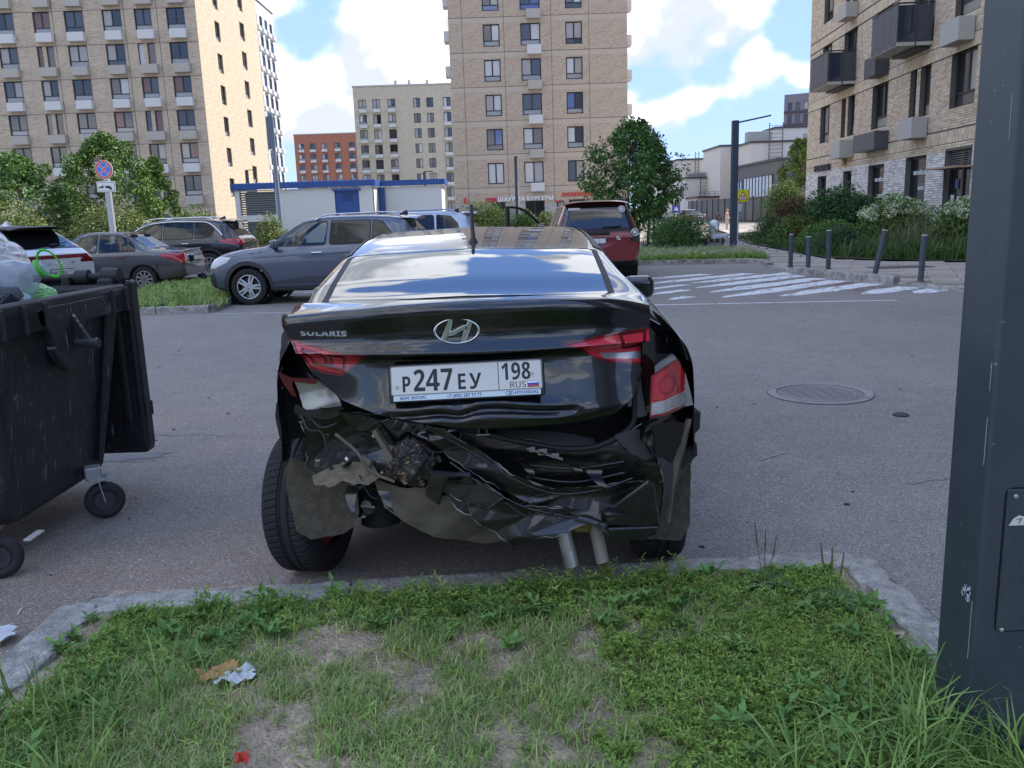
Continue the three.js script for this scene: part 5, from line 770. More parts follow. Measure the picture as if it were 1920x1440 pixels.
const spoilerG = (x0, x1, y, w) => Soup.grid(10, 16, (u, v) => { const z = (v - 0.5) * 2, xx = lerp(x1, x0 + 0.06 * z * z, u); return [xx, y - u * 0.03 - 0.05 * z ** 4 + Math.sin(u * PI) * 0.012, z * w]; }).add(Soup.grid(10, 16, (u, v) => { const z = (v - 0.5) * 2, xx = lerp(x1, x0 + 0.06 * z * z, u); return [xx, y - 0.045 - 0.05 * z ** 4 + u * 0.012, z * w]; }, { flip: true })).geo();
const fin = (t, x, y, m) => obj('roof_fin', extr([[-0.1, -0.02], [0.12, -0.02], [0.0, 0.03], [-0.08, 0.07]], 0.03, 0.006).translate(x, y, -0.015), m, t);

{ // grey crossover with silver rails, nose to the left
  const sp = { L: 4.27, W: 0.885, R: 0.335, axles: [0.86, 3.43], roofW: 0.60, rim: [5, 'twin'], paint: paint([0.10, 0.115, 0.155], 0.5, 0.34), belt: 1.04, cab: [0.6, 3.1], seats: [2.0, 1.15], arch: 1.2,
    top: [[0, 0.93], [0.05, 1.03], [0.16, 1.12], [0.34, 1.34], [0.5, 1.5], [0.72, 1.56], [1.2, 1.59], [1.8, 1.595], [2.25, 1.56], [2.55, 1.43], [3.0, 1.14], [3.12, 1.075], [3.6, 1.02], [3.95, 0.94], [4.12, 0.85], [4.22, 0.74], [4.27, 0.6]],
    bottom: [[0, 0.42], [0.2, 0.32], [0.5, 0.25], [1.3, 0.23], [3.7, 0.23], [4.0, 0.27], [4.27, 0.36]], shoulder: [[0, 0.9], [0.3, 1.0], [1, 1.03], [2.2, 1.0], [3.1, 0.97], [3.7, 0.92], [4.1, 0.80], [4.27, 0.58]], plan: [[0, 0.80], [0.08, 0.88], [0.3, 0.97], [0.8, 1], [3.4, 1], [3.85, 0.96], [4.1, 0.87], [4.22, 0.74], [4.27, 0.6]],
    windows: [{ poly: [[2.92, 1.07], [2.86, 1.12], [2.36, 1.455], [2.2, 1.475], [1.93, 1.48], [1.96, 1.075]], mat: gClear }, { poly: [[1.86, 1.075], [1.84, 1.48], [1.12, 1.475], [1.13, 1.09]], mat: gTint }, { poly: [[1.07, 1.09], [1.06, 1.475], [0.9, 1.44], [0.7, 1.2], [0.68, 1.1]], mat: gTint }],
    screens: [{ name: 'windscreen', x0: 2.38, x1: 3.02, xt: 2.4, k: 0.9, flare: 0.34, mat: gClear }, { name: 'rear_window', x0: 0.2, x1: 0.46, xt: 0.46, k: 0.88, flare: 0.3, mat: gTint }],
    cuts({ cut, side }) {
      cut('headlight', whiteLens, (x, y, z) => Math.max(sdPoly([[3.72, 0.885], [3.8, 0.80], [4.05, 0.70], [4.3, 0.66], [4.3, 0.83], [4.12, 0.845], [3.95, 0.9]])(x, y), 0.42 - z), { sides: true, inset: 0.004 });
      cut('fog_light_trim', mBlackPl, (x, y, z) => Math.max(Math.abs(y - 0.45) - 0.13, 4.08 - x, 0.5 - z), { sides: true, inset: 0.006 });
      cut('grille', mBlackPl, (x, y, z) => Math.max(Math.abs(y - 0.62) - 0.11, 4.15 - x, z - 0.36), { inset: 0.012 });
      cut('tail_light', redLens, (x, y, z) => Math.max(x - 0.42, Math.abs(y - 0.93) - 0.10, 0.5 - z), { sides: true });
      cut('wheel_arch_trim', M([0.04, 0.042, 0.045], 0.7), (x, y, z) => z < 0.5 ? 1 : Math.min(Math.hypot(x - 0.86, y - 0.335), Math.hypot(x - 3.43, y - 0.335)) - 0.475, { inset: -0.008 });
      cut('sill_trim', M([0.04, 0.042, 0.045], 0.7), (x, y, z) => y - 0.33 - 0.0 * x, { inset: -0.004 });
      cut('door_trim', M([0.05, 0.055, 0.07], 0.6), (x, y, z) => Math.max(sdPoly([[2.98, 0.37], [3.0, 0.42], [2.3, 0.5], [1.1, 0.52], [1.25, 0.37]])(x, y), 0.5 - z), { inset: -0.002 });
      void side;
    },
    seams: [{ pts: [[3.02, 0.36], [3.06, 0.7], [3.0, 1.05]] }, { pts: [[1.93, 0.36], [1.91, 1.05]] }, { pts: [[1.2, 0.62], [1.08, 0.85], [1.05, 1.07]] }, { pts: [[3.06, 0.98], [3.7, 0.90]], zmin: 0.6 }],
    extra(t) { handle(t, 2.1, 0.93, 0.872, mChrome); handle(t, 1.25, 0.95, 0.872, mChrome); mirror(t, 2.86, 1.11, 0.86, paint([0.10, 0.115, 0.155], 0.5, 0.34)); rails(t, 0.55, 2.15, 1.585, 0.60, M([0.6, 0.62, 0.65], 0.3, { metalness: 0.8 })); obj('rear_spoiler', spoilerG(0.22, 0.6, 1.56, 0.56), paint([0.10, 0.115, 0.155], 0.5, 0.34), t); fin(t, 0.62, 1.575, mBlackPl); obj('body_crease', tube([[3.3, 0.86, -0.886], [2.4, 0.895, -0.893], [1.0, 0.93, -0.893]], 0.006, 20, 4), paint([0.06, 0.07, 0.11], 0.5, 0.34), t); } };
  const t = makeCar('crossover', 'blue grey crossover with silver roof rails parked facing left', sp); place(t, [3.43, -0.87], [-4.83, -15.75], PI - 0.05);
}
function sedanSpec() {
  const pc = paint([0.10, 0.102, 0.112], 0.5, 0.34);
  return { L: 4.24, W: 0.84, R: 0.29, axles: [0.95, 3.36], roofW: 0.56, rim: [9, 'thin'], rimM: M([0.42, 0.41, 0.39], 0.4, { metalness: 0.7 }), paint: pc, belt: 0.92, cab: [1.0, 3.0], seats: [2.05, 1.35], arch: 1.2,
    top: [[0, 0.72], [0.03, 0.86], [0.1, 0.93], [0.5, 0.965], [0.78, 0.99], [1.0, 1.12], [1.3, 1.32], [1.6, 1.405], [2.1, 1.42], [2.4, 1.385], [2.7, 1.24], [3.05, 1.02], [3.15, 0.97], [3.7, 0.88], [4.05, 0.77], [4.2, 0.65], [4.24, 0.55]],
    bottom: [[0, 0.36], [0.15, 0.28], [0.6, 0.24], [1.3, 0.19], [3.6, 0.19], [4.24, 0.28]], shoulder: [[0, 0.7], [0.3, 0.87], [1, 0.91], [2.5, 0.89], [3.2, 0.86], [3.8, 0.78], [4.24, 0.52]], plan: [[0, 0.80], [0.06, 0.88], [0.3, 0.965], [0.9, 1], [3.3, 1], [3.85, 0.95], [4.12, 0.85], [4.24, 0.66]],
    windows: [{ poly: [[2.9, 0.95], [2.42, 1.27], [2.12, 1.32], [2.02, 1.32], [2.02, 0.94]], mat: carGlass([0.9, 0.9, 0.9]) }, { poly: [[1.95, 0.935], [1.95, 1.32], [1.55, 1.305], [1.3, 1.22], [1.13, 1.02], [1.12, 0.955]], mat: carGlass([0.4, 0.44, 0.46]) }],
    screens: [{ name: 'windscreen', x0: 2.42, x1: 3.02, xt: 2.44, k: 0.9, flare: 0.3, mat: gClear }, { name: 'rear_window', x0: 0.84, x1: 1.42, xt: 1.42, k: 0.9, flare: 0.3, mat: carGlass([0.42, 0.46, 0.5]) }],
    cuts({ cut }) {
      cut('tail_light', redLens, (x, y, z) => Math.max(sdPoly([[-0.1, 0.63], [0.06, 0.64], [0.5, 0.80], [0.55, 0.86], [0.3, 0.885], [-0.1, 0.875]])(x, y), 0.5 - z), { sides: true, inset: -0.004 });
      cut('reverse_light', whiteLens, (x, y, z) => Math.max(x - 0.05, Math.abs(y - 0.66) - 0.03, 0.44 - z, z - 0.56), { sides: true });
      cut('headlight', whiteLens, (x, y, z) => Math.max(3.9 - x, Math.abs(y - 0.68) - 0.07, 0.4 - z), { sides: true });
      cut('plate_recess', pc, (x, y, z) => Math.max(x - 0.1, Math.abs(y - 0.73) - 0.08, z - 0.33), { inset: 0.03 });
      cut('bumper', paint([0.11, 0.10, 0.098], 0.4, 0.42), (x, y, z) => Math.max(y - 0.60 - Math.max(0, x - 0.2) * 0.1, x - 0.62), { inset: -0.018 });
    },
    seams: [{ pts: [[1.98, 0.25], [1.985, 0.92]] }, { pts: [[1.1, 0.93], [1.16, 0.72], [1.32, 0.55], [1.4, 0.25]] }, { pts: [[3.05, 0.25], [3.0, 0.9]] }, { pts: [[0.75, 0.70], [0.95, 0.70], [0.95, 0.85], [0.75, 0.85], [0.75, 0.70]], zmin: 0.7 }, { pts: [[1.3, 0.44], [3.0, 0.44]] }],
    extra(t) { for (const s of [-1, 1]) { obj('door_handle', [rbox(0.19, 0.055, 0.02, 0.01, 1.42, 0.80, s * 0.838)], M([0.16, 0.045, 0.04], 0.5), t); } mirror(t, 2.82, 0.97, 0.82, pc); plate(t, blankPlate, [-0.055, 0.735, 0], [0, -PI / 2, 0]); obj('boot_spoiler', rbox(0.06, 0.02, 1.1, 0.008, 0.06, 0.945, 0), pc, t); obj('emblem', new THREE.TorusGeometry(0.035, 0.006, 6, 20).scale(1, 0.6, 1).rotateY(-PI / 2).translate(-0.025, 0.86, 0), mChrome, t); } };
}
{ const t = makeCar('sedan', 'dusty grey brown sedan with its driver window down and red tail light', sedanSpec()); place(t, [0.95, -0.82], [-8.55, -19.95], PI); }
{ // black crossover behind the sedan
  const pc = paint([0.012, 0.013, 0.017], 0.2, 0.25), sp = { L: 4.62, W: 0.92, R: 0.37, axles: [0.93, 3.7], roofW: 0.64, rim: [10, 'thin'], rimM: M([0.5, 0.51, 0.53], 0.3, { metalness: 0.85 }), paint: pc, belt: 1.1, cab: [0.7, 3.4], seats: [2.2, 1.35], arch: 1.17,
    top: [[0, 1.0], [0.04, 1.08], [0.14, 1.17], [0.34, 1.42], [0.5, 1.57], [0.75, 1.63], [1.4, 1.67], [2.1, 1.67], [2.6, 1.61], [2.95, 1.46], [3.3, 1.22], [3.42, 1.15], [3.95, 1.07], [4.35, 0.94], [4.55, 0.78], [4.62, 0.62]],
    bottom: [[0, 0.46], [0.2, 0.36], [0.6, 0.26], [4, 0.24], [4.62, 0.36]], shoulder: [[0, 0.95], [0.4, 1.05], [1, 1.08], [3.3, 1.04], [4, 0.95], [4.62, 0.6]], plan: [[0, 0.80], [0.08, 0.88], [0.35, 0.97], [0.9, 1], [3.7, 1], [4.2, 0.95], [4.5, 0.82], [4.62, 0.64]],
    windows: [{ poly: [[3.2, 1.14], [2.7, 1.46], [2.35, 1.54], [2.2, 1.55], [2.2, 1.13]], mat: gClear }, { poly: [[2.12, 1.13], [2.12, 1.555], [1.35, 1.55], [1.33, 1.14]], mat: carGlass([0.25, 0.27, 0.28]) }, { poly: [[1.26, 1.14], [1.27, 1.55], [0.95, 1.515], [0.75, 1.36], [0.85, 1.2], [1.0, 1.145]], mat: gTint }],
    screens: [{ name: 'windscreen', x0: 2.66, x1: 3.3, xt: 2.7, k: 0.9, flare: 0.3, mat: gClear }, { name: 'rear_window', x0: 0.18, x1: 0.44, xt: 0.44, k: 0.86, flare: 0.3, mat: gTint }],
    cuts({ cut }) { cut('tail_light', redLens, (x, y, z) => Math.max(sdPoly([[-0.1, 0.98], [0.1, 0.93], [0.62, 1.02], [0.6, 1.08], [0.3, 1.11], [-0.1, 1.10]])(x, y), 0.36 - z), { sides: true, inset: -0.003 }); cut('wheel_arch_trim', mBlackPl, (x, y, z) => z < 0.5 ? 1 : Math.min(Math.hypot(x - 0.93, y - 0.37), Math.hypot(x - 3.7, y - 0.37)) - 0.505, { inset: -0.008 }); cut('headlight', whiteLens, (x, y, z) => Math.max(4.2 - x, Math.abs(y - 0.86) - 0.07, 0.4 - z), { sides: true }); },
    seams: [{ pts: [[2.16, 0.36], [2.17, 1.12]] }, { pts: [[1.38, 0.45], [1.28, 0.8], [1.29, 1.12]] }],
    extra(t) { handle(t, 1.52, 1.0, 0.905, mChrome); handle(t, 2.4, 0.98, 0.905, mChrome); mirror(t, 3.1, 1.16, 0.88, pc); rails(t, 0.75, 2.7, 1.665, 0.64, mChrome); obj('rear_spoiler', spoilerG(0.16, 0.62, 1.645, 0.6), pc, t); fin(t, 0.75, 1.65, mBlackPl); for (const s of [-1, 1]) obj('window_chrome', tube([[3.22, 1.15, s * 0.86], [2.66, 1.50, s * 0.74], [2.2, 1.585, s * 0.70], [1.3, 1.585, s * 0.69], [0.92, 1.545, s * 0.70], [0.62, 1.32, s * 0.79], [0.52, 1.2, s * 0.84]], 0.016, 40, 6), mChrome, t); plate(t, blankPlate, [-0.035, 0.75, 0], [0, -PI / 2, 0]); } };
  const t = makeCar('crossover', 'black crossover with chrome window line parked behind the grey sedan', sp); place(t, [0.93, -0.9], [-8.2, -23.4], PI);
}
{ // white crossover, rear towards us
  const pc = M([0.66, 0.68, 0.70], 0.3, { clearcoat: 1, clearcoatRoughness: 0.03 }), sp = { L: 4.55, W: 0.92, R: 0.36, axles: [0.92, 3.66], roofW: 0.60, rim: [5, 'twin'], paint: pc, belt: 1.05, cab: [0.7, 3.3], seats: [2.1, 1.3],
    top: [[0, 0.98], [0.03, 1.05], [0.14, 1.13], [0.36, 1.26], [0.62, 1.44], [0.85, 1.55], [1.4, 1.62], [2.0, 1.63], [2.5, 1.58], [2.85, 1.44], [3.2, 1.2], [3.32, 1.12], [3.9, 1.04], [4.3, 0.9], [4.5, 0.75], [4.55, 0.6]],
    bottom: [[0, 0.44], [0.2, 0.34], [0.6, 0.26], [4, 0.24], [4.55, 0.36]], shoulder: [[0, 0.93], [0.4, 1.03], [1, 1.05], [3.2, 1.02], [4, 0.92], [4.55, 0.58]], plan: [[0, 0.84], [0.08, 0.91], [0.35, 0.98], [0.9, 1], [3.7, 1], [4.2, 0.95], [4.45, 0.82], [4.55, 0.64]],
    windows: [{ poly: [[3.1, 1.1], [2.6, 1.42], [2.1, 1.51], [2.1, 1.09]], mat: gTint }, { poly: [[2.02, 1.09], [2.02, 1.51], [1.3, 1.48], [0.95, 1.32], [0.85, 1.14]], mat: gTint }],
    screens: [{ name: 'windscreen', x0: 2.55, x1: 3.2, xt: 2.6, k: 0.9, flare: 0.3, mat: gTint }, { name: 'rear_window', x0: 0.2, x1: 0.72, xt: 0.72, k: 0.88, flare: 0.45, mat: gDark }],
    cuts({ cut }) {
      cut('light_bar', redDeep, (x, y, z) => Math.max(x - 0.5, Math.abs(y - 0.99 - 0.0 * x) - 0.035), { inset: -0.004 });
      cut('tail_light', redDeep, (x, y, z) => Math.max(x - 0.42, Math.abs(y - 0.91) - 0.045, 0.46 - z), { sides: true });
      cut('bumper_lower', mBlackPl, (x, y, z) => y - 0.42, { inset: -0.004 }); },
    seams: [{ pts: [[2.06, 0.36], [2.07, 1.08]] }],
    extra(t) { plate(t, plateTex('М627ВА', '977'), [-0.035, 0.70, 0.0], [0, -PI / 2, 0]); obj('rear_spoiler', spoilerG(0.40, 0.95, 1.59, 0.60), mBlackPl, t); fin(t, 1.35, 1.62, pc); obj('rear_wiper', [bar([0.24, 1.22, 0.1], [0.28, 1.245, 0.42], 0.02, 0.02), rbox(0.09, 0.05, 0.09, 0.02, 0.22, 1.215, 0.08)], mBlackPl, t); const l = letters(t, 'G E E L Y', -0.03, 0.87, 0.62, 0.05, mChrome, -PI / 2, 0.006, 'emblem_letters', 0); l.position.set(-0.024, 0.87, -0.31); obj('badge', rbox(0.006, 0.03, 0.06, 0.002, -0.024, 0.62, 0.5), mChrome, t); mirror(t, 3.0, 1.12, 0.88, pc); } };
  const t = makeCar('crossover', 'white crossover seen from behind beyond the rubbish container', sp); place(t, [0, 0], [-8.55, -16.3], PI / 2 + 1.18);
}
{ // pale silver crossover, only its roof shows behind the grey one
  const pc = paint([0.42, 0.48, 0.58], 0.4, 0.3), sp = { L: 4.4, W: 0.9, R: 0.35, axles: [0.9, 3.5], roofW: 0.61, rim: [5, 'twin'], paint: pc, belt: 1.08, cab: [0.7, 3.1], seats: [2.1, 1.25], nx: 110,
    top: [[0, 1.0], [0.04, 1.08], [0.14, 1.16], [0.3, 1.36], [0.45, 1.55], [0.7, 1.62], [1.3, 1.66], [2.0, 1.66], [2.4, 1.6], [2.75, 1.42], [3.1, 1.17], [3.22, 1.1], [3.8, 1.02], [4.2, 0.88], [4.4, 0.62]],
    bottom: [[0, 0.44], [0.5, 0.26], [4, 0.24], [4.4, 0.36]], shoulder: [[0, 0.95], [0.4, 1.05], [3.1, 1.02], [3.9, 0.92], [4.4, 0.6]], plan: [[0, 0.80], [0.08, 0.88], [0.35, 0.97], [0.9, 1], [3.5, 1], [4.0, 0.95], [4.4, 0.64]],
    windows: [{ poly: [[3.0, 1.12], [2.5, 1.45], [2.1, 1.53], [2.08, 1.11]], mat: gTint }, { poly: [[2.0, 1.11], [2.0, 1.54], [1.3, 1.54], [1.28, 1.12]], mat: gTint }, { poly: [[1.2, 1.12], [1.2, 1.54], [0.85, 1.5], [0.66, 1.3], [0.64, 1.14]], mat: gTint }],
    screens: [{ name: 'windscreen', x0: 2.45, x1: 3.1, xt: 2.5, k: 0.9, flare: 0.3, mat: gTint }, { name: 'rear_window', x0: 0.16, x1: 0.4, xt: 0.4, k: 0.86, flare: 0.3, mat: gTint }],
    cuts({ cut }) { cut('tail_light', redLens, (x, y, z) => Math.max(x - 0.4, Math.abs(y - 1.0) - 0.09, 0.5 - z), { sides: true }); }, extra(t) { obj('rear_spoiler', spoilerG(0.12, 0.55, 1.63, 0.58), pc, t); rails(t, 0.7, 2.3, 1.655, 0.61, pc); fin(t, 0.75, 1.64, mBlackPl); mirror(t, 2.95, 1.14, 0.87, pc); } };
  const t = makeCar('crossover', 'pale silver crossover half hidden behind the blue grey crossover', sp); place(t, [0, -0.9], [-0.62, -22.3], PI);
}
{ // red off-roader, back towards us, driver door open
  const pc = paint([0.20, 0.012, 0.016], 0.25, 0.28), sp = { L: 4.5, W: 0.95, R: 0.37, axles: [0.85, 3.5], roofW: 0.66, rim: [5, 'twin'], paint: pc, belt: 1.12, cab: [0.4, 3.2], seats: [2.2, 1.3],
    top: [[0, 0.95], [0.015, 1.05], [0.05, 1.14], [0.16, 1.42], [0.26, 1.62], [0.42, 1.70], [1.2, 1.74], [2.2, 1.74], [2.6, 1.66], [2.95, 1.45], [3.25, 1.2], [3.35, 1.13], [3.9, 1.07], [4.3, 0.98], [4.46, 0.8], [4.5, 0.62]],
    bottom: [[0, 0.44], [0.5, 0.3], [4, 0.28], [4.5, 0.4]], shoulder: [[0, 0.93], [0.2, 1.08], [1, 1.1], [3.2, 1.06], [4, 0.98], [4.5, 0.6]], plan: [[0, 0.87], [0.06, 0.93], [0.25, 0.985], [0.8, 1], [3.5, 1], [4.1, 0.96], [4.5, 0.7]],
    windows: [{ poly: [[3.1, 1.16], [2.65, 1.5], [2.3, 1.6], [2.2, 1.6], [2.2, 1.15]], mat: gTint }, { poly: [[2.1, 1.15], [2.1, 1.6], [1.35, 1.6], [1.33, 1.16]], mat: gTint }, { poly: [[1.25, 1.16], [1.25, 1.6], [0.6, 1.58], [0.42, 1.4], [0.4, 1.18]], mat: gTint }],
    screens: [{ name: 'windscreen', x0: 2.65, x1: 3.22, xt: 2.7, k: 0.9, flare: 0.3, mat: gTint }, { name: 'rear_window', x0: 0.055, x1: 0.27, xt: 0.27, k: 0.98, flare: 0.34, mat: gDark }],
    cuts({ cut }) {
      cut('tail_light', M([0.02, 0.02, 0.022], 0.1, { clearcoat: 1 }), (x, y, z) => Math.max(x - 0.24, Math.abs(y - 0.985) - 0.15, 0.69 - z), { sides: true, inset: -0.004 });
      cut('lower_bumper', mBlackPl, (x, y, z) => y - 0.46, { inset: -0.004 });
      cut('bumper', paint([0.19, 0.012, 0.016], 0.2, 0.3), (x, y, z) => Math.max(y - 0.79 - (z > 0.62 ? 0.03 : 0), x - 0.5, 0.0), { inset: -0.03 });
    },
    extra(t) {
      for (const s of [-1, 1]) { obj('lamp_ring', [new THREE.TorusGeometry(0.07, 0.014, 8, 28).rotateY(-PI / 2).translate(-0.022, 1.04, s * 0.78)], M([0.6, 0.6, 0.6], 0.2, { metalness: 0.7 }), t); obj('lamp_bulb', [new THREE.SphereGeometry(0.045, 16, 10).scale(0.4, 1, 1).translate(-0.02, 1.04, s * 0.78)], whiteLens, t); }
      obj('rear_spoiler', spoilerG(0.14, 0.5, 1.735, 0.68), pc, t); obj('tailgate_grip', rbox(0.05, 0.07, 0.5, 0.015, -0.03, 1.05, 0.0), mBlackPl, t); obj('rear_wiper', [bar([0.02, 1.17, 0.1], [0.03, 1.185, 0.5], 0.02, 0.02)], mBlackPl, t);
      obj('round_badge', [new THREE.TorusGeometry(0.035, 0.011, 8, 24).rotateY(-PI / 2).translate(-0.028, 0.93, 0.43), new THREE.CylinderGeometry(0.022, 0.022, 0.01, 16).rotateZ(PI / 2).translate(-0.028, 0.93, 0.43)], mChrome, t);
      const st = obj('round_sticker', new THREE.PlaneGeometry(0.16, 0.16), M(0xffffff, 0.5, { alphaTest: 0.5, map: canvasTex(128, 128, (c) => { c.clearRect(0, 0, 128, 128); c.fillStyle = '#c9c9cc'; c.beginPath(); c.arc(64, 64, 62, 0, 7); c.fill(); c.strokeStyle = '#6a2a34'; c.lineWidth = 7; c.beginPath(); c.arc(64, 64, 46, 0, 7); c.stroke(); c.fillStyle = '#2c3140'; c.beginPath(); c.arc(64, 64, 30, 0, 7); c.fill(); c.fillStyle = '#e8e8ea'; c.beginPath(); c.moveTo(64, 36); c.lineTo(84, 50); c.lineTo(74, 86); c.lineTo(54, 86); c.lineTo(44, 50); c.fill(); }), transparent: true }), t); st.position.set(0.185, 1.535, 0.53); st.rotation.set(0, -PI / 2, 0); st.rotateX(-0.36);
      const st2 = obj('sticker', new THREE.PlaneGeometry(0.25, 0.05), M([0.6, 0.58, 0.58], 0.6), t); st2.position.set(0.2, 1.56, -0.48); st2.rotation.set(0, -PI / 2, 0); st2.rotateX(-0.36);
      plate(t, blankPlate, [-0.045, 0.885, -0.1], [0, -PI / 2, 0]); mirror(t, 3.0, 1.18, 0.9, pc); rails(t, 0.5, 2.4, 1.72, 0.66, mBlackPl);
      const d = obj('open_door', [Soup.grid(10, 8, (u, v) => [u * 1.08, lerp(0.35, 1.13, v), -0.02 - 0.05 * Math.sin(v * PI)]).geo(), rbox(1.06, 0.76, 0.06, 0.02, 0.54, 0.74, 0.03)], pc, t); d.position.set(2.15 + 1.05, 0, -0.93); d.rotation.y = PI - 1.05 + PI * 0;
      const fr = [[0.02, 1.13], [0.42, 1.48], [0.62, 1.60], [0.8, 1.655], [1.05, 1.67], [1.08, 1.6], [1.08, 1.13]]; obj('door_window_frame', [tube(fr.slice(0, 5).map(([a, b]) => [a, b, 0]), 0.032, 24, 6), between([1.06, 1.69, 0], [1.07, 1.12, 0], 0.055, 0.055, 6)], mBlackPl, d); obj('door_glass', new THREE.ShapeGeometry(shapeOf(fr)), gClear, d);
    } };
  const t = makeCar('off_roader', 'dark red off-roader seen from behind with its driver door open', sp); place(t, [0, 0.93], [2.86, -18.15], PI / 2 + 0.02);
}
{ const sp = sedanSpec(); sp.nx = 70; sp.paint = paint([0.03, 0.032, 0.036], 0.3, 0.25); const t = makeCar('sedan', 'small dark car parked far off before the sheet fence', sp); place(t, [0, 0], [17.6, -78], PI * 0.62); }
// ---------------------------------------------------------------- the crashed black sedan
{
  const car = thing('crashed_sedan', 'black sedan with a crushed rear end standing at the lawn kerb', 'car', [-0.16, 0, -3.55]);
  const blk = M([0.0045, 0.005, 0.0065], 0.22, { clearcoat: 1, clearcoatRoughness: 0.012 }), toCar = (g) => g.rotateY(PI / 2).translate(0, 0, 0.95);
  const dirt = tex(512, (u, v) => { const n = fbm(u * 9, v * 9, 5, 9, 3), s = vn(u * 170, v * 170, 170, 2), sc = Math.pow(vn(u * 12 + v * 40, v * 110 - u * 30, 0, 5), 12), d = sstep(0.5, 0.85, n * 0.5 + s * 0.5) * 0.07 + Math.pow(s, 14) * 0.18 + sc * 0.30; return [0.075 + d * 0.95, 0.075 + d * 0.88, 0.08 + d * 0.76]; });
  const dust = tex(512, (u, v) => { const n = fbm(u * 7, v * 7, 5, 7, 13), s = vn(u * 220, v * 220, 220, 2), k = 0.45 + (n - 0.5) * 0.2 + (s - 0.5) * 0.08; return [k * 1.02, k * 0.95, k * 0.83]; });
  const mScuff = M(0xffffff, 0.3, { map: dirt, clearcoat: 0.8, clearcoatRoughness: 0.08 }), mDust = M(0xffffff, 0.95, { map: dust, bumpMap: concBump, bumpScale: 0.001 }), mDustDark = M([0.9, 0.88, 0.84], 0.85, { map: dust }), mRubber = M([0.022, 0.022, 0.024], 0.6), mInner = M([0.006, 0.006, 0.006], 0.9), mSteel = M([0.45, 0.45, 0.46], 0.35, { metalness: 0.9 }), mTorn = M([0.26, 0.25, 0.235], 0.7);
  // ---- shell: roof, pillars, sides, nose
  const sp = { L: 4.4, W: 0.865, roofW: 0.60, nx: 190, top: [[0, 0.8], [0.05, 1.1], [0.2, 1.17], [0.62, 1.186], [0.9, 1.262], [1.28, 1.356], [1.5, 1.388], [1.85, 1.420], [2.3, 1.436], [2.5, 1.436], [2.8, 1.41], [3.0, 1.34], [3.4, 1.08], [3.5, 1.03], [3.9, 0.97], [4.2, 0.86], [4.35, 0.7], [4.4, 0.55]], bottom: [[0, 0.4], [0.5, 0.26], [1.4, 0.2], [3.6, 0.19], [4.4, 0.27]], shoulder: [[0, 0.9], [0.3, 1.0], [0.65, 1.02], [1.2, 0.99], [3, 0.93], [3.6, 0.9], [4.1, 0.78], [4.4, 0.5]], plan: [[0, 0.8], [0.1, 0.87], [0.35, 0.945], [0.9, 1], [3.5, 1], [4, 0.95], [4.3, 0.82], [4.4, 0.66]] };
  const sh = carShell(sp); let body = sh.soup;
  body = body.split((x, y, z) => x - 0.40 + 0.03 * Math.sin(y * 23) * (y < 0.8 ? 1 : 0))[1];
  body = body.split((x, y, z) => Math.max(x - 0.645, 1.0 - y, z - 0.665))[1];
  body = body.split((x, y, z) => Math.max(x - 0.95, y - 0.60))[1];
  for (const ax of [0.95, 3.55]) body = body.split((x, y, z) => z < 0.5 ? 1 : Math.hypot(x - ax, y - 0.31) - 0.375)[1];
  const take = (f) => { const [a, b] = body.split(f); body = b; return a; };
  const S2 = (name, s, m) => { obj(name, toCar(s.geo()), m, car); obj(name, toCar(s.mirror().geo()), m, car); };
  { // rear window: black border, then glass
    const f = (x, y, z) => Math.max(0.675 - x, x - 1.245, z - 0.535 - 0.02 * (1.2 - x), 1.05 - y), a = take((x, y, z) => f(x, y, z) - 0.028), [gl, bd] = a.split(f);
    obj('rear_window', toCar(both(gl.inset(0.003)).geo()), M([0.006, 0.007, 0.009], 0.02, { clearcoat: 1, clearcoatRoughness: 0, ior: 1.7 }), car); obj('window_seal', toCar(both(bd).geo()), mRubber, car);
  }
  for (const poly of [[[3.1, 0.98], [2.65, 1.28], [2.3, 1.35], [2.15, 1.355], [2.15, 0.97]], [[2.07, 0.97], [2.07, 1.355], [1.6, 1.315], [1.28, 1.19], [1.12, 1.07], [1.15, 0.99]]]) { const f = sdPoly(poly), a = take((x, y, z) => Math.max(f(x, y) - 0.02, 0.45 - z)), [gl, bd] = a.split((x, y) => f(x, y)); S2('side_window', gl.inset(0.004), gTint); S2('window_frame', bd, mBlackPl); }
  { const f = (x, y, z) => Math.max(2.86 - x, x - 3.42, z - 0.56 - 0.3 * (x - 2.86) * 0.3, sh.sh(x) - y), a = take(f); obj('windscreen', toCar(both(a.inset(0.004)).geo()), gTint, car); }
  { const g = take((x, y, z) => Math.max(1.30 - x, x - 2.9, Math.abs(z - 0.575) - 0.022, 1.3 - y)); S2('roof_gutter', g.inset(0.004), M([0.03, 0.03, 0.034], 0.5)); }
  S2('headlight', take((x, y, z) => Math.max(4.0 - x, Math.abs(y - 0.68) - 0.08, 0.4 - z)), whiteLens);
  for (const ln of [[[2.1, 0.28], [2.11, 0.96]], [[1.42, 0.28], [1.3, 0.6], [1.12, 0.9], [1.1, 1.02]], [[3.12, 0.28], [3.1, 0.95]]]) { const f = sdLine(ln); S2('panel_gap', take((x, y, z) => Math.max(f(x, y) - 0.003, 0.5 - z)).inset(0.008), mGap); }
  const crushed = body.mirror().map((x, y, z) => [x, y, z * (1 - 0.155 * sstep(1.45, 0.45, x) * sstep(1.30, 1.05, y))]);
  obj('body', toCar(new Soup(body.a.slice()).add(crushed).geo()), blk, car);
  for (const z of [-0.62, -1.6]) obj('door_handle', [rbox(0.025, 0.03, 0.2, 0.01, 0.868, 0.86, z)], blk, car); for (const s of [-1, 1]) obj('side_mirror', [rbox(0.2, 0.14, 0.11, 0.05, s * 0.965, 1.03, -1.72, 3)], blk, car);
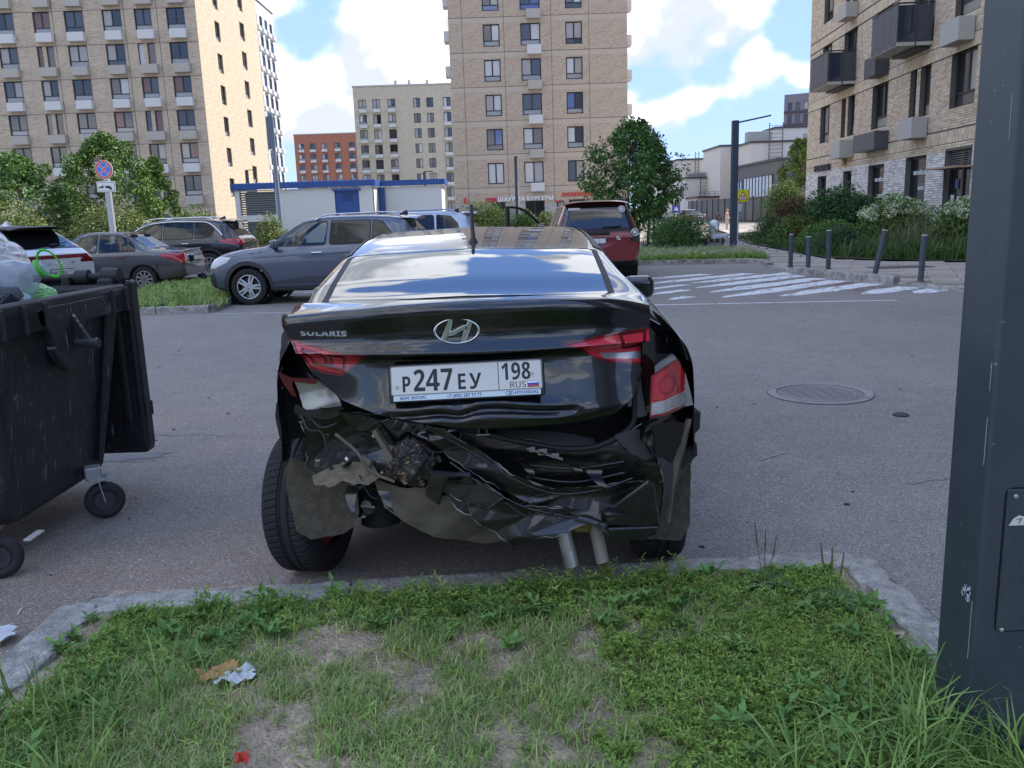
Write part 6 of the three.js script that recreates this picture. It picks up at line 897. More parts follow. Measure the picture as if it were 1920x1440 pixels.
  // ---- boot lid: rolled profile from the deck over the crest down to its lower edge
  const PV = [[1.192, 0.315], [1.203, 0.45], [1.211, 0.58], [1.217, 0.66], [1.221, 0.70], [1.2215, 0.724], [1.213, 0.741], [1.19, 0.748], [1.165, 0.742], [1.12, 0.730], [1.09, 0.733], [1.06, 0.745], [1.047, 0.7485], [1.040, 0.738], [1.033, 0.718], [1.01, 0.698], [0.95, 0.712], [0.88, 0.736], [0.83, 0.752], [0.80, 0.748], [0.77, 0.725], [0.745, 0.67]];
  const prof = []; for (let i = 0; i < PV.length - 1; i++) { const a = PV[Math.max(0, i - 1)], b = PV[i], c = PV[i + 1], d = PV[Math.min(PV.length - 1, i + 2)]; for (let k = 0; k < 6; k++) { const t = k / 6, f = (j) => { const m1 = (c[j] - a[j]) * 0.4, m2 = (d[j] - b[j]) * 0.4; return (2 * t ** 3 - 3 * t * t + 1) * b[j] + (t ** 3 - 2 * t * t + t) * m1 + (-2 * t ** 3 + 3 * t * t) * c[j] + (t ** 3 - t * t) * m2; }; prof.push([f(0), f(1)]); } } prof.push(PV[PV.length - 1]);
  const yc = curve([[-0.66, 1.176], [-0.48, 1.195], [-0.338, 1.206], [-0.2, 1.216], [0, 1.2225], [0.275, 1.220], [0.455, 1.211], [0.53, 1.202], [0.68, 1.164]]);
  const lidZ = (X, Y, Z, deck) => {
    let z = Z - 0.13 * Math.pow(Math.abs(X) / 0.6, 2.2) * (deck ? clamp((Z - 0.31) / 0.4) : 1);
    if (!deck) {
      z += (fbm(X * 2.4 + 5, Y * 3 + 2, 3, 0, 4) - 0.5) * 0.016 * sstep(1.2, 1.0, Y);
      const q = 0.838 + 0.010 * Math.sin(X * 11 + 1) - 0.03 * Math.exp(-(((X + 0.02) / 0.05) ** 2)) * 0.5; z -= 0.020 * Math.exp(-(((Y - q) / 0.013) ** 2)) * sstep(-0.32, -0.2, X) * sstep(0.42, 0.3, X); z += 0.010 * Math.exp(-(((Y - q - 0.022) / 0.014) ** 2)) * sstep(-0.32, -0.2, X) * sstep(0.42, 0.3, X);
      z -= 0.07 * sstep(-0.25, -0.6, X) * sstep(1.0, 0.86, Y); 
    }
    return z;
  };
  const nR = prof.length - 1, lidFull = Soup.grid(150, nR, (u, v) => { const X = lerp(-0.66, 0.69, u), [Y0, Z0] = prof[Math.round(v * nR)], deck = Math.round(v * nR) < 30, w = deck ? sstep(0.31, 0.62, Z0) : sstep(1.02, 1.19, Y0), Y = Y0 + (yc(X) - 1.2225) * w; return [X, Y, lidZ(X, Y, Z0, deck)]; }, { flip: true });
  const LID = [[-0.645, 1.5], [-0.645, 1.179], [-0.641, 1.138], [-0.625, 1.099], [-0.582, 1.025], [-0.566, 0.990], [-0.535, 0.942], [-0.442, 0.875], [-0.323, 0.843], [-0.240, 0.824], [-0.158, 0.811], [-0.029, 0.789], [0.044, 0.778], [0.229, 0.778], [0.390, 0.779], [0.516, 0.796], [0.586, 0.847], [0.630, 0.926], [0.647, 0.954], [0.677, 1.093], [0.666, 1.134], [0.66, 1.166], [0.66, 1.5]];
  const fl = sdPoly(LID); let lid = lidFull.split((x, y, z) => Math.max(Math.abs(x) - 0.655, fl(x, y)))[0];
  obj('lid_inner', lid.inset(0.022).geo(), mInner, car);
  const lens = (name, poly, inner) => { const f = sdPoly(poly), [a, b] = lid.split((x, y, z) => z < 0.5 ? 1 : f(x, y)); lid = b; return [a, f]; };
  { // right lid lamp: bright lens, darker chamber, clear strip
    let [a, f] = lens('lamp', [[0.324, 1.060], [0.375, 1.067], [0.519, 1.084], [0.675, 1.093], [0.667, 1.017], [0.647, 0.954], [0.520, 0.972], [0.442, 0.998], [0.393, 1.037]]); const cutA = (g) => { const [p, q] = a.split(g); a = q; return p; };
    const rim = cutA((x, y) => -f(x, y) - 0.007), clear = cutA(sdPoly([[0.47, 1.012], [0.70, 0.998], [0.70, 0.972], [0.49, 0.990]])), ch = cutA((x, y) => Math.abs(sdPoly([[0.545, 1.078], [0.64, 1.083], [0.63, 1.028], [0.56, 1.022]])(x, y)) - 0.006), bright = cutA(sdPoly([[0.42, 1.052], [0.535, 1.076], [0.52, 1.015], [0.44, 1.02]]));
    obj('lid_lamp', rim.geo(), redDeep, car); const m = obj('lid_lamp', a.inset(0.003).geo(), M([0.68, 0.03, 0.055], 0.1, { clearcoat: 1, clearcoatRoughness: 0.02 }), car); obj('lamp_chamber', ch.inset(0.006).geo(), redDeep, m); obj('lamp_reflector', bright.inset(0.004).geo(), M([0.75, 0.06, 0.09], 0.12, { clearcoat: 1, clearcoatRoughness: 0.02 }), m); obj('reverse_light', clear.inset(0.003).geo(), M([0.45, 0.42, 0.42], 0.12, { clearcoat: 1, metalness: 0.5 }), m);
  }
  { let [a, f] = lens('lamp', [[-0.622, 1.097], [-0.492, 1.069], [-0.394, 1.047], [-0.320, 1.046], [-0.435, 0.963], [-0.515, 0.971], [-0.566, 0.990], [-0.592, 1.034]]); const [rim, b] = a.split((x, y) => -f(x, y) - 0.008), [ch, c] = b.split((x, y) => Math.min(Math.abs(sdPoly([[-0.57, 1.06], [-0.50, 1.045], [-0.49, 0.995], [-0.54, 1.005]])(x, y)), Math.abs(sdPoly([[-0.47, 1.04], [-0.42, 1.028], [-0.43, 0.985], [-0.475, 0.99]])(x, y))) - 0.006); obj('lid_lamp', rim.geo(), redDeep, car); const m = obj('lid_lamp', c.inset(0.003).geo(), M([0.46, 0.018, 0.028], 0.12, { clearcoat: 1, clearcoatRoughness: 0.03 }), car); obj('lamp_chamber', ch.inset(0.006).geo(), M([0.16, 0.008, 0.012], 0.2, { clearcoat: 1 }), m); }
  { const [a, b] = lid.split((x, y, z) => Math.abs(y - 1.0) > 5 ? 1 : Math.max(-0.60 - x - 0.03 * (fbm(x * 30, y * 30, 2) - 0.5), x + 0.618 - 0.03 * fbm(y * 40, 3, 2), 1.13 - y)); void a; void b; const [c, d] = lid.split((x, y, z) => Math.max(x + 0.622 + 0.03 * (fbm(y * 60, z * 40, 3, 0, 4) - 0.5), 1.125 - y)); lid = d; obj('rusty_lid_corner', c.geo(), M(0xffffff, 0.85, { map: tex(128, (u, v) => { const n = fbm(u * 20, v * 20, 3, 20, 4); return n > 0.5 ? [0.42, 0.25, 0.16] : [0.12, 0.08, 0.06]; }) }), car).userData.label = 'scraped rusty corner of the boot lid'; }
  obj('boot_lid', lid.geo(), blk, car);
  // lettering and emblem in chrome
  const onLid = (X, Y) => { let best = 0.7, bd = 9; for (const [y, z] of prof.slice(30)) if (Math.abs(y - Y) < bd) { bd = Math.abs(y - Y); best = z; } return lidZ(X, Y, best, false); };
  const chrome = M([0.8, 0.81, 0.83], 0.16, { metalness: 1 });
  { const zA = onLid(-0.572, 1.117), zB = onLid(-0.39, 1.117); letters(car, 'SOLARIS', -0.572, 1.117, 0.186, 0.021, chrome, -Math.atan2(zB - zA, 0.182), 0.006, 'model_lettering', zA + 0.004); }
  { const e = obj('emblem', [new THREE.TorusGeometry(0.074, 0.0048, 8, 64).scale(1, 0.56, 0.8)], chrome, car); e.position.set(-0.019, 1.122, onLid(-0.02, 1.122) + 0.008);
    const strut = (pts) => extr(pts, 0.005, 0.0012).translate(0, 0, -0.003), cb = []; for (let k = 0; k <= 12; k++) { const q = k / 12; cb.push([lerp(-0.030, 0.034, q), -0.010 + 0.022 * sm(q)]); } obj('emblem_bar', [strut([[-0.054, -0.030], [-0.042, -0.034], [-0.024, 0.0], [-0.014, 0.036], [-0.024, 0.038], [-0.040, 0.004]]), strut([[0.054, 0.030], [0.042, 0.034], [0.024, 0.0], [0.014, -0.036], [0.024, -0.038], [0.040, -0.004]]), strut([...cb.map(([x, y]) => [x, y - 0.006]), ...cb.reverse().map(([x, y]) => [x, y + 0.006])])], chrome, e); }
  { // licence plate in its dealer frame
    const W = 1040, Hh = 252, t = canvasTex(W, Hh, (c) => {
      c.fillStyle = '#0c0c0d'; c.fillRect(0, 0, W, Hh); c.fillStyle = '#dcdad4'; c.beginPath(); c.roundRect(10, 8, W - 20, 200, 16); c.fill(); c.strokeStyle = '#34353a'; c.lineWidth = 3; c.beginPath(); c.roundRect(14, 12, W - 28, 192, 12); c.stroke(); c.beginPath(); c.moveTo(736, 12); c.lineTo(736, 204); c.lineWidth = 5; c.stroke();
      const put = (s, x, y, w, h, font) => { c.save(); c.font = font + ' 100px sans-serif'; const m = c.measureText(s); c.translate(x, y); c.scale(w / m.width, h / 72); c.fillText(s, 0, 0); c.restore(); };
      c.fillStyle = '#26272b'; c.textBaseline = 'alphabetic'; put('Р', 78, 186, 70, 108, 'bold'); put('2', 158, 186, 88, 150, 'bold'); put('4', 246, 186, 96, 150, 'bold'); put('7', 344, 186, 88, 150, 'bold'); put('Е', 452, 186, 70, 108, 'bold'); put('У', 538, 186, 84, 108, 'bold');
      put('198', 752, 138, 206, 118, 'bold'); put('RUS', 806, 194, 116, 42, 'normal'); c.fillStyle = '#f2f2f0'; c.fillRect(930, 152, 76, 14); c.fillStyle = '#3456b8'; c.fillRect(930, 166, 76, 14); c.fillStyle = '#c83a3a'; c.fillRect(930, 180, 76, 14); c.strokeStyle = '#555'; c.lineWidth = 2; c.strokeRect(930, 152, 76, 42);
      c.fillStyle = '#d4e2e6'; c.fillRect(24, 210, W - 48, 36); c.fillStyle = '#2b4a8c'; put('МАРС МОТОРС', 66, 239, 180, 22, 'bold'); put('+7 (495) 287 77 77', 382, 240, 236, 24, 'bold'); put('HYUNDAI', 840, 238, 160, 22, 'bold'); c.lineWidth = 4; c.strokeStyle = '#2b4a8c'; c.beginPath(); c.ellipse(806, 229, 27, 13, 0, 0, 7); c.stroke(); put('H', 795, 238, 24, 18, 'italic bold');
    });
    const f = obj('licence_plate', [rbox(0.532, 0.131, 0.016, 0.008)], mBlackPl, car); f.position.set(0.006, 0.951, 0.734); f.rotation.set(-0.26, 0, 0.019); obj('plate_print', new THREE.PlaneGeometry(0.524, 0.125).translate(0, 0, 0.0092), M(0xffffff, 0.42, { map: t }), f);
    for (const [x, y] of [[-0.237, -0.012], [0.222, 0.012]]) obj('plate_screw', [new THREE.CylinderGeometry(0.006, 0.006, 0.005, 12).rotateX(PI / 2).translate(x, y, 0.011)], M([0.45, 0.42, 0.36], 0.4, { metalness: 0.8 }), f);
  }
  { // short roof aerial
    const b = obj('roof_aerial', [Soup.grid(16, 8, (u, v) => { const a = u * 2 * PI, r = 1 - v; return [0.0 + Math.cos(a) * 0.032 * (0.45 + 0.55 * r), 1.366 + v * 0.035 - 0.006, -0.46 + Math.sin(a) * 0.05 * (0.4 + 0.6 * r) - v * 0.01]; }, { flip: true }).geo()], mRubber, car); obj('aerial_whip', [between([0.002, 1.388, -0.465], [-0.002, 1.43, -0.50], 0.011, 0.0095, 12), between([-0.002, 1.43, -0.50], [-0.008, 1.548, -0.60], 0.0098, 0.0085, 12)], mRubber, b); }
  // ---- crumpled sheets
  const facet = (x, y, sd) => { const i = Math.floor(x), j = Math.floor(y), u = x - i, v = y - j, h = (a, b) => hsh(i + a, j + b, sd), alt = hsh(i, j, sd + 7) < 0.5; if (alt) return u + v < 1 ? h(0, 0) + u * (h(1, 0) - h(0, 0)) + v * (h(0, 1) - h(0, 0)) : h(1, 1) + (1 - u) * (h(0, 1) - h(1, 1)) + (1 - v) * (h(1, 0) - h(1, 1)); return u > v ? h(0, 0) + u * (h(1, 0) - h(0, 0)) + v * (h(1, 1) - h(1, 0)) : h(0, 0) + v * (h(0, 1) - h(0, 0)) + u * (h(1, 1) - h(0, 1)); };
  // sheet metal folds: flat facets that meet in sharp creases, long ones along the pull, finer ones across
  function crumple(seed, amp, freq, [ku, kv] = [0.75, 2.0]) { const r = rng(seed), a = (r() - 0.5) * 1.0, c = Math.cos(a), q = Math.sin(a), b = 0.9 + (r() - 0.5) * 0.6, c2 = Math.cos(b), q2 = Math.sin(b); return (x, y) => { const w = (fbm(x * 6 + seed, y * 6, 2, 0, 3) - 0.5) * 0.06, w2 = (fbm(x * 6 - seed, y * 6 + 9, 2, 0, 5) - 0.5) * 0.06, X = (x + w) * c + (y + w2) * q, Y = -(x + w) * q + (y + w2) * c, X2 = (x + w2) * c2 + (y + w) * q2, Y2 = -(x + w2) * q2 + (y + w) * c2; return amp * ((facet(X * freq * ku, Y * freq * kv, seed) - 0.5) * 1.5 + (facet(X2 * freq * 1.6, Y2 * freq * 3.2, seed + 3) - 0.5) * 0.5); }; }
  function sheet(name, poly, Z0, mat, { ax = 0, ay = 0, bulge = 0, amp = 0.02, freq = 9, seed = 1, edge = 0.008, step = 0.0065, an, torn = mat === mScuff ? 0.0045 : 0, label } = {}) {
    const xs = poly.map((p) => p[0]), ys = poly.map((p) => p[1]), x0 = Math.min(...xs) - 0.02, x1 = Math.max(...xs) + 0.02, y0 = Math.min(...ys) - 0.02, y1 = Math.max(...ys) + 0.02, cx = (x0 + x1) / 2, cy = (y0 + y1) / 2, hx = (x1 - x0) / 2, hy = (y1 - y0) / 2, cr = crumple(seed, amp, freq, an), f = sdPoly(poly);
    const zf = (x, y) => Z0 + ax * (x - cx) + ay * (y - cy) + bulge * (1 - Math.min(1, ((x - cx) / hx) ** 2)) * (1 - Math.min(1, ((y - cy) / hy) ** 2)) + cr(x, y);
    let s = Soup.grid(Math.ceil((x1 - x0) / step), Math.ceil((y1 - y0) / step), (u, v) => { const x = lerp(x0, x1, u), y = lerp(y0, y1, v); return [x, y, zf(x, y)]; }).split((x, y) => f(x, y) + (fbm(x * 38 + seed, y * 38, 3, 0, seed) - 0.5) * 2 * edge)[0];
    const gl = (x, y) => f(x, y) + (fbm(x * 38 + seed, y * 38, 3, 0, seed) - 0.5) * 2 * edge; let pale = null; if (torn) { const [e, q] = s.split((x, y) => -gl(x, y) - torn * (fbm(x * 22 + seed * 3, y * 22, 2, 0, 8) - 0.38) * 3); pale = e; s = q; }
    const b = s.inset(0.006); const o = obj(name, [s.geo(), (() => { const g = b.geo(); return g; })()], mat, car); if (label) o.userData.label = label; if (pale?.size) obj('torn_edge', pale.geo(), mTorn, o); return zf;
  }
  const G = blk;
  sheet('crumpled_bumper', [[-0.619, 0.792], [-0.533, 0.817], [-0.456, 0.826], [-0.342, 0.812], [-0.210, 0.776], [-0.144, 0.714], [-0.187, 0.661], [-0.257, 0.624], [-0.276, 0.563], [-0.329, 0.555], [-0.376, 0.581], [-0.452, 0.600], [-0.581, 0.570], [-0.617, 0.616], [-0.599, 0.716]], 0.56, mScuff, { amp: 0.046, freq: 5, seed: 3, edge: 0.014, ay: 0.12, label: 'crumpled scuffed black bumper skin on the left' });
  sheet('crumpled_bumper', [[-0.47, 0.83], [-0.30, 0.79], [-0.12, 0.78], [-0.02, 0.74], [-0.1, 0.68], [-0.22, 0.70], [-0.36, 0.70]], 0.60, G, { amp: 0.050, freq: 6, seed: 11, edge: 0.012 });
  sheet('bumper_lip', [[-0.571, 0.600], [-0.462, 0.645], [-0.365, 0.650], [-0.325, 0.595], [-0.371, 0.564], [-0.428, 0.574], [-0.465, 0.582], [-0.509, 0.562], [-0.56, 0.57]], 0.635, M([1.0, 0.97, 0.88], 0.8, { map: retex(dust, 2) }), { amp: 0.018, freq: 7, seed: 5, ay: -0.35, edge: 0.01, label: 'dirty pale underside of the torn bumper' });
  { // scorched foam lump
    const g = new THREE.IcosahedronGeometry(0.07, 18), p = g.attributes.position, v = V3(); for (let i = 0; i < p.count; i++) { v.fromBufferAttribute(p, i); const n = v.clone().normalize(), k = 0.8 + 0.45 * vn3(n.x * 2.2 + 4, n.y * 2.2, n.z * 2.2) + 0.16 * vn3(n.x * 9, n.y * 9, n.z * 9) + 0.06 * vn3(n.x * 26, n.y * 26, n.z * 26); v.multiplyScalar(k); p.setXYZ(i, v.x * 0.95, v.y * 0.95 + (v.y < 0 ? v.y * 0.25 : 0), v.z * 0.75); } g.computeVertexNormals();
    obj('scorched_foam', g.translate(-0.205, 0.652, 0.655), M(0xffffff, 0.6, { map: tex(256, (u, w) => { const n = fbm(u * 26, w * 26, 4, 26, 6); return n > 0.66 ? [0.5, 0.4, 0.27] : n > 0.58 ? [0.2, 0.16, 0.12] : [0.1, 0.09, 0.085]; }), clearcoat: 0.3, clearcoatRoughness: 0.3 }), car); }
  sheet('rear_panel', [[-0.03, 0.735], [0.047, 0.728], [0.211, 0.690], [0.386, 0.652], [0.464, 0.657], [0.562, 0.700], [0.630, 0.740], [0.69, 0.626], [0.712, 0.505], [0.541, 0.490], [0.382, 0.455], [0.186, 0.49], [0.080, 0.551], [-0.053, 0.645]], 0.555, mScuff, { amp: 0.020, freq: 4.0, seed: 21, ay: 0.02, an: [0.5, 4.2], edge: 0.004, label: 'bent black rear body panel under the boot' });
  sheet('bumper_beam', [[-0.154, 0.775], [-0.089, 0.755], [0.039, 0.671], [0.149, 0.588], [0.299, 0.525], [0.452, 0.535], [0.54, 0.545], [0.655, 0.545], [0.668, 0.436], [0.613, 0.361], [0.488, 0.392], [0.336, 0.444], [0.184, 0.483], [0.034, 0.568], [-0.075, 0.651], [-0.138, 0.712]], 0.645, mScuff, { amp: 0.026, freq: 4.5, seed: 33, ax: 0.04, ay: -0.02, an: [0.6, 3.4], edge: 0.006 });
  { // folded ridges along the beam
    obj('beam_edge', [tube([[-0.14, 0.765, 0.66], [-0.05, 0.72, 0.68], [0.05, 0.655, 0.685], [0.16, 0.578, 0.69], [0.30, 0.522, 0.69], [0.46, 0.528, 0.68], [0.58, 0.56, 0.66]], 0.0035, 60, 6), tube([[-0.07, 0.645, 0.67], [0.04, 0.562, 0.68], [0.19, 0.476, 0.69], [0.34, 0.437, 0.70], [0.49, 0.386, 0.70]], 0.004, 60, 6)], blk, car);
    obj('bumper_corner_piece', [extr([[0.504, 0.470], [0.627, 0.561], [0.645, 0.547], [0.655, 0.452], [0.58, 0.447]], 0.02, 0.006).translate(0, 0, 0.695), extr([[0.48, 0.445], [0.66, 0.447], [0.662, 0.405], [0.61, 0.40], [0.49, 0.41]], 0.03, 0.008).translate(0, 0, 0.68), extr([[0.49, 0.39], [0.655, 0.392], [0.65, 0.37], [0.60, 0.35], [0.49, 0.365]], 0.025, 0.006).translate(0, 0, 0.69)], M(0xffffff, 0.38, { map: retex(dirt, 1.5), clearcoat: 0.5, clearcoatRoughness: 0.15 }), car); }
  { // spare wheel well, dusty, dented
    const cr = crumple(41, 0.02, 4); sheet('lower_bumper', [[-0.02, 0.50], [0.12, 0.49], [0.3, 0.455], [0.45, 0.44], [0.66, 0.44], [0.665, 0.37], [0.60, 0.345], [0.50, 0.352], [0.42, 0.395], [0.30, 0.352], [0.22, 0.345], [0.15, 0.31], [0.09, 0.36], [0.0, 0.43]], 0.665, mScuff, { amp: 0.022, freq: 5, seed: 91, an: [0.7, 3.0], ay: 0.05, edge: 0.008 });
    obj('spare_wheel_well', Soup.grid(70, 40, (u, v) => { const a = lerp(-PI * 0.95, -PI * 0.05, u), r = 0.36, y0 = 0.52, b = v; const x = -0.10 + Math.cos(a) * r * 0.86 * (1 - 0.16 * b) + 0.04, y = y0 + Math.sin(a) * 0.275 * (0.35 + 0.65 * Math.sin(b * PI / 2 + 0.35)) - 0.0, z = 0.52 - b * 0.62; return [x + cr(x + z, y) * 0.5, Math.max(0.225, y + cr(y, z) * 0.6), z + cr(x, y) * 0.8]; }).geo(), mDust, car);
    sheet('well_wall', [[-0.367, 0.557], [-0.268, 0.519], [-0.164, 0.526], [-0.063, 0.467], [0.04, 0.427], [0.12, 0.40], [0.17, 0.33], [0.13, 0.27], [0.05, 0.242], [-0.028, 0.262], [-0.152, 0.303], [-0.255, 0.363], [-0.334, 0.435]], 0.50, mDust, { amp: 0.022, freq: 4, seed: 44, bulge: 0.06, ay: 0.35, edge: 0.006, label: 'dusty dented spare wheel well' }); }
  obj('tow_bracket', [extr([[-0.145, 0.618], [-0.003, 0.597], [0.011, 0.567], [-0.096, 0.575], [-0.115, 0.497], [-0.156, 0.527]], 0.02, 0.006).translate(0, 0, 0.66)], blk, car);
  sheet('hanging_plate', [[-0.06, 0.56], [0.03, 0.56], [0.14, 0.47], [0.21, 0.44], [0.18, 0.40], [0.06, 0.41], [-0.05, 0.46], [-0.1, 0.53]], 0.655, mScuff, { amp: 0.02, freq: 7, seed: 52, edge: 0.008 });
  // right rear quarter, dented, with its lamp pushed out of line
  sheet('rear_quarter', [[0.625, 0.755], [0.70, 0.775], [0.827, 0.790], [0.866, 0.74], [0.858, 0.695], [0.842, 0.541], [0.809, 0.510], [0.753, 0.455], [0.735, 0.355], [0.699, 0.365], [0.713, 0.503], [0.677, 0.608], [0.615, 0.696]], 0.52, blk, { amp: 0.030, freq: 5, seed: 61, ax: -0.9, edge: 0.005, label: 'dented black right rear quarter' });
  sheet('quarter_side', [[0.63, 1.10], [0.668, 1.08], [0.72, 1.03], [0.79, 0.97], [0.835, 0.93], [0.85, 0.78], [0.84, 0.70], [0.75, 0.72], [0.65, 0.74], [0.63, 0.9]], 0.50, blk, { amp: 0.008, freq: 3, seed: 62, ax: -0.75, edge: 0.002 });
  obj('dust_seam', Soup.grid(40, 5, (u, v) => { const P = [[0.815, 0.735], [0.785, 0.655], [0.757, 0.567], [0.741, 0.463], [0.722, 0.362]], q = u * 4, i = Math.min(3, Math.floor(q)), t = q - i, x = lerp(P[i][0], P[i + 1][0], t), y = lerp(P[i][1], P[i + 1][1], t), w = 0.011 + 0.006 * Math.sin(u * 6); return [x + (v - 0.5) * 2 * w, y, 0.565 - (x - 0.75) * 0.9 + 0.012 * (1 - (2 * v - 1) ** 2) + 0.003 * Math.sin(u * 25)]; }).geo(), mDustDark, car);
  { // outer tail lamp
    const O = [[0.652, 0.924], [0.70, 0.955], [0.754, 0.977], [0.789, 0.924], [0.808, 0.855], [0.822, 0.793], [0.73, 0.780], [0.646, 0.770]], f = sdPoly(O), z = (x, y) => 0.625 - 1.1 * Math.max(0, x - 0.70) ** 1.3 * 1.6 - 0.05 * (x - 0.65) + 0.03 * (0.87 - y) * 0; let a = Soup.grid(60, 60, (u, v) => { const x = lerp(0.63, 0.84, u), y = lerp(0.75, 0.99, v); return [x, y, z(x, y)]; }).split((x, y) => f(x, y))[0];
    const cutA = (g) => { const [p, q] = a.split(g); a = q; return p; }, rim = cutA((x, y) => -f(x, y) - 0.006), clear = cutA(sdPoly([[0.65, 0.825], [0.80, 0.85], [0.815, 0.80], [0.65, 0.779]])), ch = cutA(sdPoly([[0.665, 0.93], [0.725, 0.955], [0.765, 0.86], [0.76, 0.84], [0.66, 0.832]])), swirl = ch.split((x, y) => Math.abs(Math.hypot((x - 0.715) * 1.1, y - 0.885) - 0.032) - 0.007);
    const m = obj('tail_lamp', a.geo(), M([0.58, 0.016, 0.024], 0.08, { clearcoat: 1, clearcoatRoughness: 0.02 }), car); obj('lamp_rim', rim.geo(), redDeep, m); obj('lamp_chamber', swirl[1].inset(0.004).geo(), M([0.62, 0.05, 0.06], 0.15, { clearcoat: 1, clearcoatRoughness: 0.02 }), m); obj('lamp_swirl', swirl[0].inset(0.007).geo(), M([0.55, 0.025, 0.04], 0.15, { clearcoat: 1 }), m); obj('reverse_light', clear.inset(0.003).geo(), M([0.58, 0.55, 0.52], 0.12, { clearcoat: 1, metalness: 0.35 }), m);
    const fin2 = []; for (let k = 0; k < 5; k++) fin2.push(tube([[0.655, 0.787 + k * 0.008, 0.632], [0.73, 0.797 + k * 0.009, 0.612], [0.795, 0.81 + k * 0.009, 0.548]], 0.0012, 10, 4)); obj('lens_ribs', fin2, chrome, m);
    obj('lamp_housing', extr(O, 0.08, 0).translate(0, 0, 0.46), M([0.3, 0.3, 0.29], 0.8), car);
  }
  obj('lamp_bay', [extr([[0.612, 0.925], [0.65, 0.9], [0.65, 0.765], [0.615, 0.76]], 0.02, 0.004).translate(0, 0, 0.54)], M([0.085, 0.085, 0.09], 0.6), car);
  obj('side_clip', [extr([[0.835, 0.745], [0.868, 0.735], [0.866, 0.676], [0.843, 0.65]], 0.03, 0.006).translate(0, 0, 0.40), extr([[0.80, 0.60], [0.85, 0.62], [0.852, 0.58], [0.79, 0.52], [0.785, 0.53]], 0.02, 0.005).translate(0, 0, 0.44)], mRubber, car);
  obj('bolt', [new THREE.CylinderGeometry(0.010, 0.012, 0.014, 12).rotateX(PI / 2).translate(0.648, 0.672, 0.60), new THREE.CylinderGeometry(0.02, 0.02, 0.004, 16).rotateX(PI / 2).translate(0.648, 0.672, 0.592)], mDustDark, car);
  sheet('bolt_plate', [[0.52, 0.70], [0.60, 0.72], [0.67, 0.70], [0.675, 0.62], [0.64, 0.60], [0.59, 0.625]], 0.585, M([0.05, 0.05, 0.052], 0.5), { amp: 0.012, freq: 5, seed: 66, edge: 0.003 });
  sheet('dented_skin', [[0.655, 0.74], [0.74, 0.75], [0.79, 0.735], [0.76, 0.67], [0.72, 0.61], [0.69, 0.635], [0.66, 0.64]], 0.628, blk, { amp: 0.010, freq: 4, seed: 67, ax: -0.5, ay: -0.55, edge: 0.005 });
  // boot opening: dark cavity, rubber seal, sill plate, latch
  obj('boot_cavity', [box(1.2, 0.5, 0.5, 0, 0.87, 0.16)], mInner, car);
  obj('boot_seal', [tube([[-0.10, 0.76, 0.575], [-0.021, 0.742, 0.575], [0.046, 0.722, 0.575], [0.211, 0.680, 0.575], [0.368, 0.652, 0.575], [0.466, 0.659, 0.57], [0.564, 0.702, 0.56], [0.60, 0.74, 0.555], [0.605, 0.80, 0.55], [0.60, 0.93, 0.55]], 0.0115, 90, 8)], mRubber, car);
  obj('boot_sill', Soup.grid(24, 4, (u, v) => { const x = lerp(0.10, 0.47, u); return [x, lerp(0.675, 0.628, u) + 0.012 * Math.sin(u * PI) + v * 0.016, 0.55 - v * 0.14]; }, { flip: true }).geo(), M([0.20, 0.20, 0.205], 0.5), car);
  obj('boot_striker', [tube([[0.035, 0.728, 0.60], [0.036, 0.752, 0.612], [0.05, 0.756, 0.614], [0.062, 0.752, 0.612], [0.063, 0.728, 0.60]], 0.004, 20, 6), rbox(0.05, 0.006, 0.03, 0.002, 0.049, 0.726, 0.6)], mSteel, car);
  obj('latch_bits', [rbox(0.022, 0.02, 0.01, 0.003, 0.225, 0.662, 0.60), rbox(0.034, 0.024, 0.012, 0.003, 0.262, 0.652, 0.602), rbox(0.028, 0.018, 0.01, 0.003, 0.308, 0.636, 0.60), bar([0.205, 0.668, 0.598], [0.335, 0.622, 0.598], 0.02, 0.006)], M([0.30, 0.30, 0.27], 0.5, { metalness: 0.5 }), car);
  // left side: torn quarter, liner, smashed lamp
  sheet('torn_quarter', [[-0.671, 1.12], [-0.645, 1.10], [-0.60, 1.0], [-0.575, 0.955], [-0.53, 0.925], [-0.62, 0.925], [-0.66, 0.94], [-0.70, 0.965], [-0.715, 0.99], [-0.70, 1.03], [-0.69, 1.08]], 0.50, blk, { amp: 0.02, freq: 5, seed: 71, ax: 0.8, edge: 0.006, label: 'torn black left rear quarter panel' });
  sheet('fender_liner', [[-0.75, 0.89], [-0.71, 0.86], [-0.66, 0.80], [-0.645, 0.70], [-0.66, 0.665], [-0.765, 0.65], [-0.775, 0.75]], 0.32, M([0.028, 0.028, 0.03], 0.8), { amp: 0.008, freq: 5, seed: 72, edge: 0.003 });
  sheet('smashed_lamp', [[-0.622, 0.945], [-0.524, 0.935], [-0.485, 0.899], [-0.468, 0.865], [-0.455, 0.839], [-0.552, 0.823], [-0.593, 0.831], [-0.612, 0.884]], 0.575, M([0.42, 0.41, 0.34], 0.3, { clearcoat: 0.8, clearcoatRoughness: 0.1 }), { amp: 0.028, freq: 7, seed: 73, edge: 0.006, label: 'smashed left tail lamp showing its pale reflector' });
  sheet('red_shard', [[-0.690, 1.005], [-0.672, 0.985], [-0.632, 0.960], [-0.532, 0.945], [-0.537, 0.931], [-0.622, 0.942], [-0.612, 0.884], [-0.628, 0.890], [-0.660, 0.952]], 0.60, M([0.10, 0.006, 0.01], 0.2, { clearcoat: 0.6 }), { amp: 0.012, freq: 7, seed: 74, edge: 0.004 });
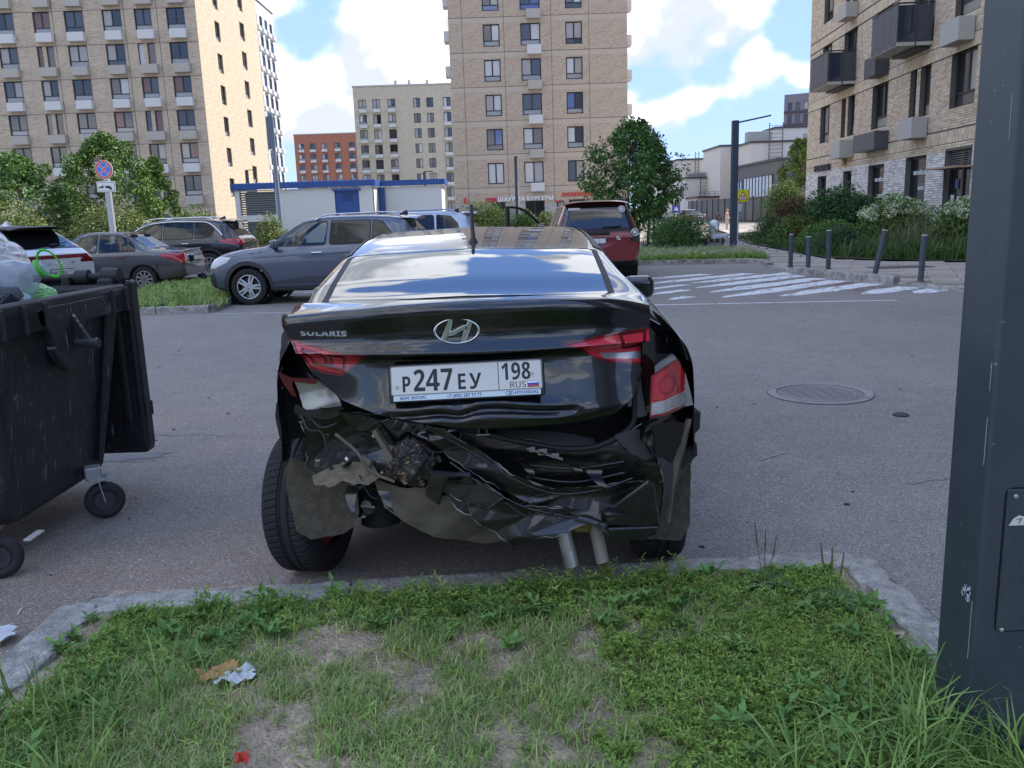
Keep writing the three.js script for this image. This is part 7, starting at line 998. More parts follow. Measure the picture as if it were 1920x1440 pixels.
  sheet('lamp_trim', [[-0.62, 0.86], [-0.585, 0.835], [-0.46, 0.845], [-0.43, 0.825], [-0.5, 0.80], [-0.60, 0.80], [-0.625, 0.83]], 0.60, blk, { amp: 0.012, freq: 6, seed: 75, edge: 0.005 });
  obj('wiring', [tube([[-0.60, 0.82, 0.60], [-0.57, 0.77, 0.63], [-0.53, 0.76, 0.62], [-0.51, 0.71, 0.635], [-0.50, 0.68, 0.62]], 0.003, 24, 5), tube([[-0.56, 0.80, 0.61], [-0.52, 0.78, 0.64], [-0.47, 0.79, 0.63]], 0.0028, 18, 5)], M([0.05, 0.045, 0.04], 0.7), car);
  obj('bent_strut', [bar([-0.33, 0.77, 0.66], [-0.225, 0.575, 0.675], 0.03, 0.016), tube([[-0.47, 0.76, 0.66], [-0.40, 0.70, 0.675], [-0.35, 0.62, 0.67], [-0.27, 0.58, 0.67]], 0.006, 24, 6)], mDustDark, car);
  // clips, brackets and shreds left hanging in the torn zone
  { const r = rng(808), mm = [mScuff, mRubber, mDustDark, mSteel, M([0.05, 0.05, 0.055], 0.5)];
    for (let k = 0; k < 16; k++) { const x = -0.56 + r() * 0.52, y = 0.60 + r() * 0.17, z = 0.605 + r() * 0.05, o = obj('clip', [rbox(0.014 + r() * 0.03, 0.008 + r() * 0.012, 0.006 + r() * 0.01, 0.003)], mm[(r() * 5) | 0], car); o.position.set(x, y, z); o.rotation.set(r() * 3, r() * 3, r() * 3); }
    for (let k = 0; k < 7; k++) { const x = -0.50 + r() * 1.0, y = 0.50 + r() * 0.2, w = 0.03 + r() * 0.05, h = 0.04 + r() * 0.06; obj('shred', Soup.grid(6, 8, (u, v) => { const t = 1 - v * 0.75; return [x + (u - 0.5) * w * t + 0.02 * Math.sin(v * 3 + k), y - v * h, 0.68 + 0.03 * Math.sin(v * 4 + k) + 0.012 * (u - 0.5)]; }).geo(), mScuff, car); }
    for (const pts of [[[-0.20, 0.74, 0.66], [-0.12, 0.69, 0.69], [-0.03, 0.70, 0.68], [0.05, 0.64, 0.69]], [[0.12, 0.50, 0.70], [0.20, 0.45, 0.715], [0.27, 0.47, 0.70], [0.31, 0.43, 0.71]], [[-0.40, 0.60, 0.64], [-0.36, 0.52, 0.65], [-0.30, 0.50, 0.63]]]) obj('wiring', tube(pts, 0.0026, 24, 5), mRubber, car);
    sheet('hanging_plate', [[-0.14, 0.60], [-0.02, 0.605], [0.05, 0.56], [0.12, 0.51], [0.06, 0.47], [-0.04, 0.50], [-0.10, 0.54]], 0.668, mScuff, { amp: 0.016, freq: 6, seed: 55, an: [0.8, 2.6], edge: 0.006 });
    const rib = []; for (let i = 0; i < 3; i++) rib.push(tube([[0.20, 0.60 - i * 0.045, 0.585 + i * 0.006], [0.38, 0.585 - i * 0.05, 0.60 + i * 0.006], [0.56, 0.60 - i * 0.04, 0.588 + i * 0.006]], 0.005, 30, 6)); obj('pressed_rib', rib, mScuff, car);
  }
  // mud flaps, exhaust, underside
  const felt = M(0xffffff, 1, { map: retex(dust, 2.5), color: lin(0.55, 0.55, 0.55), bumpMap: tex(256, (u, v) => fbm(u * 24, v * 60, 3, 24, 5), { srgb: false }), bumpScale: 0.002 });
  sheet('mud_flap', [[-0.755, 0.606], [-0.627, 0.562], [-0.468, 0.502], [-0.466, 0.360], [-0.49, 0.30], [-0.531, 0.272], [-0.666, 0.250], [-0.718, 0.290], [-0.744, 0.45]], 0.36, felt, { amp: 0.008, freq: 3, seed: 81, edge: 0.004, label: 'dusty felt mud flap behind the left wheel' });
  sheet('mud_flap', [[0.72, 0.50], [0.797, 0.52], [0.85, 0.53], [0.847, 0.265], [0.811, 0.205], [0.681, 0.214], [0.672, 0.30]], 0.38, felt, { amp: 0.006, freq: 3, seed: 82, edge: 0.003 });
  obj('exhaust_pipe', [tube([[0.27, 0.55, 0.25], [0.305, 0.45, 0.50], [0.327, 0.37, 0.60], [0.356, 0.235, 0.635]], 0.027, 30, 20), new THREE.TorusGeometry(0.0265, 0.002, 6, 20).rotateX(PI / 2 - 0.2).translate(0.356, 0.234, 0.635)], M([0.36, 0.34, 0.31], 0.45, { metalness: 0.6 }), car); obj('exhaust_tip', [between([0.347, 0.28, 0.627], [0.359, 0.222, 0.638], 0.0278, 0.0278, 24, true)], mSteel, car);
  obj('exhaust_pipe', [tube([[0.40, 0.55, 0.2], [0.43, 0.45, 0.46], [0.45, 0.36, 0.56], [0.477, 0.215, 0.595]], 0.025, 30, 20)], M([0.33, 0.30, 0.26], 0.65, { metalness: 0.3 }), car);
  obj('exhaust_rubber', [rbox(0.07, 0.05, 0.05, 0.015, 0.40, 0.355, 0.57)], M([0.25, 0.19, 0.05], 0.8), car);
  obj('silencer', [new THREE.CylinderGeometry(0.11, 0.11, 0.5, 24).rotateZ(PI / 2).scale(1, 0.75, 1.2).translate(0.40, 0.36, 0.30)], M([0.12, 0.11, 0.10], 0.7, { metalness: 0.3 }), car);
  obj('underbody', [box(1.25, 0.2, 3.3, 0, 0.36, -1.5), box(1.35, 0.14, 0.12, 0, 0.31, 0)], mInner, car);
  obj('spring', [new THREE.CylinderGeometry(0.075, 0.085, 0.2, 20).translate(-0.42, 0.33, 0.12), new THREE.TorusGeometry(0.06, 0.012, 8, 24).rotateX(PI / 2).translate(-0.42, 0.40, 0.14)], M([0.02, 0.02, 0.02], 0.6), car); obj('bushing', [new THREE.CylinderGeometry(0.022, 0.022, 0.05, 14).rotateX(PI / 2).translate(-0.45, 0.36, 0.26)], mSteel, car);
  // wheels with sipes; the left rear one stands askew
  const tread = tex(512, (u, v) => { const c = Math.abs(v - 0.5) * 2; if (c > 0.60) return 0.8; const s = (u * 64 + Math.sign(v - 0.5) * c * 2.6) % 1, gr = Math.abs(c - 0.26) < 0.028 || c < 0.03; return gr ? 0.1 : ((s + 1) % 1) < 0.13 && c > 0.3 ? 0.25 : 0.9; }, { srgb: false, h: 128 });
  const tyreM = M([0.019, 0.019, 0.020], 0.8, { bumpMap: tread, bumpScale: 0.012 });
  const wl = (x, z, ry, rz, rimM) => { const w = obj('wheel', tyreGeo(0.312, 0.2, 0.2), tyreM, car); w.position.set(x, 0.31, z); w.rotation.set(0, ry, 0); w.rotateX(rz); obj('rim', rimGeo(0.205, 0.2, 5, 'twin'), rimM, w); obj('brake_drum', new THREE.CylinderGeometry(0.15, 0.16, 0.14, 28).rotateX(PI / 2).translate(0, 0, -0.03), M([0.16, 0.035, 0.025], 0.8), w); obj('rim_back', new THREE.RingGeometry(0.11, 0.2, 32).rotateY(PI).translate(0, 0, -0.06), M([0.22, 0.04, 0.03], 0.7), w); return w; };
  wl(-0.73, 0.02, -PI / 2 - 0.17, 0.02, mDarkRim); wl(0.765, 0, PI / 2, 0, mRim); wl(-0.745, -2.6, -PI / 2, 0, mRim); wl(0.745, -2.6, PI / 2, 0, mRim);
}
// ---------------------------------------------------------------- rubbish container and what lies in it
{
  const plasticT = tex(512, (u, v) => { const n = fbm(u * 6, v * 6, 5, 6, 3), st = vn(u * 90, v * 7, 90, 4), sc = Math.pow(vn(u * 60, v * 20, 60, 9), 14), k = 0.165 + (n - 0.5) * 0.09 + (st - 0.5) * 0.05 + sc * 0.35 + Math.pow(vn(u * 150, v * 9, 150, 6), 16) * 0.5 + Math.pow(hsh((u * 200) | 0, (v * 100) | 0, 9), 300) * 0.35; return [k * 0.97, k * 1.0, k * 1.08]; });
  const pl = M(0xffffff, 0.55, { map: retex(plasticT, 0.9) }), plD = M([0.022, 0.024, 0.027], 0.6), rust = M([0.16, 0.085, 0.05], 0.9), galv = M([0.4, 0.41, 0.42], 0.5, { metalness: 0.6 });
  const t = thing('rubbish_container', 'black wheeled plastic rubbish container overflowing with waste', 'container', [-2.8, 0, -4.05]);
  // body: tapered tub, local x -0.68..0.66 (x=0.66 faces the car), z -0.65..0.65
  const ring = (y, hx, hz, r) => { const p = []; for (const [sx, sz] of [[1, 1], [-1, 1], [-1, -1], [1, -1]]) for (let k = 0; k <= 5; k++) { const a = (Math.atan2(sz, sx) - PI / 4) + k / 5 * PI / 2; p.push([sx * (hx - r) + Math.cos(a) * r, y, sz * (hz - r) + Math.sin(a) * r]); } return p; };
  const loft = (rings) => { const n = rings[0].length, s = Soup.grid(n, rings.length - 1, (u, v) => rings[Math.round(v * (rings.length - 1))][Math.round(u * n) % n], { flip: false }); return s; };
  const R = [ring(0.20, 0.50, 0.42, 0.08), ring(0.205, 0.53, 0.45, 0.08), ring(0.24, 0.55, 0.465, 0.08), ring(0.55, 0.59, 0.525, 0.07), ring(0.85, 0.625, 0.58, 0.06), ring(1.06, 0.65, 0.62, 0.05)];
  const outer = loft(R); obj('tub', boxUV(outer.geo()), pl, t); obj('tub_inside', loft([ring(1.17, 0.63, 0.60, 0.04), ring(0.9, 0.60, 0.55, 0.05), ring(0.3, 0.53, 0.44, 0.06)]).geo(), plD, t); obj('tub_floor', box(1.0, 0.03, 0.84, 0, 0.215, 0), plD, t);
  // rim with pockets
  const rim = []; rim.push(loft([ring(1.05, 0.652, 0.622, 0.05), ring(1.055, 0.685, 0.655, 0.05), ring(1.18, 0.69, 0.66, 0.05), ring(1.195, 0.68, 0.65, 0.05), ring(1.195, 0.635, 0.605, 0.04), ring(1.16, 0.632, 0.602, 0.04)]).geo()); obj('rim', rim, pl, t);
  for (const z of [-0.52, 0.30, 0.48]) obj('rim_pocket', [box(0.02, 0.075, 0.13, 0.683, 1.105, z)], M([0.006, 0.006, 0.007], 0.9), t);
  for (const z of [-0.60, -0.44, 0.22, 0.39, 0.56]) obj('rim_rib', [rbox(0.03, 0.13, 0.02, 0.006, 0.69, 1.115, z)], pl, t);
  // trunnion plate and pin
  const tr = obj('trunnion_plate', [extr(roundPoly([[-0.36, 1.15], [0.28, 1.15], [0.28, 1.10], [0.05, 1.06], [-0.02, 0.86], [-0.16, 0.84], [-0.24, 0.92], [-0.27, 1.05], [-0.36, 1.09]], 0.03), 0.03, 0.008).rotateY(PI / 2).translate(0.655, 0, -0.08)], pl, t); obj('trunnion_pin', [between([0.66, 0.965, -0.02], [0.79, 0.955, -0.02], 0.024, 0.02, 18), between([0.785, 0.955, -0.02], [0.80, 0.954, -0.02], 0.026, 0.024, 18)], M([0.05, 0.052, 0.055], 0.5), tr); obj('trunnion_web', [extr([[0, 0], [0.09, 0.0], [0.0, 0.17]], 0.02, 0.004).translate(0.675, 0.96, -0.03)], pl, tr);
  for (const z of [-0.42]) obj('upright_rib', [bar([0.57, 0.28, z * 0.75], [0.655, 1.05, z], 0.05, 0.02)], pl, t);
  // axle corners and castors
  for (const [x, z, a] of [[0.64, -0.19, 0.5], [0.52, 0.55, 0.3], [-0.45, -0.30, 1.2], [-0.45, 0.40, 0.9]]) {
    const w = obj('castor', [new THREE.TorusGeometry(0.072, 0.028, 12, 32), new THREE.CylinderGeometry(0.075, 0.075, 0.042, 28).rotateX(PI / 2)], M([0.025, 0.025, 0.027], 0.7), t); w.position.set(x, 0.1, z); w.rotation.y = a; obj('castor_hub', [new THREE.CylinderGeometry(0.05, 0.05, 0.05, 24).rotateX(PI / 2), ...[0, 1, 2, 3, 4, 5, 6, 7].map((k) => box(0.006, 0.045, 0.056).translate(0, 0.03, 0).rotateZ(k * PI / 4))], M([0.05, 0.05, 0.055], 0.6), w);
    obj('castor_fork', [rbox(0.08, 0.07, 0.08, 0.01, -0.04, 0.155, 0), bar([0, 0, 0.036], [-0.02, 0.12, 0.036], 0.03, 0.006), bar([0, 0, -0.036], [-0.02, 0.12, -0.036], 0.03, 0.006), rbox(0.09, 0.012, 0.1, 0.004, -0.02, 0.122, 0)], z > 0 ? rust : galv, w);
  }
  obj('brake_lever', [rbox(0.035, 0.012, 0.12, 0.005, 0.62, 0.15, 0.44)], M([0.5, 0.5, 0.48], 0.5), t);
  // lid swung over and hanging down behind, hinge tube on brackets
  const lid = obj('lid', [Soup.grid(40, 16, (u, v) => { const y = lerp(1.22, 0.22, v), x = lerp(-0.70, 0.67, u), e = Math.pow(Math.abs(2 * u - 1), 8), b = Math.sin(Math.min(1, v * 1.15) * PI * 0.6) * 0.10; return [x, y + 0.03 * e * (v > 0.9 ? 1 : 0), -0.72 - b * (1 - e * 0.9) - 0.02]; }).geo(), Soup.grid(40, 16, (u, v) => { const y = lerp(1.22, 0.24, v), x = lerp(-0.69, 0.66, u); return [x, y, -0.70]; }, { flip: true }).geo(), rbox(0.05, 0.98, 0.11, 0.025, 0.655, 0.72, -0.75), rbox(1.38, 0.06, 0.12, 0.028, -0.02, 0.235, -0.76), rbox(0.04, 0.75, 0.06, 0.015, 0.60, 0.78, -0.69)], M(0xffffff, 0.5, { map: plasticT, color: lin(0.7, 0.72, 0.75) }), t); obj('lid_grip', [Soup.grid(14, 8, (u, v) => [0.685 - 0.05 * Math.sin(u * PI), lerp(0.50, 0.42, v) - 0.03 * Math.sin(u * PI) * v, lerp(-0.80, -0.70, u)]).geo()], pl, lid);
  obj('hinge_tube', [between([-0.66, 1.235, -0.68], [0.62, 1.235, -0.68], 0.022, 0.022, 14), between([0.40, 1.235, -0.68], [0.47, 1.235, -0.68], 0.042, 0.042, 16), between([0.55, 1.235, -0.68], [0.64, 1.235, -0.68], 0.05, 0.045, 16), rbox(0.09, 0.1, 0.1, 0.02, 0.58, 1.18, -0.66)], plD, t);
  for (let k = 0; k < 6; k++) obj('hinge_lug', [rbox(0.05, 0.07, 0.06, 0.012, -0.5 + k * 0.17, 1.21, -0.67)], plD, t);
  // waste
  const W = (dx, dy, dz) => [-2.8 + dx, dy, -4.05 + dz];
  obj('waste_bed', Soup.grid(20, 20, (u, v) => [lerp(-0.58, 0.58, u), 1.0 + fbm(u * 5, v * 5, 3, 0, 3) * 0.14, lerp(0.55, -0.55, v)]).geo(), M([0.1, 0.1, 0.105], 0.8), t);
  const bag = (pos, sx, sy, sz, seed, mat, name, label) => { const g = new THREE.IcosahedronGeometry(1, 24), p = g.attributes.position, v = V3(); for (let i = 0; i < p.count; i++) { v.fromBufferAttribute(p, i).normalize(); const k = 0.86 + 0.22 * vn3(v.x * 2 + seed, v.y * 2, v.z * 2) + 0.06 * (1 - Math.abs(2 * vn3(v.x * 6, v.y * 6 + seed, v.z * 6) - 1)) + 0.025 * vn3(v.x * 20, v.y * 20, v.z * 20); p.setXYZ(i, v.x * k * sx, v.y * k * sy, v.z * k * sz); } g.computeVertexNormals(); const o = obj(name, g, mat); o.position.set(...pos); return tag(o, label, 'bag'); };
  const film = M([0.62, 0.61, 0.60], 0.35, { clearcoat: 0.4, clearcoatRoughness: 0.3 });
  bag(W(0.16, 1.29, -0.12), 0.26, 0.22, 0.26, 3, film, 'foam_wrap', 'big crumpled white foam wrapping on top of the rubbish container');
  bag(W(0.28, 1.18, 0.05), 0.22, 0.06, 0.2, 7, film, 'plastic_bag', 'flat white plastic bag beside the big bottle in the container');
  bag(W(0.36, 1.15, 0.28), 0.13, 0.07, 0.12, 17, M([0.10, 0.26, 0.55], 0.35, { clearcoat: 0.5 }), 'plastic_bag', 'small blue film scrap at the near rim of the container'); bag(W(0.40, 1.17, -0.20), 0.12, 0.07, 0.12, 23, M([0.16, 0.45, 0.12], 0.4, { clearcoat: 0.4 }), 'plastic_bag', 'small green plastic bag beside the hinge of the container');
  { const o = obj('black_carton', [extr([[0, 0], [0.3, 0.02], [0.34, 0.2], [0.1, 0.26]], 0.2, 0)], M([0.02, 0.02, 0.022], 0.7)); o.position.set(-2.75, 1.24, -3.93); o.rotation.y = 0.5; tag(o, 'black open carton leaning on the white wrapping', 'carton'); }
  { const g = []; for (let i = 0; i <= 9; i++) g.push(bar([0, 0, i * 0.036], [0.30, 0, i * 0.036], 0.006, 0.008), bar([i * 0.0333, 0, 0], [i * 0.0333, 0, 0.324], 0.006, 0.008)); g.push(box(0.3, 0.05, 0.008, 0.15, -0.02, 0), box(0.3, 0.05, 0.008, 0.15, -0.02, 0.324), box(0.008, 0.05, 0.32, 0, -0.02, 0.16), box(0.008, 0.05, 0.32, 0.3, -0.02, 0.16)); const o = obj('mesh_crate', g, M([0.03, 0.04, 0.055], 0.5)); o.position.set(-2.52, 1.245, -3.95); o.rotation.set(0.55, -0.25, 0.15); tag(o, 'dark blue plastic mesh crate lid in the container', 'crate'); }
  { const o = obj('cardboard_box', [rbox(0.26, 0.1, 0.3, 0.004)], M([0.44, 0.31, 0.2], 0.9)); o.position.set(-2.45, 1.19, -3.66); o.rotation.set(0.1, 0.4, 0.2); tag(o, 'brown cardboard box at the near rim of the container', 'box'); }
  { // five litre water bottle with green handle
    const b = thing('water_bottle', 'large clear plastic water bottle with a bright green handle', 'bottle', [-2.33, 1.245, -3.90]); b.rotation.set(0.1, 0.3, -1.15); b.scale.setScalar(1.35);
    const pts = [[0.0, -0.16], [0.07, -0.16], [0.082, -0.145], [0.083, 0.02], [0.080, 0.05], [0.062, 0.09], [0.03, 0.125], [0.024, 0.13], [0.024, 0.16]].map(([x, y]) => new THREE.Vector2(x, y)), g = new THREE.LatheGeometry(pts, 40);
    obj('bottle_body', g, M([0.8, 0.86, 0.92], 0.06, { transmission: 0.8, thickness: 0, ior: 1.4 }), b); const hm = M([0.05, 0.55, 0.03], 0.4);
    obj('handle', [new THREE.TorusGeometry(0.05, 0.0048, 8, 28).scale(1, 0.6, 1).translate(0.0, 0.175, 0), new THREE.TorusGeometry(0.027, 0.006, 8, 20).rotateX(PI / 2).translate(0, 0.138, 0)], hm, b); obj('label', [new THREE.CylinderGeometry(0.0842, 0.0842, 0.09, 40, 1, true, 0, 4.4).translate(0, -0.06, 0)], M(0xffffff, 0.5, { map: canvasTex(512, 128, (c) => { c.fillStyle = '#9db9e6'; c.fillRect(0, 0, 512, 128); c.fillStyle = '#3d8f3e'; for (const [x, y, r] of [[80, 60, 44], [230, 80, 34], [400, 50, 40]]) { c.beginPath(); c.ellipse(x, y, r, r * 0.6, 0.4, 0, 7); c.fill(); } c.fillStyle = '#e8f0ff'; c.fillRect(150, 20, 60, 60); c.fillRect(300, 30, 60, 40); }) }), b);
  }
}
// ---------------------------------------------------------------- posts, bollards, lamps, signs
const mPostDk = M(0xffffff, 0.5, { map: tex(256, (u, v) => { const n = fbm(u * 8, v * 8, 4, 8, 3), s = Math.pow(hsh((u * 128) | 0, (v * 256) | 0, 3), 900); return [0.225 + (n - 0.5) * 0.06 + s * 0.3, 0.262 + (n - 0.5) * 0.06 + s * 0.3, 0.285 + (n - 0.5) * 0.06 + s * 0.3]; }), clearcoat: 0.3, clearcoatRoughness: 0.4 });
{
  const t = thing('lamp_post', 'thick dark square lamp post at the right edge with a service hatch', 'lamp post', [1.24, 0.06, -2.05]);
  obj('shaft', boxUV(rbox(0.18, 4.5, 0.18, 0.014, 0, 2.25, 0, 3)), mPostDk, t); obj('arm', [bar([0, 4.45, 0], [0.9, 4.6, 0], 0.12, 0.05)], mPostDk, t); obj('foot_plate', rbox(0.26, 0.02, 0.26, 0.004, 0, 0.01, 0), mPostDk, t);
  const h = obj('hatch', [rbox(0.115, 0.375, 0.006, 0.02, 0.018, 0.555, 0.0925, 3)], mPostDk, t); obj('hatch_gap', [extr(roundPoly([[-0.0435, 0.364], [0.0795, 0.364], [0.0795, 0.746], [-0.0435, 0.746]], 0.02), 0.0012).translate(0, 0, 0.0896)], mGap, t);
  for (const [x, y] of [[-0.02, 0.725], [-0.026, 0.372]]) obj('hatch_screw', [new THREE.SphereGeometry(0.006, 12, 8).scale(1, 1, 0.5).translate(x, y, 0.0965)], M([0.5, 0.48, 0.44], 0.4, { metalness: 0.7 }), h);
  obj('sticker', new THREE.ShapeGeometry(shapeOf([[-0.032, 0.650], [0.014, 0.650], [0.006, 0.672], [-0.008, 0.676], [-0.022, 0.668]])).translate(0, 0, 0.0962), M([0.7, 0.7, 0.62], 0.7), h); obj('sticker_mark', [bar([-0.015, 0.666, 0.0966], [-0.002, 0.668, 0.0966], 0.0025, 0.0008), bar([-0.002, 0.668, 0.0966], [-0.008, 0.655, 0.0966], 0.0025, 0.0008)], M([0.03, 0.03, 0.03], 0.8), h);
  // scratches, flaked primer and bolts on the left face
  const sc = M([0.42, 0.42, 0.42], 0.8); obj('scratch', [box(0.0008, 0.16, 0.0016, -0.0905, 0.36, 0.068), box(0.0008, 0.12, 0.0016, -0.0905, 0.86, 0.07), box(0.0008, 0.07, 0.0014, -0.0905, 1.02, 0.07), box(0.0008, 0.10, 0.0012, -0.0905, 1.62, 0.066)], sc, t);
  const fl = []; const r = rng(4); for (let k = 0; k < 14; k++) { const a = 0.002 + r() * 0.006; fl.push(new THREE.CircleGeometry(a, 7).scale(1, 0.7 + r(), 1).rotateY(-PI / 2).translate(-0.0906, 0.43 + r() * 0.05, 0.02 + r() * 0.035)); } for (let k = 0; k < 16; k++) fl.push(new THREE.CircleGeometry(0.0006 + r() * 0.0013, 6).rotateY(-PI / 2).translate(-0.0906, 0.1 + r() * 1.7, -0.07 + r() * 0.14)); obj('paint_flakes', fl, M([0.5, 0.53, 0.6], 0.9), t).userData.kind = 'stuff';
}
{
  const mBol = M([0.055, 0.068, 0.085], 0.6), cap = M([0.5, 0.5, 0.5], 0.6), g = new THREE.CylinderGeometry(0.05, 0.05, 0.82, 20).translate(0, 0.41, 0), gc = new THREE.CylinderGeometry(0.046, 0.051, 0.014, 20).translate(0, 0.827, 0), gb = new THREE.CylinderGeometry(0.066, 0.07, 0.014, 20).translate(0, 0.007, 0);
  [[6.57, -19.73, 0, 0, 0.92, 'upright grey bollard farthest left of the five by the crossing'], [6.47, -18.29, 0, 0, 0.9, 'second grey bollard, standing at the kerb ramp'], [7.06, -18.69, 0.01, 0.02, 1.03, 'third grey bollard, set back behind the raised kerb'], [7.26, -16.76, 0.02, -0.17, 1.08, 'grey bollard leaning hard to the right'], [7.41, -15.19, 0, -0.03, 0.99, 'scratched grey bollard nearest the dark lamp post']].forEach(([x, z, rx, rz, s, label]) => { const t = thing('bollard', label, 'bollard', [x, 0.075, z], 0, 'bollards along the crossing'); t.rotation.set(rx, 0, rz); t.scale.set(1, s, 1); obj('shaft', g, mBol, t); obj('cap', gc, cap, t); obj('base_ring', gb, M([0.12, 0.10, 0.09], 0.9), t); });
}
const mLampBlue = M([0.035, 0.055, 0.085], 0.5);
{ const t = thing('street_lamp', 'dark blue square street lamp with a thin arm beside the bench', 'street lamp', [7.36, 0.08, -27.8]); obj('shaft', rbox(0.2, 4.1, 0.2, 0.015, 0, 2.05, 0), mLampBlue, t); obj('arm', [bar([0.0, 4.02, 0], [1.12, 4.22, 0], 0.1, 0.045)], mLampBlue, t); obj('bolt', new THREE.SphereGeometry(0.015, 8, 6).translate(0.03, 0.3, 0.1), cap0(), t); }
function cap0() { return M([0.55, 0.55, 0.55], 0.5); }
{ const t = thing('street_lamp', 'tall blue grey lamp column with a wide head before the substation', 'street lamp', [-11.02, 0, -42]), m = M([0.16, 0.2, 0.25], 0.5); obj('shaft', [between([0, 0, 0], [-0.06, 6.6, 0], 0.11, 0.1, 10)], m, t); obj('head', rbox(0.34, 1.5, 0.2, 0.03, -0.12, 5.7, 0), M([0.1, 0.13, 0.17], 0.5), t); }
{ const t = thing('street_lamp', 'thin dark lamp column in front of the burger shop', 'street lamp', [0.66, 0, -52]); obj('shaft', rbox(0.17, 4.8, 0.17, 0.01, 0, 2.4, 0), mLampBlue, t); obj('head', rbox(0.2, 0.06, 0.7, 0.01, 0.02, 4.82, 0.3), mLampBlue, t); }
{ const t = thing('street_lamp', 'short black lamp with a side arm before the sunlit end wall', 'street lamp', [-18.4, 0, -62]); obj('shaft', rbox(0.2, 5.2, 0.2, 0.01, 0, 2.6, 0), mGraph, t); obj('arm', rbox(0.75, 0.05, 0.12, 0.01, 0.35, 5.2, 0), mGraph, t); }
{ const t = thing('street_lamp', 'small lamp head peeping over the substation annexe roof', 'street lamp', [-5.1, 0, -55]); obj('shaft', rbox(0.16, 4.3, 0.16, 0.01, 0, 2.15, 0), mLampBlue, t); obj('arm', rbox(0.6, 0.05, 0.12, 0.01, 0.28, 4.33, 0), mLampBlue, t); }
{ const t = thing('banner_pole', 'thin white pole with a narrow red banner by the burger shop', 'pole', [0.82, 0, -53.2]); obj('pole', between([0, 0, 0], [-0.05, 3.4, 0], 0.03, 0.025, 8), mFrameW, t); obj('banner', extr([[0, 0], [0.16, 0.05], [0.12, 0.9], [0, 1.0]], 0.01).translate(-0.16, 2.3, 0), M([0.35, 0.05, 0.05], 0.8), t); }
{ // no stopping sign with tow-away plate
  const t = thing('road_sign', 'round blue and red no stopping sign with a tow truck plate on a steel post', 'road sign', [-13.36, 0, -29]);
  obj('post', boxUV(rbox(0.17, 3.1, 0.17, 0.02, 0.02, 1.55, -0.12)), M([0.36, 0.39, 0.42], 0.45, { metalness: 0.5 }), t);
  const d = obj('sign_disc', [new THREE.CylinderGeometry(0.3, 0.3, 0.02, 40).rotateX(PI / 2)], M([0.6, 0.58, 0.56], 0.6), t); d.position.set(0.02, 3.41, 0);
  obj('sign_print', new THREE.CircleGeometry(0.298, 48).translate(0, 0, 0.0125), M(0xffffff, 0.45, { map: canvasTex(256, 256, (c) => { c.fillStyle = '#e9d9d6'; c.fillRect(0, 0, 256, 256); c.fillStyle = '#c92a32'; c.beginPath(); c.arc(128, 128, 122, 0, 7); c.fill(); c.fillStyle = '#eadbe0'; c.beginPath(); c.arc(128, 128, 100, 0, 7); c.fill(); c.fillStyle = '#1f7fdc'; c.beginPath(); c.arc(128, 128, 95, 0, 7); c.fill(); for (const a of [PI / 4, -PI / 4]) { c.save(); c.translate(128, 128); c.rotate(a); c.fillStyle = '#eadbe0'; c.fillRect(-104, -14, 208, 28); c.fillStyle = '#c92a32'; c.fillRect(-110, -9, 220, 18); c.restore(); } }) }), d);
  const p = obj('plate', rbox(0.62, 0.34, 0.02, 0.03, 0, 0, 0, 3), M([0.62, 0.64, 0.62], 0.6), t); p.position.set(0.03, 2.85, 0);
  obj('plate_print', new THREE.PlaneGeometry(0.57, 0.29).translate(0, 0, 0.0125), M(0xffffff, 0.5, { map: canvasTex(256, 128, (c) => { c.fillStyle = '#d9dcd8'; c.fillRect(0, 0, 256, 128); c.strokeStyle = '#222'; c.lineWidth = 4; c.strokeRect(6, 6, 244, 116); c.fillStyle = '#15161a'; c.beginPath(); c.moveTo(22, 60); c.lineTo(60, 60); c.lineTo(66, 48); c.lineTo(84, 48); c.lineTo(90, 62); c.lineTo(90, 78); c.lineTo(22, 78); c.fill(); for (const x of [36, 78]) { c.beginPath(); c.arc(x, 82, 9, 0, 7); c.fill(); } c.lineWidth = 4; c.beginPath(); c.moveTo(60, 60); c.lineTo(92, 34); c.lineTo(118, 66); c.stroke(); c.save(); c.translate(122, 44); c.rotate(0.35); c.fillRect(0, 8, 108, 22); c.beginPath(); c.moveTo(16, 8); c.lineTo(36, -10); c.lineTo(76, -10); c.lineTo(96, 8); c.fill(); for (const x of [22, 86]) { c.beginPath(); c.arc(x, 32, 10, 0, 7); c.fill(); } c.restore(); }) }), p);
}
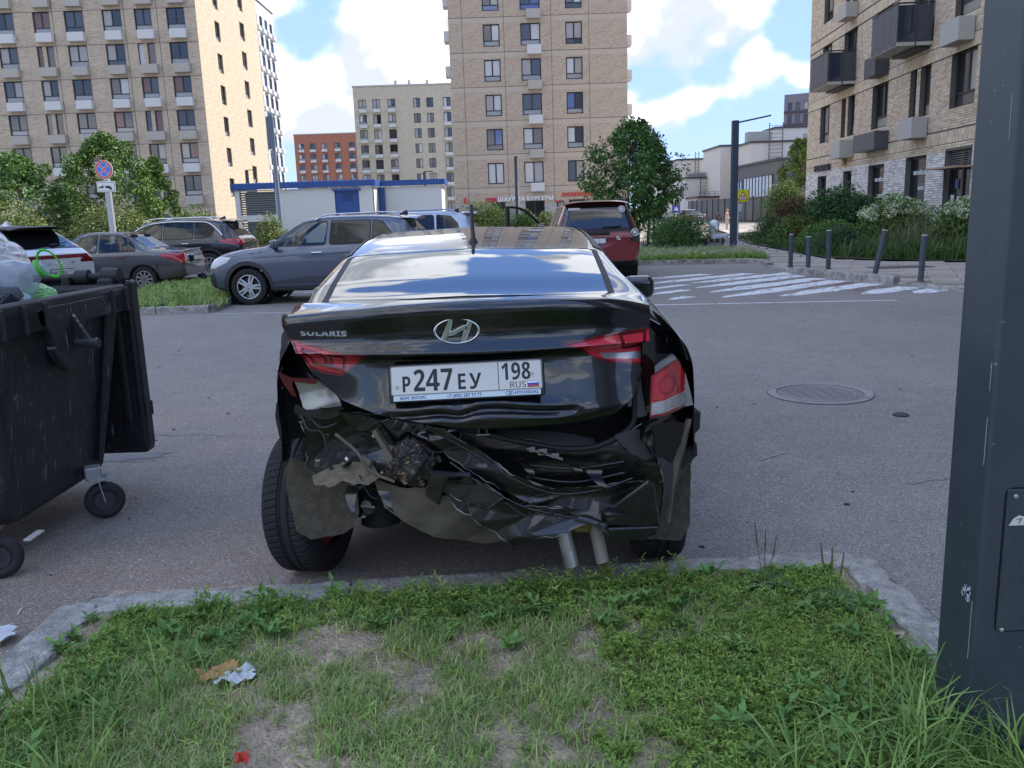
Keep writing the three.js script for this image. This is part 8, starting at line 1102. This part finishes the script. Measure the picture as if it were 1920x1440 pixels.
{ const t = thing('road_sign', 'yellow school children warning sign behind the blue street lamp', 'road sign', [9.72, 0, -36]); obj('post', between([0, 0, 0], [0, 2.2, 0], 0.03, 0.03, 10), M([0.5, 0.52, 0.54], 0.5, { metalness: 0.4 }), t); const b = obj('sign_board', rbox(0.5, 0.5, 0.02, 0.02), M([0.62, 0.62, 0.02], 0.6), t); b.position.set(0.16, 1.94, 0.05); obj('sign_print', new THREE.PlaneGeometry(0.47, 0.47).translate(0, 0, 0.012), M(0xffffff, 0.5, { map: canvasTex(128, 128, (c) => { c.fillStyle = '#dfe21c'; c.fillRect(0, 0, 128, 128); c.strokeStyle = '#c8302c'; c.lineWidth = 9; c.fillStyle = '#f2f0e6'; c.beginPath(); c.moveTo(64, 18); c.lineTo(116, 108); c.lineTo(12, 108); c.closePath(); c.fill(); c.stroke(); c.fillStyle = '#222'; for (const x of [52, 76]) { c.beginPath(); c.arc(x, 62, 6, 0, 7); c.fill(); c.fillRect(x - 5, 68, 10, 18); c.fillRect(x - 8, 84, 5, 14); c.fillRect(x + 4, 84, 5, 14); } }) }), b); obj('plate', rbox(0.24, 0.3, 0.02, 0.01, 0.02, 1.45, 0.05), M([0.6, 0.6, 0.58], 0.6), t); }
{ const t = thing('road_sign', 'small white notice on a thin post before the left block', 'road sign', [-22.98, 0, -60]); obj('post', between([0, 0, 0], [0, 3.0, 0], 0.03, 0.03, 8), mFrameW, t); obj('plate', rbox(0.35, 0.5, 0.02, 0.01, 0, 3.2, 0.04), mFrameW, t); }
{ const t = thing('road_sign', 'small blue road sign far off left of the sheet fence', 'road sign', [15.8, 0, -80]); obj('post', between([0, 0, 0], [0, 1.7, 0], 0.04, 0.04, 8), mFrameW, t); obj('sign_board', rbox(0.75, 0.75, 0.02, 0.03, 0, 1.5, 0.05), M([0.06, 0.09, 0.4], 0.6), t); obj('sign_triangle', new THREE.CylinderGeometry(0.26, 0.26, 0.02, 3).rotateX(PI / 2).rotateZ(PI).translate(0, 1.46, 0.065), M([0.7, 0.7, 0.7], 0.6), t); }
// ---------------------------------------------------------------- bench and people
{
  const t = thing('bench', 'concrete street bench with dark wooden slats beside the lamp', 'bench', [6.86, 0.08, -28.9]); obj('base', [rbox(0.5, 0.3, 1.1, 0.01, 0.02, 0.15, 0)], M([0.36, 0.36, 0.35], 0.9), t);
  for (let k = 0; k < 7; k++) obj('slat', rbox(0.065, 0.09, 1.3, 0.006, -0.3 + k * 0.1, 0.36, 0.02), k % 2 ? M([0.30, 0.24, 0.17], 0.8) : M([0.05, 0.045, 0.04], 0.8), t); obj('side_block', rbox(0.12, 0.34, 0.3, 0.01, -0.3, 0.17, 0.5), M([0.03, 0.03, 0.032], 0.7), t); obj('armrest', [tube([[-0.12, 0.4, 0.3], [-0.12, 0.62, 0.3], [0.02, 0.62, 0.3], [0.02, 0.4, 0.3]], 0.012, 30, 6)], mGraph, t);
}
function fleshed(name, bones, mat, parent, res = 56, k = 0.03) { // smooth union of tapered capsules, meshed
  let lo = V3(9, 9, 9), hi = V3(-9, -9, -9); for (const [a, b, r0, r1] of bones) for (const [p, r] of [[a, r0], [b, r1]]) { lo.min(V3(p[0] - r, p[1] - r, p[2] - r)); hi.max(V3(p[0] + r, p[1] + r, p[2] + r)); }
  const c = lo.clone().add(hi).multiplyScalar(0.5), half = Math.max(hi.x - lo.x, hi.y - lo.y, hi.z - lo.z) / 2 * 1.12, mc = new MarchingCubes(res, mat, false, false, 60000), f = mc.field, B = bones.map(([a, b, r0, r1]) => [V3(...a), V3(...b), r0, r1]), p = V3(), ba = V3(), pa = V3();
  for (let z = 0; z < res; z++) for (let y = 0; y < res; y++) for (let x = 0; x < res; x++) { p.set(c.x + (x / res * 2 - 1) * half, c.y + (y / res * 2 - 1) * half, c.z + (z / res * 2 - 1) * half); let d = 1e3; for (const [a, b, r0, r1] of B) { ba.copy(b).sub(a); pa.copy(p).sub(a); const t = clamp(pa.dot(ba) / (ba.lengthSq() || 1e-9)), q = pa.addScaledVector(ba, -t).length() - lerp(r0, r1, t), h = Math.max(k - Math.abs(d - q), 0) / k; d = Math.min(d, q) - h * h * k * 0.25; } f[x + y * res + z * res * res] = -d; }
  mc.isolation = 0; mc.update(); const n = mc.count, pos = new Float32Array(n * 3), nor = new Float32Array(n * 3); for (let i = 0; i < n; i++) { for (let j = 0; j < 3; j++) { pos[3 * i + j] = mc.positionArray[3 * i + j] * half + [c.x, c.y, c.z][j]; nor[3 * i + j] = mc.normalArray[3 * i + j]; } }
  const g = new THREE.BufferGeometry(); g.setAttribute('position', new THREE.BufferAttribute(pos, 3)); g.setAttribute('normal', new THREE.BufferAttribute(nor, 3)); g.setAttribute('uv', new THREE.BufferAttribute(new Float32Array(n * 2), 2)); return obj(name, g, mat, parent);
}
const mSkin = M([0.42, 0.24, 0.16], 0.6), mHairB = M([0.16, 0.11, 0.07], 0.8), mWhiteCloth = M([0.66, 0.68, 0.74], 0.9);
const headBones = (x, y, z, d = 1) => [[[x, y, z], [x + 0.02 * d, y - 0.03, z], 0.092, 0.085], [[x + 0.04 * d, y - 0.06, z], [x + 0.055 * d, y - 0.09, z], 0.055, 0.042], [[x + 0.095 * d, y - 0.025, z], [x + 0.112 * d, y - 0.045, z], 0.012, 0.016], [[x + 0.09 * d, y - 0.085, z - 0.015], [x + 0.09 * d, y - 0.085, z + 0.015], 0.012, 0.012], [[x - 0.01, y - 0.03, z - 0.09], [x - 0.01, y - 0.05, z - 0.092], 0.014, 0.012], [[x - 0.01, y - 0.03, z + 0.09], [x - 0.01, y - 0.05, z + 0.092], 0.014, 0.012]];
function handBones(x, y, z, dx = 1) { const b = [[[x, y, z], [x + 0.05 * dx, y - 0.015, z], 0.026, 0.03]]; for (let k = 0; k < 4; k++) { const zz = z + (k - 1.5) * 0.019, l = [0.036, 0.043, 0.04, 0.03][k]; b.push([[x + 0.06 * dx, y - 0.02, zz], [x + (0.06 + l) * dx, y - 0.028, zz], 0.0095, 0.009], [[x + (0.06 + l) * dx, y - 0.028, zz], [x + (0.06 + l * 1.4) * dx, y - 0.055, zz], 0.009, 0.0075]); } b.push([[x + 0.015 * dx, y, z + 0.025], [x + 0.05 * dx, y - 0.02, z + 0.052], 0.011, 0.009]); return b; }
{
  const t = thing('person', 'person in a white shirt and pale trousers sitting bent forward on the bench', 'person', [6.92, 0.08, -28.55]);
  const hip = [-0.02, 0.50, 0], chest = [0.0, 0.86, 0], neck = [0.07, 0.98, 0], head = [0.13, 1.10, 0];
  const arm = (s) => [[[0.01, 0.90, s * 0.18], [0.06, 0.66, s * 0.23], 0.05, 0.042], [[0.06, 0.66, s * 0.23], [0.27, 0.60, s * 0.16], 0.04, 0.028], ...handBones(0.28, 0.60, s * 0.15)], leg = (s) => [[[0.0, 0.47, s * 0.09], [0.36, 0.52, s * 0.13], 0.085, 0.062], [[0.36, 0.52, s * 0.13], [0.34, 0.10, s * 0.12], 0.058, 0.04], [[0.34, 0.06, s * 0.12], [0.48, 0.035, s * 0.13], 0.036, 0.03]];
  const b = fleshed('body', [[hip, chest, 0.125, 0.14], [chest, neck, 0.12, 0.055], [neck, head, 0.055, 0.06], ...headBones(...head), ...arm(-1), ...arm(1), ...leg(-1), ...leg(1)], mSkin, t, 96, 0.025);
  fleshed('shirt', [[[-0.02, 0.50, 0], [0.0, 0.86, 0], 0.155, 0.165], [[0, 0.86, -0.1], [0, 0.86, 0.1], 0.14, 0.14], [[0.0, 0.9, -0.17], [0.045, 0.73, -0.215], 0.075, 0.068], [[0.0, 0.9, 0.17], [0.045, 0.73, 0.215], 0.075, 0.068]], mWhiteCloth, b, 60, 0.05); fleshed('trousers', [[[-0.03, 0.46, -0.08], [-0.03, 0.46, 0.08], 0.135, 0.135], ...[-1, 1].flatMap((s) => [[[0.0, 0.46, s * 0.09], [0.36, 0.50, s * 0.13], 0.105, 0.085], [[0.36, 0.49, s * 0.13], [0.345, 0.13, s * 0.12], 0.085, 0.075]])], mWhiteCloth, b, 60, 0.04); fleshed('hair', [[[0.10, 1.135, 0], [0.10, 1.08, 0], 0.098, 0.09], [[0.06, 1.08, -0.03], [0.06, 1.08, 0.03], 0.07, 0.07]], mHairB, b, 40, 0.03);
  for (const s of [-1, 1]) obj('shoe', [rbox(0.24, 0.07, 0.09, 0.03, 0.43, 0.035, s * 0.125)], M([0.25, 0.13, 0.08], 0.7), b);
}
{
  const t = thing('person', 'small far figure without a shirt standing before the sheet fence', 'person', [14.9, 0, -58]); t.rotation.y = -0.6; t.scale.setScalar(0.86);
  const leg = (s) => [[[0, 0.78, s * 0.09], [0.02, 0.43, s * 0.1], 0.08, 0.055], [[0.02, 0.43, s * 0.1], [0.0, 0.08, s * 0.1], 0.052, 0.035], [[0, 0.05, s * 0.1], [0.14, 0.03, s * 0.11], 0.035, 0.028]], arm = (s) => [[[0, 1.28, s * 0.19], [0.02, 1.02, s * 0.24], 0.046, 0.038], [[0.02, 1.02, s * 0.24], [0.16, 0.9, s * 0.18], 0.036, 0.026], ...handBones(0.17, 0.9, s * 0.17)];
  const b = fleshed('body', [[[0, 0.82, 0], [0, 1.22, 0], 0.125, 0.14], [[0, 1.24, -0.1], [0, 1.24, 0.1], 0.1, 0.1], [[0, 1.26, 0], [0.01, 1.44, 0], 0.06, 0.055], ...headBones(0.01, 1.53, 0), ...leg(-1), ...leg(1), ...arm(-1), ...arm(1)], M([0.50, 0.33, 0.24], 0.6), t, 90, 0.025); fleshed('shorts', [[[0, 0.82, 0], [0, 0.86, 0], 0.15, 0.145], ...[-1, 1].map((s) => [[0, 0.78, s * 0.09], [0.02, 0.48, s * 0.1], 0.1, 0.085])], M([0.5, 0.38, 0.3], 0.9), b, 40, 0.03); fleshed('hair', [[[-0.005, 1.565, 0], [-0.01, 1.53, 0], 0.096, 0.09]], mHairB, b, 30, 0.02);
}
{
  const t = thing('person', 'driver with dark hair behind the open window of the grey sedan', 'person', [-9.68, 0.36, -20.42]);
  const b = fleshed('body', [[[0.03, 0.15, 0], [0.0, 0.42, 0], 0.13, 0.14], [[0, 0.44, -0.12], [0, 0.44, 0.12], 0.1, 0.1], [[0, 0.46, 0], [-0.03, 0.62, 0], 0.06, 0.055], ...headBones(-0.03, 0.71, 0, -1), [[0, 0.42, 0.2], [-0.1, 0.22, 0.24], 0.05, 0.04], [[-0.1, 0.22, 0.24], [-0.32, 0.3, 0.18], 0.038, 0.028], ...handBones(-0.33, 0.3, 0.17, -1), [[0, 0.42, -0.2], [-0.1, 0.22, -0.24], 0.05, 0.04], [[-0.1, 0.22, -0.24], [-0.32, 0.3, -0.18], 0.038, 0.028], ...handBones(-0.33, 0.3, -0.17, -1)], mSkin, t, 80, 0.025); fleshed('shirt', [[[0.03, 0.12, 0], [0, 0.42, 0], 0.155, 0.165], [[0, 0.44, -0.14], [0, 0.44, 0.14], 0.12, 0.12]], M([0.03, 0.03, 0.04], 0.9), b, 40, 0.03); fleshed('hair', [[[-0.015, 0.74, 0], [0.0, 0.70, 0], 0.099, 0.092]], M([0.03, 0.022, 0.018], 0.8), b, 36, 0.02);
}
// ---------------------------------------------------------------- litter
{
  const crump = (name, label, w, d, seed, mat, pos, rot = 0) => { const s = Soup.grid(14, 12, (u, v) => { const x = (u - 0.5) * w * (0.8 + 0.4 * hsh(seed, Math.round(v * 12))), z = (v - 0.5) * d * (0.8 + 0.4 * hsh(seed + 3, Math.round(u * 14))); return [x, 0.012 + (fbm(u * 4 + seed, v * 4, 3, 0, 2) - 0.4) * 0.05, z]; }, { flip: true }); const o = obj(name, s.geo(), mat); o.position.set(...pos); o.rotation.y = rot; return tag(o, label, 'litter'); };
  const wp = M([0.62, 0.64, 0.68], 0.8), op = M([0.55, 0.30, 0.12], 0.8);
  crump('paper_scrap', 'crumpled white paper lying on the bare soil of the lawn', 0.11, 0.075, 2, wp, [-0.90, 0.093, -2.43], 0.2); crump('paper_scrap', 'orange wrapper half under the white paper on the lawn', 0.12, 0.07, 5, op, [-0.965, 0.09, -2.455], 0.5); crump('paper_scrap', 'red scrap at the very bottom edge of the lawn', 0.035, 0.03, 8, M([0.6, 0.07, 0.04], 0.7), [-0.745, 0.1, -1.99], 0.3); crump('paper_scrap', 'white and blue paper on the asphalt left of the kerb', 0.22, 0.12, 9, wp, [-1.98, 0.006, -2.86], 0.8);
  const cg = tag(obj('cigarette_butt', [between([0, 0.005, 0], [0.012, 0.005, 0.045], 0.004, 0.004, 8)], M([0.7, 0.68, 0.65], 0.8)), 'white cigarette butt on the asphalt by the left kerb', 'litter'); cg.position.set(-2.01, 0, -3.17);
  const st = tag(obj('straw', [between([1.47, 0.006, -4.86], [1.67, 0.006, -5.0], 0.004, 0.004, 6)], M([0.45, 0.40, 0.3], 0.9)), 'thin dry straw on the asphalt right of the car', 'litter'); void st;
  const r = rng(99), g = new THREE.IcosahedronGeometry(0.008, 0).scale(1, 0.4, 1), mk = (name, label, mat, n, f) => { const im = new THREE.InstancedMesh(g, mat, n); for (let i = 0; i < n; i++) { const [x, y, z, s] = f(); im.setMatrixAt(i, new THREE.Matrix4().compose(V3(x, y, z), new THREE.Quaternion().setFromEuler(new THREE.Euler(0, r() * 6, 0)), V3(s * (0.6 + r()), s, s * (0.6 + r())))); } im.name = numbered(name); im.castShadow = im.receiveShadow = true; tag(im, label, 'debris', null, 'stuff'); scene.add(im); };
  mk('pale_grit', 'pale grit and small chips scattered over the asphalt', M([0.5, 0.48, 0.45], 0.9), 900, () => { const z = -3.3 - Math.pow(r(), 1.6) * 9; return [lerp(-4.5, 5.5, r()), 0.002, z, 0.15 + Math.pow(r(), 5) * 0.9]; });
  mk('dark_debris', 'dark leaf bits and stains scattered over the asphalt', M([0.04, 0.035, 0.03], 1), 420, () => { const z = -3.3 - Math.pow(r(), 1.4) * 12; return [lerp(-5, 7, r()), 0.0015, z, 0.2 + Math.pow(r(), 4) * 1.6]; });
  mk('soil_crumbs', 'dry soil crumbs and pebbles on the bare lawn patches', M([0.32, 0.27, 0.21], 1), 500, () => { const x = lerp(-1.3, 1.0, r()), z = lerp(-2.95, -1.7, r()); return [x, soilY(x, z), z, 0.2 + Math.pow(r(), 4) * 1.1]; });
}
renderer.render(scene, camera);
